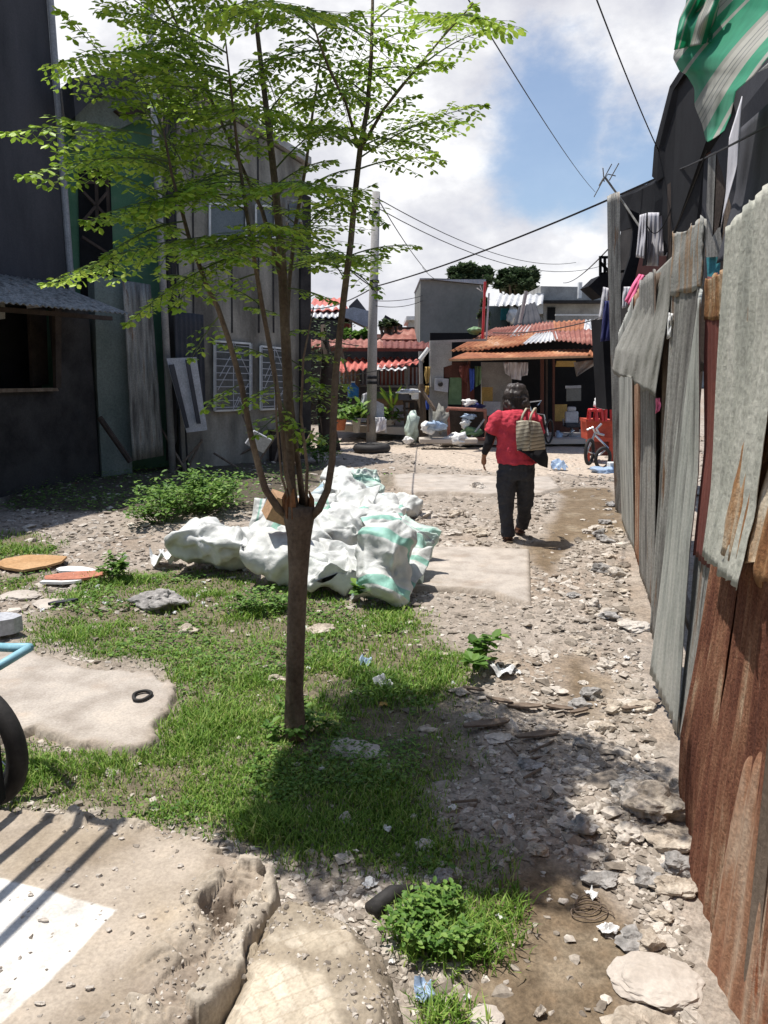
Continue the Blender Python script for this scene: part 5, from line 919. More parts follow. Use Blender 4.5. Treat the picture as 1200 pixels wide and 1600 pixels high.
for a in [(600, 868, .36, .55, .5, 2, 'empty green banded sack spread over the top right of the heap', .4, .35, .2, 1), (545, 848, .4, .5, .5, 0, 'empty white sack crumpled over the middle of the heap', -.5, .5, -.2, 2), (500, 850, .3, .45, .5, 1, 'empty sack with a green stripe hanging down right behind the trunk', .2, .8, .1, 3), (640, 880, .2, .4, .45, 3, 'empty pale green sack folded over the right end of the heap', -.8, .7, .3, 4),
          (575, 812, .32, .45, .5, 4, 'empty pale blue green sack on the back of the heap', .9, .5, .2, 5), (470, 885, .3, .4, .45, 0, 'empty white sack folded between trunk and left standing sack', .6, .4, -.3, 6), (420, 862, .3, .35, .45, 1, 'empty green striped sack leaning on the left side of the heap', -.2, .95, .2, 7), (610, 835, .22, .4, .4, 0, 'empty white sack slumped at the back right of the heap', 1.2, .3, .3, 8),
          (540, 912, .22, .4, .4, 0, 'empty white sack with folds at the front of the heap', .1, .5, .2, 9), (625, 925, .22, .38, .4, 2, 'empty green banded sack at the front right corner of the heap', -.6, .8, -.2, 10), (528, 765, .15, .5, .4, 0, 'empty pale sack spread on the ground behind the heap', .1, .15, 0, 12)]: flatsack(*a)
tag(MB().box(P(442, 795, 5.9), (.24, .16, .2), .5, .3, .4).obj('cardboard_box', MAT['cardboard'], None, P(442, 795, 5.9)), 'torn brown cardboard box seen through the tree fork', 'box')
def crumple(w, seed):                              # a creased scrap of thin sheet
    off = Vector((seed*1.7, seed*.9, 0))
    def f(u, v):
        x, y = u-.5, v-.5; q = Vector((x, y, 0))*2.6+off; a = MN.voronoi(q*1.2)[0][0]; k = 1-.35*MN.noise(q*.8)
        r = 1-.25*abs(math.sin(2*math.atan2(y, x)))
        return (x*w*k*r, y*w*.75*k*r, w*((a-.35)*.45+MN.noise(q*.7)*.35))
    return MB().grid(f, 12, 12, th=.002)
for i, (px, py, s, m, lab) in enumerate([(598, 1072, .07, 'paper', 'crumpled white plastic wrapper in the grass at the edge of the tree shadow'), (570, 1035, .06, 'bluetrash', 'pale blue crumpled wrapper in the grass'), (786, 1056, .09, 'paper', 'flattened white and blue wrapper beside the leafy weed'), (578, 1382, .035, 'paper', 'bright white scrap above the mosaic lump'), (925, 1397, .03, 'paper', 'white scrap on the rubble by the mud'), (950, 1452, .04, 'paper', 'torn white scrap on the wet mud'), (662, 1550, .05, 'bluetrash', 'blue plastic bag stuck between mosaic lump and mud'), (872, 735, .2, 'bluetrash', 'pale blue plastic sheet lying on the path near the rear concrete'), (845, 650, .08, 'paper', 'x'), (262, 882, .22, 'paper', 'dirty white plastic left of the leftmost sack'), (600, 1100, .03, 'yellow', 'small orange wrapper in the grass'), (610, 1085, .02, 'redcl', 'tiny red wrapper in the grass'), (475, 980, .03, 'paper', 'tiny white scrap right behind the trunk'), (640, 930, .04, 'paper', 'white scrap in front of the pale green sack')]):
    if lab == 'x': continue
    c = GG(px, py); o = crumple(s*1.6, i+200).obj('litter', MAT[m], smooth=False); o.location = c+Vector((0, 0, s*.3)); o.rotation_euler.z = i*1.3; tag(o, lab, 'litter')
for k in range(60):
    px, py = (random.uniform(0, 330), random.uniform(850, 960)) if k < 34 else (random.uniform(480, 1000), random.uniform(960, 1580)); c = GG(px, py); s = random.uniform(.012, .028)*max(1, c.y/4)
    if (sdf(np.array([c.x]), np.array([c.y]), STEP)[0] > -.1) or sdf(np.array([c.x]), np.array([c.y]), MOS)[0] > -.05 or c.x > .3+.27*c.y: continue
    o = crumple(s*1.5, k+300).obj('litter_scrap', MAT[random.choice(['paper', 'paper', 'stone'])]); o.location = c+Vector((0, 0, .012)); o.rotation_euler = (random.uniform(-.3, .3), random.uniform(-.3, .3), random.random()*6); tag(o, 'tiny pale scrap of litter lying on the ground', 'litter', 'tiny litter scraps on the ground')
def flatpiece(px, py, w, d, mat, label, cat, rz=0, seed=0, th=.02):
    c = GG(px, py); n = 9; V = []
    for k in range(n): a = 6.283*k/n; r = 1+.35*(vn1(k*3.3+seed)-.5); V.append(Vector((math.cos(a)*w/2*r, math.sin(a)*d/2*r, .01)))
    o = MB().prism(V, (0, 0, th)).obj('debris', MAT[mat]); o.location = c+Vector((0, 0, .01)); o.rotation_euler.z = rz; tag(o, label, cat)
flatpiece(50, 885, .55, .5, 'mudboard', 'flat mud coloured board lying in the grass at the left edge', 'board', 0, 1)
flatpiece(120, 908, .45, .26, 'redclay', 'broken red clay tile piece in the debris on the left', 'tile', .3, 2); flatpiece(95, 915, .3, .1, 'paper', 'white tile fragment lying on the red tile piece', 'tile', .1, 3); flatpiece(118, 894, .34, .16, 'paper', 'larger white broken tile behind the red clay piece', 'tile', -.2, 4); flatpiece(100, 950, .2, .06, 'slategrey', 'dark slate fragment in the grass below the red tile', 'tile', .6, 5)
flatpiece(0, 995, .28, .2, 'greyboard', 'white board lying at the left edge above the blue metal frame', 'board', .2, 6, .1)
for k, (px, py, w) in enumerate([(820, 1105, .2), (875, 1110, .16), (780, 1100, .14), (905, 1115, .12), (740, 1085, .12), (868, 905, .1), (1000, 1110, .25), (760, 1140, .25), (840, 1150, .22)]):
    flatpiece(px, py, w, w*.25, 'wood', ['flat splintered board piece on the dirt path, number %d from the tree' % (k+1)][0] if False else 'splintered flat wood piece lying on the dirt path', 'wood piece', random.uniform(-.5, .5), k+9, .01)
# ring-shaped hose piece on the slab, wire on the mud
c = G(222, 1090, .03); o = MB().loop([c+Vector((math.cos(a)*.043*(1+.1*math.sin(3*a)), math.sin(a)*.058, .012)) for a in [k*PI/12 for k in range(24)]], .0085, 8).obj('hose_ring', MAT['rubber'], None, c, smooth=True); tag(o, 'black rubber hose ring lying on the left concrete slab', 'ring')
c = GG(925, 1430); o = MB().tube([c+Vector((math.cos(a)*.07*(1-.03*a), math.sin(a*1.02)*.035+a*.004, .012+.004*math.sin(5*a))) for a in [k*.3 for k in range(60)]], .0022, 5).obj('wire', MAT['wood'], None, c); tag(o, 'thin tangled wire loop lying on the mud', 'wire')
c = GG(590, 1412); o = MB().tube([c+Vector((-.02, -.05, .02)), c+Vector((.05, .02, .03)), c+Vector((.12, .06, .01))], [.03, .028, .02], 10).obj('pipe', MAT['rubber'], None, c, smooth=True); tag(o, 'short dark pipe end poking out behind the mosaic lump', 'pipe')
tag(MB().tube([GG(600, 1420)+Vector((0, 0, .02)), GG(640, 1385)+Vector((0, 0, .02))], .012, 6).obj('stick', MAT['darkwood'], None, GG(600, 1420)), 'dark stick lying behind the short pipe by the mosaic lump', 'stick')
for k in range(7): a = GG(random.uniform(620, 1020), random.uniform(1080, 1260)); b = a+Vector((random.uniform(-.15, .15), random.uniform(-.1, .1), 0)); tag(MB().tube([a+Vector((0, 0, .015)), b+Vector((0, 0, .025))], .006, 5).obj('stick', MAT['wood'], None, a), 'thin dry stick lying on the path in the tree shadow', 'stick', 'dry sticks on the path')
# ---------------------------------------------------------------- pedicab wheel and frame, and the gate whose shadow falls on the step (both mostly outside the frame)
wc = P(-34, 1165, 2.74); cy = thing('pedicab', Vector((wc.x, wc.y, 0)), 'light blue metal pedicab with a dusty black tyre at the left edge', 'pedicab')
ax = Vector((-.42, -.9, 0)).normalized(); rad = .215; e1_ = ax.cross(Vector((0, 0, 1))).normalized()
wz = rad+.04+.02; wc.z = wz
wh = MB().loop([wc + (e1_*math.cos(a)+Vector((0, 0, 1))*math.sin(a))*rad for a in [k*PI/24 for k in range(48)]], .038, 12).obj('wheel', MAT['rubber'], cy, smooth=True)
MB().loop([wc + (e1_*math.cos(a)+Vector((0, 0, 1))*math.sin(a))*(rad-.045) for a in [k*PI/20 for k in range(40)]], .012, 8).obj('rim', MAT['chrome'], wh, smooth=True)
sp_ = MB()
for k in range(16): a = k*PI/8; sp_.tube([wc+ax*.02*(-1)**k, wc+(e1_*math.cos(a)+Vector((0, 0, 1))*math.sin(a))*(rad-.045)], .002, 4)
sp_.lathe(wc-ax*.03, [(.02, 0), (.02, .06)], 10, ax); sp_.obj('spokes', MAT['chrome'], wh)
fm = MB(); q = lambda x, y, z: Vector((x, y, z))
a0 = P(46, 1012, 3.0); fm.tube([a0, P(0, 1040, 2.9), P(-160, 1120, 2.8)], .018, 8); fm.tube([a0, P(15, 1012, 3.1), P(-140, 1005, 3.3)], .02, 8); fm.tube([P(-30, 1050, 2.9), wc], .016, 8); fm.tube([P(-140, 1005, 3.3), P(-160, 1120, 2.8)], .018, 8)
fm.tube([P(-140, 1005, 3.3), P(-300, 900, 3.4), P(-300, 1100, 3.0)], .018, 8); fm.obj('frame', MAT['bluepaint'], cy, smooth=True)
MB().box((-2.0, 2.78, .5), (.6, .55, .3)).obj('side_panel', MAT['bluepaint'], cy)  # unseen box added only for the shadow it casts onto the step
gt = thing('metal_gate', Vector((-1.52, 2.6, TOPZ)), 'metal gate with horizontal bars standing open left of the worn step, casting a barred shadow', 'gate')
gx, gy = -1.43, 2.57; gh = 1.95; gd = Vector((-.16, -.62, 0)).normalized(); gA = Vector((gx, gy, TOPZ-.04)); gB = gA+gd*1.9
MB().bar(gA, gA+Vector((0, 0, gh)), .055).obj('post', MAT['black'], gt); MB().bar(gB, gB+Vector((0, 0, gh)), .055).obj('post', MAT['black'], gt)
for k in range(5): z = Vector((0, 0, gh-.02-k*.43)); MB().bar(gA+z, gB+z, .03).obj('gate_bar', MAT['black'], gt)
# ---------------------------------------------------------------- the person walking away
pc = GG(797, 846); PY = pc.y; person = thing('person', Vector((pc.x, PY, pc.z)), 'person walking away on the dirt path in a red shirt and dark trousers, a woven bag on the right shoulder', 'person')
person['label'] = 'person walking away in red shirt and dark trousers with a woven bag on one shoulder'
def Q(px, py, dy=0): return P(px, py, PY+dy)
def loft(mb, rings, n=28):                        # rings: centre, rx, ry, (roll)
    V = [c + Vector((math.cos(2*PI*k/n)*rx, math.sin(2*PI*k/n)*ry, 0)) for c, rx, ry in rings for k in range(n)]; m = len(rings)
    return mb.add(V, [(i*n+k, i*n+(k+1) % n, (i+1)*n+(k+1) % n, (i+1)*n+k) for i in range(m-1) for k in range(n)] + [tuple(range(n-1, -1, -1)), tuple(range((m-1)*n, m*n))])
def melt(o, vox, smooth=6, f=.5):
    r = o.modifiers.new('remesh', 'REMESH'); r.mode = 'VOXEL'; r.voxel_size = vox; r.use_smooth_shade = True
    if smooth: s = o.modifiers.new('smooth', 'SMOOTH'); s.iterations = smooth; s.factor = f
    return o
def folds(o, size, strength, seed=0):
    t = bpy.data.textures.new('folds', 'CLOUDS'); t.noise_scale = size; d = o.modifiers.new('folds', 'DISPLACE'); d.texture = t; d.strength = strength; d.texture_coords = 'GLOBAL'
def limb(mb, pts, n=14): mb.tube([p for p, r in pts], [r for p, r in pts], n)
b = MB()
hc = Q(806, 618, .07)
b.ico(hc, .1, 3, 0, 1, (.86, 1.0, 1.12)); b.ico(hc+Vector((0, .05, -.05)), .07, 2, 0, 1, (.85, .8, .9)); b.ico(hc+Vector((0, .105, -.02)), .018, 2, 0, 1, (.8, 1, 1.3))
for sx in (-1, 1): b.ico(hc+Vector((sx*.084, 0, -.01)), .025, 2, 0, 1, (.4, .8, 1.2)); b.ico(hc+Vector((sx*.032, .088, .01)), .014, 2, 0, 1)
b.ico(hc+Vector((0, .095, -.062)), .02, 2, 0, 1, (1.3, .5, .4))
limb(b, [(hc+Vector((0, -.01, -.06)), .05), (Q(806, 640, .02), .055), (Q(806, 650), .08)])
loft(b, [(Q(806, 646), .1, .08), (Q(806, 655), .165, .1), (Q(806, 690), .14, .1), (Q(806, 715), .15, .11), (Q(806, 735), .15, .11)])
limb(b, [(Q(780, 653), .055), (Q(769, 678), .045), (Q(765, 692, -.02), .04), (Q(758, 708, .05), .027), (Q(756, 713, .07), .024)])
limb(b, [(Q(833, 653), .055), (Q(842, 680), .045), (Q(845, 697, .02), .04), (Q(840, 690, .2), .028)])
for s, x0, x1, x2, dy, fy in ((0, 795, 793, 794, 0, 838), (1, 815, 817, 813, .28, 824)): limb(b, [(Q(x0, 730, 0), .065), (Q(x1+(3 if s else -2), 782, dy*.4), .042), (Q(x2, fy, dy), .035)])
fl = Vector((pc.x-.015, PY, gz(pc.x, PY)+.035)); fr_ = Q(813, 828, .3)
b.tube([fl+Vector((0, -.03, .03)), fl+Vector((0, .06, .01)), fl+Vector((-.005, .17, -.005))], [.034, .035, .03], 12); b.tube([fr_+Vector((0, -.03, .05)), fr_+Vector((0, .05, 0)), fr_+Vector((.01, .12, -.05))], [.033, .034, .03], 12)
for hb, sg, dr in ((Q(756, 714, .07), 1, Vector((.05, .25, -1)).normalized()), (Q(840, 689, .22), -1, Vector((0, .9, -.2)).normalized())):
    b.tube([hb, hb+dr*.04, hb+dr*.075], [.02, .028, .024], 10); sd = dr.cross(Vector((1, 0, 0))).normalized()
    for k, ln in enumerate((.055, .066, .07, .06)):
        f0 = hb+dr*.07+sd*(-.024+.016*k); b.tube([f0, f0+dr*ln*.5, f0+dr*ln*.9+Vector((sg*.012, 0, 0)), f0+dr*ln+Vector((sg*.022, 0, 0))], [.0085, .008, .0075, .006], 7)
    f0 = hb+dr*.03-sd*.024; b.tube([f0, f0-sd*.022+dr*.02, f0-sd*.026+dr*.045], [.01, .0095, .007], 7)
body = melt(b.obj('body', MAT['skin'], person), .0055, 4)
s = MB(); loft(s, [(Q(807, 636, .03), .062, .06), (Q(807, 640, .02), .1, .08), (Q(806, 644, .01), .155, .1), (Q(806, 651), .185, .115), (Q(806, 662), .19, .125), (Q(806, 680), .183, .125), (Q(806, 700), .182, .13), (Q(807, 714), .19, .135), (Q(808, 724), .195, .14)])
limb(s, [(Q(786, 650), .07), (Q(776, 658), .078), (Q(770, 668), .076), (Q(766, 677), .074)]); limb(s, [(Q(826, 650), .07), (Q(836, 659), .076), (Q(840, 678), .072)])
s = melt(s.obj('shirt', MAT['shirt'], person), .008, 8); folds(s, .07, .035); folds(s, .2, .03)
v = MB()
for s0 in ((776, 838), ): pass
limb(v, [(Q(769, 672), .05), (Q(766, 684, -.01), .048), (Q(764, 692, -.02), .045), (Q(757, 708, .05), .033)]); melt(v.obj('sleeve', MAT['sleeve'], person), .006, 3)
v = MB(); limb(v, [(Q(841, 672), .05), (Q(845, 697, .02), .045), (Q(841, 690, .17), .034)]); melt(v.obj('sleeve', MAT['sleeve'], person), .006, 3)
tr = MB(); loft(tr, [(Q(807, 715), .165, .12), (Q(807, 725), .172, .125), (Q(807, 738), .175, .125), (Q(807, 748), .165, .115)])
limb(tr, [(Q(791, 735), .098), (Q(792, 760), .098), (Q(791, 785, .02), .08), (Q(792, 812), .068), (Q(794, 838, -.01), .066)]); limb(tr, [(Q(820, 735), .095), (Q(820, 760, .04), .096), (Q(821, 785, .1), .078), (Q(819, 808, .2), .066), (Q(816, 822, .26), .064)])
tr = melt(tr.obj('trousers', MAT['trouser'], person), .008, 6); folds(tr, .06, .03); folds(tr, .16, .02)
h = MB(); h.ico(hc+Vector((0, -.012, .01)), .112, 4, .12, 2.2, (.98, .95, 1.0), 3); h.ico(hc+Vector((-.055, -.03, -.075)), .075, 3, .2, 2, (1, 1, 1.1), 4); h.ico(hc+Vector((.05, -.03, -.08)), .08, 3, .2, 2, (1, 1, 1.15), 5); h.ico(hc+Vector((0, -.04, -.09)), .09, 3, .2, 2, (1.1, .8, 1), 6)
h = melt(h.obj('hair', MAT['hair'], person), .007, 2); folds(h, .05, .012)
hs = MB()
for k in range(420):
    a = random.uniform(-PI, 0) if k % 3 else random.uniform(0, PI); r = .104+.014*random.random(); u = hc+Vector((math.cos(a)*r*.6, math.sin(a)*r*.6, .09)); m_ = hc+Vector((math.cos(a)*r*1.08, math.sin(a)*r*1.02, -.02)); e = hc+Vector((math.cos(a)*r*1.0, math.sin(a)*r*.95-.01, -.13-.05*random.random())); hs.tube([u, m_, e], [.0012, .0022, .001], 4)
hs.obj('hair_strands', MAT['hair'], person)
for f0 in (fl, fr_): mb = MB(); mb.box(f0+Vector((0, .06, -.028)), (.085, .24, .018), 0, -.12 if f0 is fr_ else 0).tube([f0+Vector((-.045, .05, -.02)), f0+Vector((-.03, .06, .035)), f0+Vector((.03, .06, .035)), f0+Vector((.045, .05, -.02))], .01, 6).tube([f0+Vector((-.04, .0, -.02)), f0+Vector((0, -.05, .01)), f0+Vector((.04, 0, -.02))], .009, 6); mb.obj('sandal', MAT['sandal'], person, bev=.004)
BAGM = stripes('woven_striped_bag', [(0, (.42, .37, .28)), (.4, (.48, .43, .33)), (.62, (.07, .055, .045)), (.78, (.42, .36, .27)), (.9, (.1, .08, .06))], 8, 1, .85, 0, .25, .03)
bag = thing('woven_bag', Q(828, 700, -.16), 'striped woven tote bag with dark lower half hanging from the walking person', 'bag')
def bagface(L_, R_, yl, yr, mat, nm, uvb=True, bulge=.03):
    A, B = ipoly(L_, 14), ipoly(R_, 14); mb = MB(); mb.grid(lambda u, v: Q(A[round(v*14)][0]*(1-u)+B[round(v*14)][0]*u, A[round(v*14)][1]*(1-u)+B[round(v*14)][1]*u, yl+(yr-yl)*u - bulge*math.sin(PI*u)*math.sin(PI*min(1, v*1.1)) + .006*math.sin(9*u+7*v)), 14, 14, uv=lambda u, v: (u, v+.06*u), th=.012); mb.obj(nm, mat, bag, smooth=True, uv=True)
bagface([(807, 658), (808, 680), (808, 704)], [(827, 657), (828, 680), (828, 704)], -.15, -.22, BAGM, 'panel'); bagface([(827, 657), (828, 680), (828, 704)], [(842, 661), (848, 680), (851, 702)], -.22, -.1, BAGM, 'side_panel')
bagface([(808, 703), (822, 710), (843, 727)], [(851, 700), (855, 715), (854, 731)], -.2, -.08, MAT['sleeve'], 'lower_panel'); bagface([(851, 702), (853, 715), (854, 731)], [(843, 690), (848, 705), (851, 725)], -.08, .02, MAT['sleeve'], 'end_panel')
bagface([(808, 658), (808, 680), (809, 703)], [(842, 661), (848, 680), (851, 702)], -.1, -.02, MAT['sleeve'], 'back_panel')
for a in ((814, 823), (827, 833)): mb = MB(); mb.tube([Q(a[0], 660, -.17), Q(a[0]+3, 648, -.15), Q(a[0]+8, 639, -.06), Q(a[1]+4, 638, .04), Q(a[1]+3, 652, .13), Q(a[1], 668, .1)], .011, 6); mb.obj('strap', BAGM, bag, smooth=True)
# ---------------------------------------------------------------- utility pole and wires
pb_ = G(580, 692); t = thing('utility_pole', pb_, 'tall concrete utility pole standing in the middle of the yard', 'pole')
MB().tube([pb_+Vector((0, 0, -.1)), pb_+Vector((.04, 0, 2.6)), P(588, 300, pb_.y)], [.115, .1, .08], 16).obj('shaft', MAT['greypole'], t, smooth=True)
for py in (333, 440, 452, 590, 598): c = P(585 if py < 500 else 581, py, pb_.y); MB().tube([c-Vector((0, 0, .03)), c+Vector((0, 0, .03))], .125 if py > 500 else .105, 14).obj('band', MAT['cable'], t)
top = P(588, 318, pb_.y); q_ = P(585, 448, pb_.y)
def wire(a, b, sag, label, r=.012, n=20):
    a, b = Vector(a), Vector(b); pts = [a.lerp(b, k/n)-Vector((0, 0, sag*4*(k/n)*(1-k/n))) for k in range(n+1)]; tag(MB().tube(pts, r, 5, cap=False).obj('cable', MAT['cable'], None, a), label, 'cable')
wire(q_, P(1045, 270, 9.5), .1, 'thick black cable running from the utility pole up to the dark shack', .014); wire(P(1045, 270, 9.5), P(1210, 190, 3.6), .02, 'black cable crossing the shack wall below the striped tarp', .007)
wire(q_, P(480, 482, 24), .15, 'black cable running left from the utility pole behind the tree', .014); wire(P(590, 310, pb_.y), P(668, 425, 30), .1, 'thin wire dropping right from the top of the utility pole'); wire(P(590, 310, 17), P(900, 410, 34), .5, 'thin high wire running right behind the utility pole', .01)
wire(P(590, 325, 17), P(960, 408, 34), .8, 'second thin high wire running right behind the utility pole', .01)
wire(P(720, -20, 6), P(930, 300, 22), .1, 'thin wire hanging across the sky right of the tree', .006); wire(P(925, -20, 6), P(1048, 275, 10), .05, 'thin wire dropping across the blue gap to the shack roof', .006)
wire(P(880, 442, 28), P(966, 372, 10), .15, 'cable from the far concrete house to the tall ribbed panel', .01); wire(P(585, 450, 17), P(545, 420, 10), .02, 'short wire leaving the utility pole toward the trees', .01)
wire(P(588, 470, 17), P(660, 462, 22), .05, 'lower wire between the utility pole and the grey cement building', .008); wire(P(588, 478, 17), P(660, 470, 22), .08, 'lowest wire between the utility pole and the grey cement building', .008)
wire(P(1104, 235, 5), P(1048, 372, 6), .02, 'loose cord falling from the tip of the striped tarp', .004); wire(P(770, 520, 17.5), P(960, 490, 15.5), .12, 'black cable lying over the rusty roof of the central shack', .012)
wire(P(540, 588, 16.5), P(655, 562, 17), .03, 'clothes line stretched below the red awning', .008); wire(P(700, 445, 22), P(660, 418, 30), .1, 'thin wire above the grey cement building', .01); wire(P(1060, 290, 8.5), P(1010, 350, 9), .25, 'white looped cord hanging under the dark eave', .006)
wire(P(250, 430, 12.2), P(560, 540, 16.5), .2, 'cable crossing in front of the grey house wall', .01)
# ---------------------------------------------------------------- central shack
cs = thing('central_shack', G(830, 688), 'low shack with patched orange and rust roof sheets and an open dark front', 'house')
def roofsheet(c4, mat, lam=.1, amp=.018, name='roof_sheet', par=None, sub=None):
    (a, b, c, d) = [P(*x) for x in c4]; w = (b-a).length; n = (b-a).cross(d-a).normalized(); nu = min(160, max(10, int(w/lam*8)))
    return MB().grid(lambda u, v: a.lerp(b, u).lerp(d.lerp(c, u), v)+n*(amp*math.sin(2*PI*u*w/lam)+.01*math.sin(7*u+3*v)), nu, 3, th=.006).obj(name, MAT[mat], par or cs, smooth=True)
for c4, m in [([(703, 549, 16.6), (760, 546, 16.5), (800, 524, 18.4), (748, 526, 18.4)], 'orange'), ([(758, 546.5, 16.45), (818, 538, 16.4), (842, 520, 18.3), (798, 524, 18.4)], 'orange'), ([(816, 538, 16.4), (872, 531, 16.3), (868, 518, 18), (838, 521, 18.2)], 'zincroof'), ([(868, 532, 16.2), (952, 540, 15.6), (952, 514, 17.6), (862, 517, 18)], 'redroof'),
              ([(744, 527, 18.3), (800, 524, 18.4), (812, 509, 20), (775, 512, 20)], 'redroof'), ([(796, 524.5, 18.35), (870, 518, 18.1), (868, 502, 20), (808, 508, 20)], 'redroof'), ([(866, 518.5, 18), (915, 517, 17.8), (918, 500, 20), (864, 502, 20)], 'orange'), ([(911, 517.5, 17.8), (955, 516, 17.5), (955, 497, 20), (914, 500, 20)], 'zincroof'),
              ([(795, 527, 18.2), (822, 523, 18.2), (836, 508, 19.9), (812, 509, 19.9)], 'zincroof')]: roofsheet(c4, m)
roofsheet([(700, 562, 15.6), (930, 556, 15.3), (935, 545, 16.6), (730, 550, 16.6)], 'orange', .1, .006, 'awning'); roofsheet([(918, 556, 15.2), (960, 552, 14.9), (962, 534, 16.0), (922, 545, 16.4)], 'orange', .12, .03, 'awning')
MB().bar(P(702, 563, 15.58), P(928, 557, 15.28), .05, .04).obj('awning_edge', MAT['cardboard'], cs)
MB().bar(P(672, 534, 16.7), P(760, 531, 16.9), .06, .05).obj('beam', MAT['farconc'], cs)
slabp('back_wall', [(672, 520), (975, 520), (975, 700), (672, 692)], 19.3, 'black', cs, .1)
slabp('side_wall', [(672, 532), (706, 532), (706, 570), (693, 574), (693, 605), (673, 605)], 17.0, 'farconc', cs, .3, label='pale concrete front corner'); slabp('side_wall', [(671, 604), (700, 604), (700, 690), (671, 692)], 17.05, 'farconc', cs, .25)
for px, w_, m in ((731, 4, 'brown'), (845, 5, 'brown'), (853, 3, 'darkwood'), (955, 5, 'redwood'), (864, 3, 'brown')): slabp('post', [(px, 558), (px+w_, 558), (px+w_, 690), (px, 690)], 17.0, m, cs, .08)
slabp('wall_panel', [(694, 566), (732, 566), (732, 590), (694, 590)], 17.1, 'brown', cs, .06, label='brown board under the awning'); slabp('wall_panel', [(703, 590), (721, 590), (721, 632), (700, 632)], 17.1, 'greenpanel', cs, .05, label='green painted panel')
slabp('wall_panel', [(722, 588), (740, 588), (742, 640), (722, 640)], 17.3, 'oxide', cs, .05); slabp('wall_panel', [(752, 566), (800, 566), (800, 650), (752, 650)], 17.9, 'farconc', cs, .05, label='dim grey inner wall'); slabp('wall_panel', [(864, 632), (886, 632), (886, 658), (864, 658)], 17.9, 'yellow', cs, .05, label='yellow brown board behind the white chair')
slabp('wall_panel', [(858, 658), (905, 658), (905, 690), (858, 690)], 18.1, 'brown', cs, .05); slabp('wall_panel', [(753, 605), (770, 605), (770, 635), (753, 640)], 17.6, 'yellow', cs, .04); slabp('wall_panel', [(758, 628), (782, 628), (782, 648), (758, 648)], 17.2, 'greyboard', cs, .3)
slabp('shelf_board', [(870, 564), (900, 564), (898, 573), (868, 573)], 17.0, 'yellow', cs, .03); slabp('mirror', [(885, 605), (908, 604), (908, 626), (885, 627)], 18, 'glass', cs, .03); slabp('mirror_frame', [(884, 603), (908, 602), (908, 606), (884, 607)], 17.97, 'greyboard', cs, .03)
slabp('floor_slab', [(690, 696), (955, 693), (955, 686), (690, 688)], 16.3, 'concrete', cs, 2.5)
mbx = thing('meter_box', P(691, 600, 16.8), 'pale electric meter box with round dial on the concrete corner of the central shack', 'meter box'); slabp('case', [(680, 591), (701, 592), (700, 613), (679, 610)], 16.85, 'greyboard', mbx, .14); MB().lathe(P(688, 600, 16.83), [(.055, 0), (.055, .04), (.03, .06)], 16, (0, -1, 0)).obj('dial', MAT['rubber'], mbx)
lt = thing('tube_light', P(664, 558, 16.5), 'white fluorescent tube light on top of the wooden post', 'lamp'); MB().tube([P(656, 562, 16.4), P(664, 552, 16.4), P(670, 544, 16.4)], .045, 10).obj('tube', MAT['white'], lt); MB().tube([P(661, 558, 16.5), P(661, 566, 16.6)], .02, 6).obj('bracket', MAT['galv'], lt)
for a in [([(787, 566), (788, 575), (790, 584)], [(797, 566), (797, 578), (797, 588)]), ([(797, 566), (797, 580), (799, 592)], [(815, 566), (815, 580), (814, 594)]), ([(815, 566), (815, 578), (815, 588)], [(825, 566), (825, 578), (824, 586)])]: cl('laundry', a[0], a[1], 16.5, 16.5, 'whitecloth', 'white garment hanging under the awning above the walking person', 'laundry', nu=10, nv=10, fold=.04, nf=2, seed=a[0][0][0], group='white garments under the awning')
cl('laundry', [(733, 576), (734, 595), (735, 612)], [(741, 576), (741, 595), (740, 608)], 16.8, 16.8, 'blue', 'blue cloth hanging in the dark front of the central shack', 'laundry', nu=8, nv=10, fold=.03, nf=2); cl('laundry', [(718, 572), (717, 580), (720, 590)], [(733, 570), (732, 585), (730, 600)], 16.9, 16.9, 'oxide', 'dull red shirt on a hanger beside the blue cloth', 'laundry', nu=8, nv=10, fold=.03, nf=2)
cl('laundry', [(742, 572), (742, 590), (743, 605)], [(752, 572), (752, 590), (751, 600)], 17.2, 17.2, 'greenpanel', 'dark green garment hanging behind the blue cloth', 'laundry', nu=8, nv=10, fold=.03, nf=2)
cl('plastic_sheet', [(896, 566), (898, 575), (901, 588)], [(945, 560), (925, 573), (903, 587)], 15.8, 15.6, 'clearsheet', 'grey plastic sheet hanging in a point under the right end of the awning', 'sheet', nu=12, nv=10, fold=.03, nf=2)
# red frame bench with clutter in front
rf = thing('market_stall', G(730, 692), 'rusty red pipe frame stall standing in front of the central shack', 'stall'); mb = MB()
Yf = 16.2
for a, b in (((699, 638), (760, 641)), ((699, 638), (702, 688)), ((758, 641), (760, 690)), ((702, 684), (760, 686))): mb.tube([P(*a, Yf), P(*b, Yf)], .035, 8)
mb.obj('frame', MAT['redroof'], rf); MB().tube([P(736, 683, Yf), P(757, 655, Yf-.02)], .02, 6).obj('brace', MAT['greyboard'], rf); slabp('back_board', [(702, 640), (757, 643), (757, 690), (703, 688)], 16.6, 'darkwood', rf, .05)
def lump(px, py, Y, w, h, mat, name, label, cat, seed=1, nz=.4, group=None):
    c = P(px, py, Y); o = MB().ico((0, 0, 0), 1, 3, nz, 1.6, (w/2, w/2.5, h/2), seed).obj(name, MAT[mat], smooth=True); o.location = c; tag(o, label, cat, group); return o
lump(715, 686, 15.9, .42, .26, 'paper', 'plastic_bag', 'white plastic bag lying on the ground before the red pipe frame', 'bag', 3); lump(733, 629, 16.4, .3, .14, 'paper', 'cloth_pile', 'white cloth heaped on the dark table behind the red pipe frame', 'cloth', 4); lump(742, 634, 16.5, .4, .16, 'navy', 'cloth_pile', 'navy cloth heaped beside the white one behind the red pipe frame', 'cloth', 5)
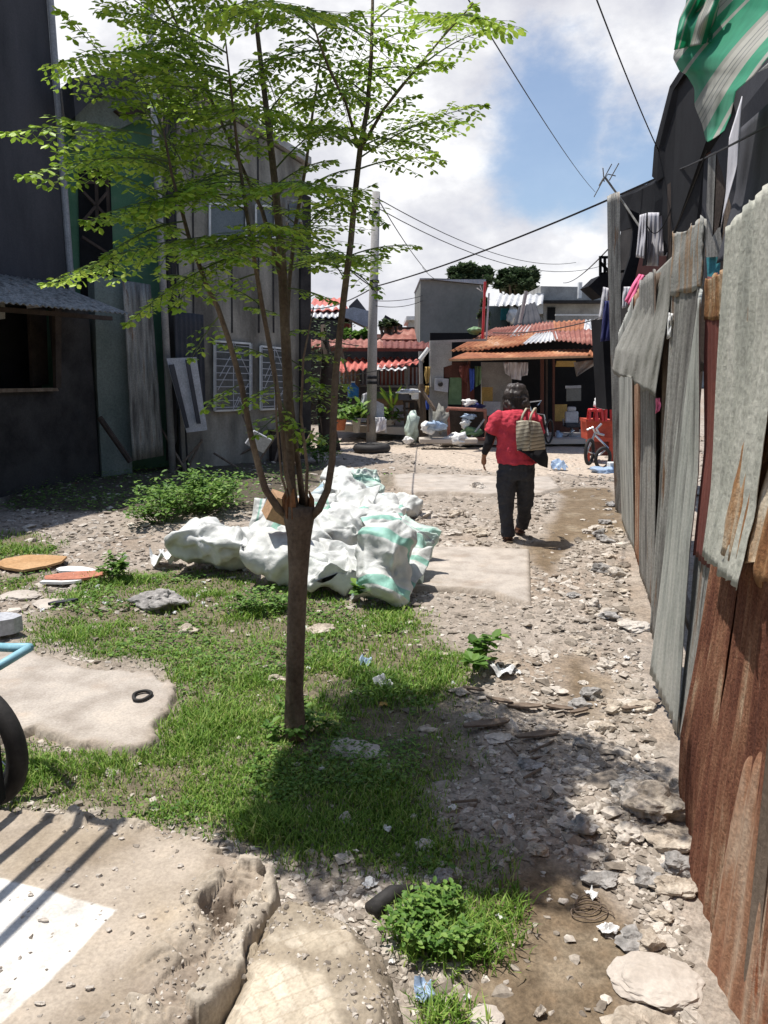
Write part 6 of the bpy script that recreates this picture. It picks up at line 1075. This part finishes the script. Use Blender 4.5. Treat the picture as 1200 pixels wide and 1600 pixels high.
lump(688, 655, 16, .3, .5, 'greycloth', 'plastic_bag', 'bulging grey plastic bag left of the red pipe frame', 'bag', 6); lump(682, 665, 15.9, .42, .2, 'bluetrash', 'plastic_bag', 'blue plastic sheet crumpled left of the red pipe frame', 'bag', 7); lump(672, 668, 16.0, .35, .25, 'paper', 'plastic_bag', 'whitish bag lying behind the grey rod', 'bag', 8)
lump(735, 650, 16.3, .3, .1, 'bluetrash', 'plastic_bag', 'pale blue plastic inside the red pipe frame', 'bag', 9); lump(727, 662, 16.3, .2, .2, 'paper', 'plastic_bag', 'small white bottle bag inside the red pipe frame', 'bag', 10); lump(737, 675, 16.3, .4, .22, 'greenpanel', 'plant_pot', 'dark green bundle at the bottom of the red pipe frame', 'bundle', 11)
tag(MB().tube([P(675, 640, 15.9), P(674, 692, 15.9)], .015, 6).obj('rod', MAT['galv'], None, P(674, 692, 15.9)), 'thin pale rod standing left of the red pipe frame', 'rod')
tag(MB().box(P(700, 688, 16.0), (1.2, .4, .1)).obj('kerb_stone', MAT['concrete'], None, P(700, 692, 16.0), bev=.02), 'long pale kerb stone in front of the red pipe frame', 'kerb')
# bicycle handlebar beside the person and barber chair
bch = thing('barber_chair', G(892, 690), 'white swivel chair with chrome base in the open front of the central shack', 'chair'); YB = 16.9
def bx(name, px, py, w, h, d, mat, rx=0, par=bch, bev=.03): MB().box(P(px, py, YB), (w, d, h), 0, rx).obj(name, MAT[mat], par, bev=bev)
bx('headrest', 893, 639, .19, .1, .09, 'greyboard'); bx('backrest', 893, 652, .29, .26, .1, 'greyboard', -.15); bx('seat', 893, 664, .33, .09, .36, 'slategrey', 0)
mb = MB(); mb.tube([P(893, 667, YB), P(893, 684, YB)], .03, 10).tube([P(880, 688, YB-.1), P(883, 683, YB), P(903, 683, YB), P(906, 688, YB-.1)], .028, 8).tube([P(885, 683, YB), P(897, 672, YB-.1)], .02, 6); mb.obj('base', MAT['chrome'], bch, smooth=True)
for s in (-1, 1): MB().tube([P(893+s*12, 664, YB), P(893+s*13, 655, YB-.1), P(893+s*13, 655, YB+.15)], .018, 6).obj('armrest', MAT['chrome'], bch)
lump(873, 684, 16.8, .16, .3, 'bluetrash', 'bottle_bag', 'pale blue bundle on the floor left of the white swivel chair', 'bag', 12)
hb = thing('bicycle', G(850, 690), 'bicycle with bright handlebar parked behind the walking person', 'bicycle'); mb = MB()
mb.tube([P(826, 628, 16), P(829, 640, 16), P(845, 690, 16)], .018, 6).tube([P(824, 632, 15.9), P(828, 628, 16), P(846, 626, 16.1), P(840, 633, 16)], .02, 6).tube([P(829, 645, 16), P(850, 648, 16.2), P(856, 680, 16.2)], .018, 6); mb.obj('frame', MAT['chrome'], hb)
for px in (838, 858): c = P(px, 674, 16.1); MB().loop([c+Vector((math.cos(k*PI/12)*.12, math.cos(k*PI/12)*.2, math.sin(k*PI/12)*.24)) for k in range(24)], .022, 6).obj('wheel', MAT['rubber'], hb)
# red cart with stools, white bag, and the small bicycle before it
cart = thing('red_cart', G(935, 735), 'orange red wooden cart box standing at the far end of the fence', 'cart'); YC = G(935, 728).y-.1; YC = 13.6
for poly, m, n, dy in [([(917, 659), (962, 661), (962, 688), (918, 687)], 'redwood', 'box', 0), ([(916, 655), (962, 657), (962, 662), (916, 660)], 'redwood', 'top_board', -.1), ([(930, 682), (955, 684), (955, 690), (930, 690)], 'redwood', 'shelf', -.15), ([(917, 688), (922, 688), (922, 722), (917, 720)], 'redwood', 'leg', 0), ([(952, 688), (962, 688), (962, 736), (954, 734)], 'redwood', 'leg', 0), ([(922, 690), (954, 690), (954, 712), (922, 712)], 'oxide', 'lower_panel', .1)]:
    slabp(n, poly, YC+dy, m, cart, .45 if n in ('box', 'top_board') else .07)
def stool(px, py0, py1, lab, w=.13):
    t = thing('plastic_stool', P(px, py1, YC-.05), lab, 'stool'); a, b = P(px, py0, YC-.05), P(px, py1, YC-.05); MB().lathe(a, [(w*.9, -.03), (w, 0), (w*.85, .02)], 14).obj('seat', MAT['redpl'], t, smooth=True)
    for sx, sy in ((-1, -1), (1, -1), (1, 1), (-1, 1)): MB().bar(a+Vector((sx*w*.6, sy*w*.6, 0)), b+Vector((sx*w*.8, sy*w*.8, 0)), .035, .02).obj('leg', MAT['redpl'], t)
stool(926, 640, 658, 'red plastic stool upside on the left end of the red cart', .09); stool(935, 641, 658, 'faded red bucket shaped stool in the middle of the red cart', .08); stool(951, 628, 658, 'tall red plastic stool at the right end of the red cart', .08)
lump(938, 630, YC, .24, .22, 'paper', 'plastic_bag', 'full white plastic bag resting on the stools of the red cart', 'bag', 14, .25)
bk_ = thing('small_bicycle', G(925, 735, 0), 'small old bicycle lying against the front of the red cart', 'bicycle'); YK = 12.9
mb = MB()
for p_ in ([(917, 672), (926, 668), (930, 676), (944, 680)], [(930, 676), (918, 705), (935, 712)], [(930, 680), (950, 700), (935, 712)], [(936, 678), (932, 670), (940, 662)], [(918, 705), (914, 716)]): mb.tube([P(a, b, YK) for a, b in p_], .018, 6)
mb.obj('frame', MAT['chrome'], bk_)
for (px, py, r, cx, cy_) in ((921, 706, .2, .45, .5), (942, 716, .17, .8, .35)): c = P(px, py, YK-.05); MB().loop([c+Vector((math.cos(k*PI/14)*r*cx, math.cos(k*PI/14)*r*cy_, math.sin(k*PI/14)*r)) for k in range(28)], .03, 8).obj('wheel', MAT['rubber'], bk_, smooth=True)
lump(942, 737, 12.3, .4, .16, 'bluetrash', 'plastic_bag', 'pale blue bag on the ground under the small bicycle', 'bag', 16, .3); bpy.context.scene.objects[-1] if False else None
tag(MB().box(P(958, 732, 12.4), (.16, .2, .2)).obj('box', MAT['white'], None, P(958, 732, 12.4), bev=.01), 'small white box on the ground right of the small bicycle', 'box')
# ---------------------------------------------------------------- left middle yard: slat house, awning, pots
sh2 = thing('slat_house', G(600, 665), 'house with red roof and picket balcony behind the utility pole', 'house')
slabp('back_wall', [(478, 545), (670, 545), (670, 664), (478, 664)], 22, 'darkwall', sh2, .2)
roofsheet([(482, 543, 18.6), (600, 545, 18.6), (600, 531, 21), (482, 530, 21)], 'redroof', .15, .02, 'roof', sh2); roofsheet([(598, 545, 18.6), (672, 546, 18.6), (672, 535, 21), (598, 532, 21)], 'oxide', .15, .02, 'roof', sh2)
slabp('fascia', [(480, 542), (672, 545), (672, 549), (480, 549)], 18.5, 'brown', sh2, .1)
roofsheet([(528, 582, 17.6), (655, 568, 17.6), (665, 560, 19), (532, 559, 19)], 'redpaint', .15, .03, 'awning', sh2)
roofsheet([(588, 579, 17.3), (636, 577, 17.3), (636, 570, 18.2), (590, 570, 18.2)], 'zincroof', .15, .02, 'awning', sh2)
mb = MB()
for k in range(22):
    px = 531+k*6; mb.bar(P(px, 574, 18.6), P(px, 601, 18.6), .035)
mb.obj('balcony_slats', MAT['greyboard'], sh2); slabp('balcony_board', [(594, 578), (633, 578), (633, 600), (594, 602)], 18.7, 'redpaint', sh2, .04); slabp('balcony_board', [(636, 574), (655, 574), (655, 600), (636, 600)], 18.7, 'redroof', sh2, .04); slabp('balcony_board', [(530, 574), (560, 574), (560, 600), (530, 600)], 18.8, 'cardboard', sh2, .04)
slabp('ledge', [(528, 601), (660, 603), (660, 606), (528, 604)], 18.5, 'farconc', sh2, .3); slabp('lower_wall', [(575, 612), (640, 612), (640, 665), (575, 665)], 19.5, 'cardboard', sh2, .2, label='peach lower wall'); slabp('green_mat', [(588, 612), (632, 613), (632, 622), (588, 623)], 19.3, 'greenpanel', sh2, .1)
for px in (558, 577, 634): slabp('post', [(px, 572), (px+4, 572), (px+4, 655), (px, 655)], 18.4, 'wood' if px != 634 else 'farconc', sh2, .1)
yb = thing('yard_slab', G(600, 680), 'raised pale concrete slab edge in the yard behind the utility pole', 'slab'); slabp('slab', [(526, 674), (640, 680), (640, 668), (526, 664)], 17.4, 'concrete', yb, 2.5)
wp = G(659, 690); t = thing('wooden_post', wp, 'thick weathered wooden post left of the central shack', 'post'); MB().tube([wp-Vector((0, 0, .1)), P(659, 640, wp.y), P(658, 600, wp.y)], [.12, .1, .07], 9, wob=.15).obj('post', MAT['wood'], t); MB().tube([P(658, 600, wp.y), P(657, 549, wp.y)], .045, 8).obj('upper_pole', MAT['greypole'], t); MB().bar(P(658, 608, 16.7), P(680, 642, 16.5), .06).obj('brace', MAT['wood'], t)
lump(644, 667, 16.6, .3, .6, 'teal', 'bottle_sack', 'pale green sack of plastic bottles beside the wooden post', 'sack', 20, .3).data.materials[0] = SACKM[3]
lump(637, 688, 16.4, .2, .15, 'paper', 'plastic_bag', 'small white bag at the foot of the bottle sack', 'bag', 21)
for i, (px, py, w, h, m, lab) in enumerate([(646, 616, .22, .22, 'white', 'white box on the bench beside the wooden post'), (633, 620, .3, .14, 'slategrey', 'stack of dark folded cloths left of the white box')]): tag(MB().box(P(px, py, 17.0), (w, .25, h)).obj('box', MAT[m], None, P(px, py, 17.0), bev=.02), lab, 'box')
lump(639, 612, 17, .5, .1, 'paper', 'cloth_pile', 'white cloth draped over the box and folded cloths', 'cloth', 22)
def table(px0, px1, pt, pb2, Y, m, label, name='bench', cat='bench', mid=True):
    t = thing(name, P((px0+px1)/2, pb2, Y), label, cat); slabp('top', [(px0, pt), (px1, pt), (px1, pt+3), (px0, pt+3)], Y, m, t, .4)
    for px in (px0+2, px1-3):
        for dy in (0, .35): MB().bar(P(px, pt+2, Y+dy), P(px, pb2, Y+dy), .05).obj('leg', MAT[m], t)
    if mid: slabp('shelf', [(px0, (pt+pb2)//2), (px1, (pt+pb2)//2), (px1, (pt+pb2)//2+2), (px0, (pt+pb2)//2+2)], Y+.05, m, t, .3)
table(552, 578, 648, 675, 16.9, 'wood', 'small weathered wooden bench left of the utility pole'); table(614, 636, 644, 664, 17.8, 'wood', 'slatted wooden rack right of the potted palm', 'rack', 'rack'); table(541, 560, 622, 645, 18, 'slategrey', 'dark shelf carrying the blue water jug', 'shelf', 'shelf'); table(630, 652, 626, 650, 17.2, 'darkwood', 'dark bench under the folded cloths')
jg = thing('water_jug', P(552, 622, 17.9), 'blue plastic water jug on the dark shelf', 'jug'); MB().lathe(P(552, 622, 17.9), [(.1, 0), (.13, .03), (.13, .24), (.06, .3), (.04, .32), (.04, .35)], 16).obj('bottle', MAT['bluepl'], jg, smooth=True); MB().lathe(P(552, 622, 17.9)+Vector((0, 0, .35)), [(.045, 0), (.045, .03)], 12).obj('cap', MAT['white'], jg)
pch = thing('plastic_chair', P(593, 675, 16.8), 'white chair draped with cloth right of the utility pole base', 'chair'); slabp('backrest', [(586, 625), (600, 632), (600, 655), (586, 652)], 17.1, 'greyboard', pch, .05); slabp('seat', [(586, 653), (604, 656), (604, 660), (586, 658)], 16.8, 'white', pch, .4)
for px in (588, 602): MB().bar(P(px, 658, 16.8), P(px+1, 676, 16.8), .04).obj('leg', MAT['greyboard'], pch)
cl('draped_cloth', [(566, 616), (563, 635), (561, 650)], [(577, 612), (580, 635), (580, 652)], 17.3, 17.3, 'whitecloth', 'pale lilac cloth draped over a seat left of the utility pole', 'cloth', nu=10, nv=12, fold=.04, nf=2); cl('draped_cloth', [(590, 652), (589, 664), (587, 676)], [(601, 652), (604, 664), (602, 672)], 16.6, 16.6, 'whitecloth', 'white cloth hanging over the chair right of the utility pole', 'cloth', nu=10, nv=12, fold=.04, nf=2)
cl('draped_cloth', [(612, 634), (612, 645), (612, 655)], [(637, 632), (637, 645), (636, 652)], 18.6, 18.6, 'whitecloth', 'pale sheet hanging behind the slatted wooden rack', 'cloth', nu=10, nv=12, fold=.03, nf=2)
def pot(px, py, w, h, m, lab, leaf_h, n, s, Y):
    c = P(px, py, Y); t = thing('potted_plant', c, lab, 'potted plant'); MB().lathe(c, [(w*.35, 0), (w*.5, h), (w*.55, h), (w*.55, h*1.08), (w*.45, h*1.08)], 14).obj('pot', MAT[m], t, smooth=True); A = np.array([tuple(c+Vector((random.gauss(0, w*.4), random.gauss(0, w*.4), h+abs(random.gauss(0, leaf_h*.5))))) for _ in range(n)]); V, F = leafcards(A[:, 0], A[:, 1], A[:, 2], s*(.6+.8*RNG.random(n)), 1.4); link('foliage', V, F, MAT['weed'], t)
pot(531, 672, .3, .22, 'terracotta', 'potted plant in a terracotta pot at the left end of the yard slab', .2, 80, .12, 17); pot(557, 676, .2, .3, 'farconc', 'aloe like plant in a grey pot beside the small wooden bench', .35, 60, .2, 16.9); pot(545, 656, .3, .15, 'darkwood', 'low bushy pot plants behind the terracotta pot', .2, 120, .12, 17.6); pot(607, 664, .35, .12, 'farconc', 'bushy low plant right of the draped chair', .3, 120, .12, 17.5)
pm_ = thing('potted_palm', P(613, 662, 17.4), 'young yellow green palm in front of the peach wall', 'palm'); c = P(613, 662, 17.4); MB().tube([c, c+Vector((0, 0, .35))], .03, 7).obj('trunk', MAT['wood'], pm_); V = []; F = []
for k in range(14): a = k*.9; d = Vector((math.cos(a)*.32, math.sin(a)*.3, .35+.25*random.random())); p = c+Vector((0, 0, .33)); sd = Vector((-math.sin(a), math.cos(a), 0))*.03; n = len(V); V += [p-sd*.4, p+sd*.4, p+d*.6+sd+Vector((0, 0, .06)), p+d+Vector((0, 0, -.05)), p+d*.6-sd+Vector((0, 0, .06))]; F.append((n, n+1, n+2, n+3, n+4))
link('fronds', V, F, MAT['leaf'], pm_)
ty = thing('old_tyre', G(581, 706), 'black rubber tyre lying flat on the rubble before the utility pole', 'tyre'); c = G(581, 707)+Vector((0, 0, .09)); MB().loop([c+Vector((math.cos(k*PI/20)*.29, math.sin(k*PI/20)*.29, 0)) for k in range(40)], .085, 12).obj('tyre', MAT['rubber'], ty, smooth=True)
# coloured clutter hanging right of the wooden post
cl('hanging_bag', [(664, 573), (663, 585), (666, 600)], [(672, 573), (672, 585), (670, 598)], 17.0, 17.0, 'yellow', 'yellow and brown bag hanging beside the wooden post', 'bag', nu=8, nv=8, fold=.04, nf=2); cl('hanging_bag', [(664, 603), (664, 610), (664, 618)], [(671, 603), (671, 610), (670, 618)], 17.1, 17.1, 'yellow', 'small yellow bag hanging low beside the wooden post', 'bag', nu=8, nv=8, fold=.03, nf=2); cl('hanging_bag', [(666, 618), (665, 630), (666, 640)], [(672, 616), (672, 628), (671, 640)], 17.1, 17.1, 'blue', 'blue cloth hanging behind the wooden brace', 'cloth', nu=8, nv=8, fold=.03, nf=2)
# ---------------------------------------------------------------- far buildings and trees
def bbox(name, x0, x1, ytop, Y, depth, mat, par, ytop2=None, ybot=None, bev=0, nm=None):
    a, b = P(x0, ytop, Y), P(x1, ytop if ytop2 is None else ytop2, Y); z0 = 0 if ybot is None else P(x0, ybot, Y).z
    V = [(a.x, Y, z0), (b.x, Y, z0), (b.x, Y+depth, z0), (a.x, Y+depth, z0), (a.x, Y, a.z), (b.x, Y, b.z), (b.x, Y+depth, b.z), (a.x, Y+depth, a.z)]
    return MB().add([Vector(v) for v in V], [(3, 2, 1, 0), (4, 5, 6, 7), (0, 1, 5, 4), (1, 2, 6, 5), (2, 3, 7, 6), (3, 0, 4, 7)]).obj(name, MAT[mat], par)
h1 = thing('cement_building', G(705, 672), 'blank grey cement walled building behind the central shack', 'building'); bbox('wall', 657, 757, 436, 22, 4, 'greyblock', h1, 446); bbox('roof_edge', 656, 759, 434.5, 21.9, 4.2, 'greyboard', h1, 444.5, 436.5)
h2 = thing('sheet_house', G(805, 660), 'house with pale corrugated roof right of the grey cement building', 'house'); bbox('wall', 760, 832, 478, 26, 4, 'palegreen', h2); bbox('window', 783, 800, 482, 25.9, .1, 'teal', h2, None, 500); bbox('balcony', 798, 840, 486, 25.2, .6, 'darkwall', h2)
roofsheet([(772, 478, 24.8), (848, 476, 24.8), (850, 461, 28), (780, 459, 28)], 'zincroof', .2, .03, 'roof', h2); roofsheet([(800, 512, 23), (848, 508, 23), (836, 472, 24), (810, 480, 24)], 'slategrey', .2, .02, 'lean_to_roof', h2); lump(802, 492, 25, .35, .5, 'paper', 'hanging_cloth', 'white cloth hanging on the balcony of the pale roofed house', 'cloth', 30)
h3 = thing('concrete_house', G(890, 650), 'unfinished stained concrete house with flat roof at the back right', 'house'); bbox('upper_wall', 845, 950, 447, 29, 5, 'farconc', h3, 449, 470); bbox('slab', 838, 950, 469, 28.4, 6, 'darkwall', h3, None, 473); bbox('wall', 850, 950, 473, 28.9, 5, 'farconc', h3); bbox('pipe', 905, 910, 441, 28.6, .2, 'white', h3, None, 466); bbox('window', 856, 868, 480, 28.85, .1, 'black', h3, None, 500); bbox('lintel', 868, 945, 491, 27, .1, 'white', h3, None, 493)
bbox('side_wall', 838, 850, 458, 28.6, 2, 'zincroof', h3, None, 490)
h4 = thing('red_roof_house', G(520, 650), 'house with bright red roof and pale gable left of the utility pole', 'house')
bbox('wall', 440, 545, 492, 27, 3, 'darkwall', h4); roofsheet([(480, 487, 26.5), (545, 483, 26.5), (535, 466, 31), (490, 467, 31)], 'redpaint', .3, .03, 'roof', h4); roofsheet([(478, 497, 26), (545, 495, 26), (545, 478, 27.5), (485, 476, 27.5)], 'zincroof', .2, .03, 'lower_roof', h4)
MB().prism([P(537, 486, 27.5), P(558, 466, 27.5), P(572, 484, 27.5)], (0, 3, 0)).obj('gable', MAT['charcoal'], h4); MB().prism([P(535, 484, 26), P(552, 480, 26), P(578, 486, 26), P(578, 510, 26), P(570, 510, 26), P(545, 498, 26), P(535, 495, 26)], (0, 2, 0)).obj('gable_wall', MAT['greyboard'], h4); bbox('red_trim', 530, 546, 505, 26.5, 1, 'redpaint', h4, None, 516)
h5 = thing('maroon_roof_house', G(625, 655), 'low house with maroon roof between the utility pole and the cement building', 'house'); bbox('wall', 585, 660, 530, 24, 3, 'oxide', h5); roofsheet([(590, 538, 23.5), (662, 538, 23.5), (660, 514, 26), (605, 516, 26)], 'redroof', .3, .02, 'roof', h5); bbox('ridge', 622, 660, 511, 26, .3, 'darkwood', h5, None, 514)
MB().prism([P(592, 512, 27), P(602, 492, 27), P(629, 508, 27), P(629, 515, 27)], (0, 2, 0)).obj('side_gable', MAT['charcoal'], h5)
h6 = thing('dim_building', G(500, 640), 'dim building behind the vines right of the grey house', 'building'); bbox('wall', 470, 530, 500, 24, 3, 'darkwall', h6)
bf = thing('background_houses', Vector((0, 60, 0)), 'row of pale distant houses closing off the end of the settlement', 'houses')
for k, (x0, x1, yt, Yd, m) in enumerate([(-200, 120, 500, 60, 'farconc'), (120, 330, 520, 58, 'palegreen'), (330, 500, 505, 62, 'farconc'), (500, 640, 528, 64, 'greyblock'), (640, 860, 500, 60, 'farconc'), (860, 1100, 480, 58, 'greyblock'), (1100, 1500, 500, 60, 'farconc')]):
    tt = thing('distant_house', G((x0+x1)/2, 640), ['distant pale house closing the view at the far left', 'distant pale green house at the left behind the walls', 'distant house behind the grey house', 'distant low grey house behind the utility pole', 'distant house behind the central shack', 'distant grey house behind the unfinished concrete house', 'distant house at the far right'][k], 'house'); bbox('wall', x0, x1, yt, Yd, 8, m, tt); bbox('roof', x0-5, x1+5, yt-6, Yd-.5, 9, 'redroof' if k % 2 else 'zincroof', tt, None, yt)
bpy.data.objects.remove(bf)
def fartree(px0, px1, pyt, pyb, Y, n, s, label, ncl=14, mat='darkgreenleaf'):
    c = G((px0+px1)/2, 640); c = Vector((P((px0+px1)/2, 500, Y).x, Y, 0)); t = thing('tree', c, label, 'tree'); zt, zb = P(600, pyt, Y).z, P(600, pyb, Y).z; hw = (P(px1, 500, Y).x-P(px0, 500, Y).x)/2
    mb = MB(); mb.tube([c, c+Vector((.1, 0, zb*.6)), c+Vector((0, 0, (zb+zt)/2))], [.3, .22, .1], 8)
    for k in range(6): a = k*1.05; mb.tube([c+Vector((0, 0, zb*.6)), c+Vector((math.cos(a)*hw*.4, math.sin(a)*hw*.3, zb*.9)), c+Vector((math.cos(a)*hw*.75, math.sin(a)*hw*.6, (zb+zt)/2))], [.14, .09, .03], 6)
    mb.obj('trunk', MAT['bark'], t); P_ = []
    for k in range(ncl):
        a = random.random()*6.28; r = math.sqrt(random.random()); h_ = random.random(); cc = c+Vector((math.cos(a)*r*hw*.85, math.sin(a)*r*hw*.7, zb+(zt-zb)*(.15+.75*h_*(1-.45*r*r)))); sr = hw*(.12+.2*random.random())
        m = int(n/ncl); q = RNG.normal(0, 1, (m, 3)); q /= np.linalg.norm(q, axis=1)[:, None]; q *= (RNG.random(m)**.4)[:, None]*sr; q[:, 2] *= .7; P_.append(q+np.array(tuple(cc)))
    A = np.concatenate(P_); V, F = leafcards(A[:, 0], A[:, 1], A[:, 2], s*(.6+.8*RNG.random(len(A))), 1.5); link('crown', V, F, MAT[mat], t)
fartree(696, 775, 412, 452, 36, 16000, .2, 'dark leafy tree rising behind the grey cement building', 30); fartree(765, 845, 408, 465, 37, 16000, .2, 'taller dark tree beside the first one above the pale corrugated roof', 30)
fartree(533, 580, 508, 540, 23.5, 2600, .14, 'green bush growing behind the roofs left of the utility pole', 10, 'weed'); fartree(748, 762, 450, 515, 21.3, 700, .12, 'thin vine covered sapling at the edge of the cement building', 8); fartree(590, 625, 500, 520, 25.5, 700, .12, 'small plant tuft on the ridge behind the utility pole', 6)
ra = thing('radio_mast', P(757, 530, 18), 'red and white thin radio mast standing on the central shack roof', 'mast'); MB().tube([P(754, 530, 18), P(758, 440, 18)], .03, 6).obj('mast', MAT['redpl'], ra); MB().tube([P(760, 530, 18.1), P(764, 440+18, 18.1)], .02, 6).obj('rod', MAT['greyboard'], ra); mb = MB(); mb.tube([P(745, 450, 18), P(754, 456, 18), P(750, 446, 18)], .012, 5); mb.obj('aerial', MAT['white'], ra)
lump(742, 517, 18.2, .3, .16, 'greenpanel', 'green_bag', 'small green bag caught at the foot of the radio mast', 'bag', 33)
tag(MB().tube([P(812, 505, 20), P(822, 455, 20)], .05, 7).obj('roof_pole', MAT['greypole'], None, P(812, 505, 20)), 'grey pole leaning above the rusty roof of the central shack', 'pole')

# unseen house added behind the camera to block sky light from the foreground
hh = thing('sky_blocker_house', Vector((0, -2.4, 0)), 'plain dark rendered house added behind the viewpoint to shade the foreground', 'house'); MB().box((-.5, -4.2, 2.6), (9, 3.5, 5.4)).obj('wall', MAT['render'], hh); MB().box((-.5, -4.0, 5.36), (9.6, 4.4, .12)).obj('roof', MAT['farconc'], hh)
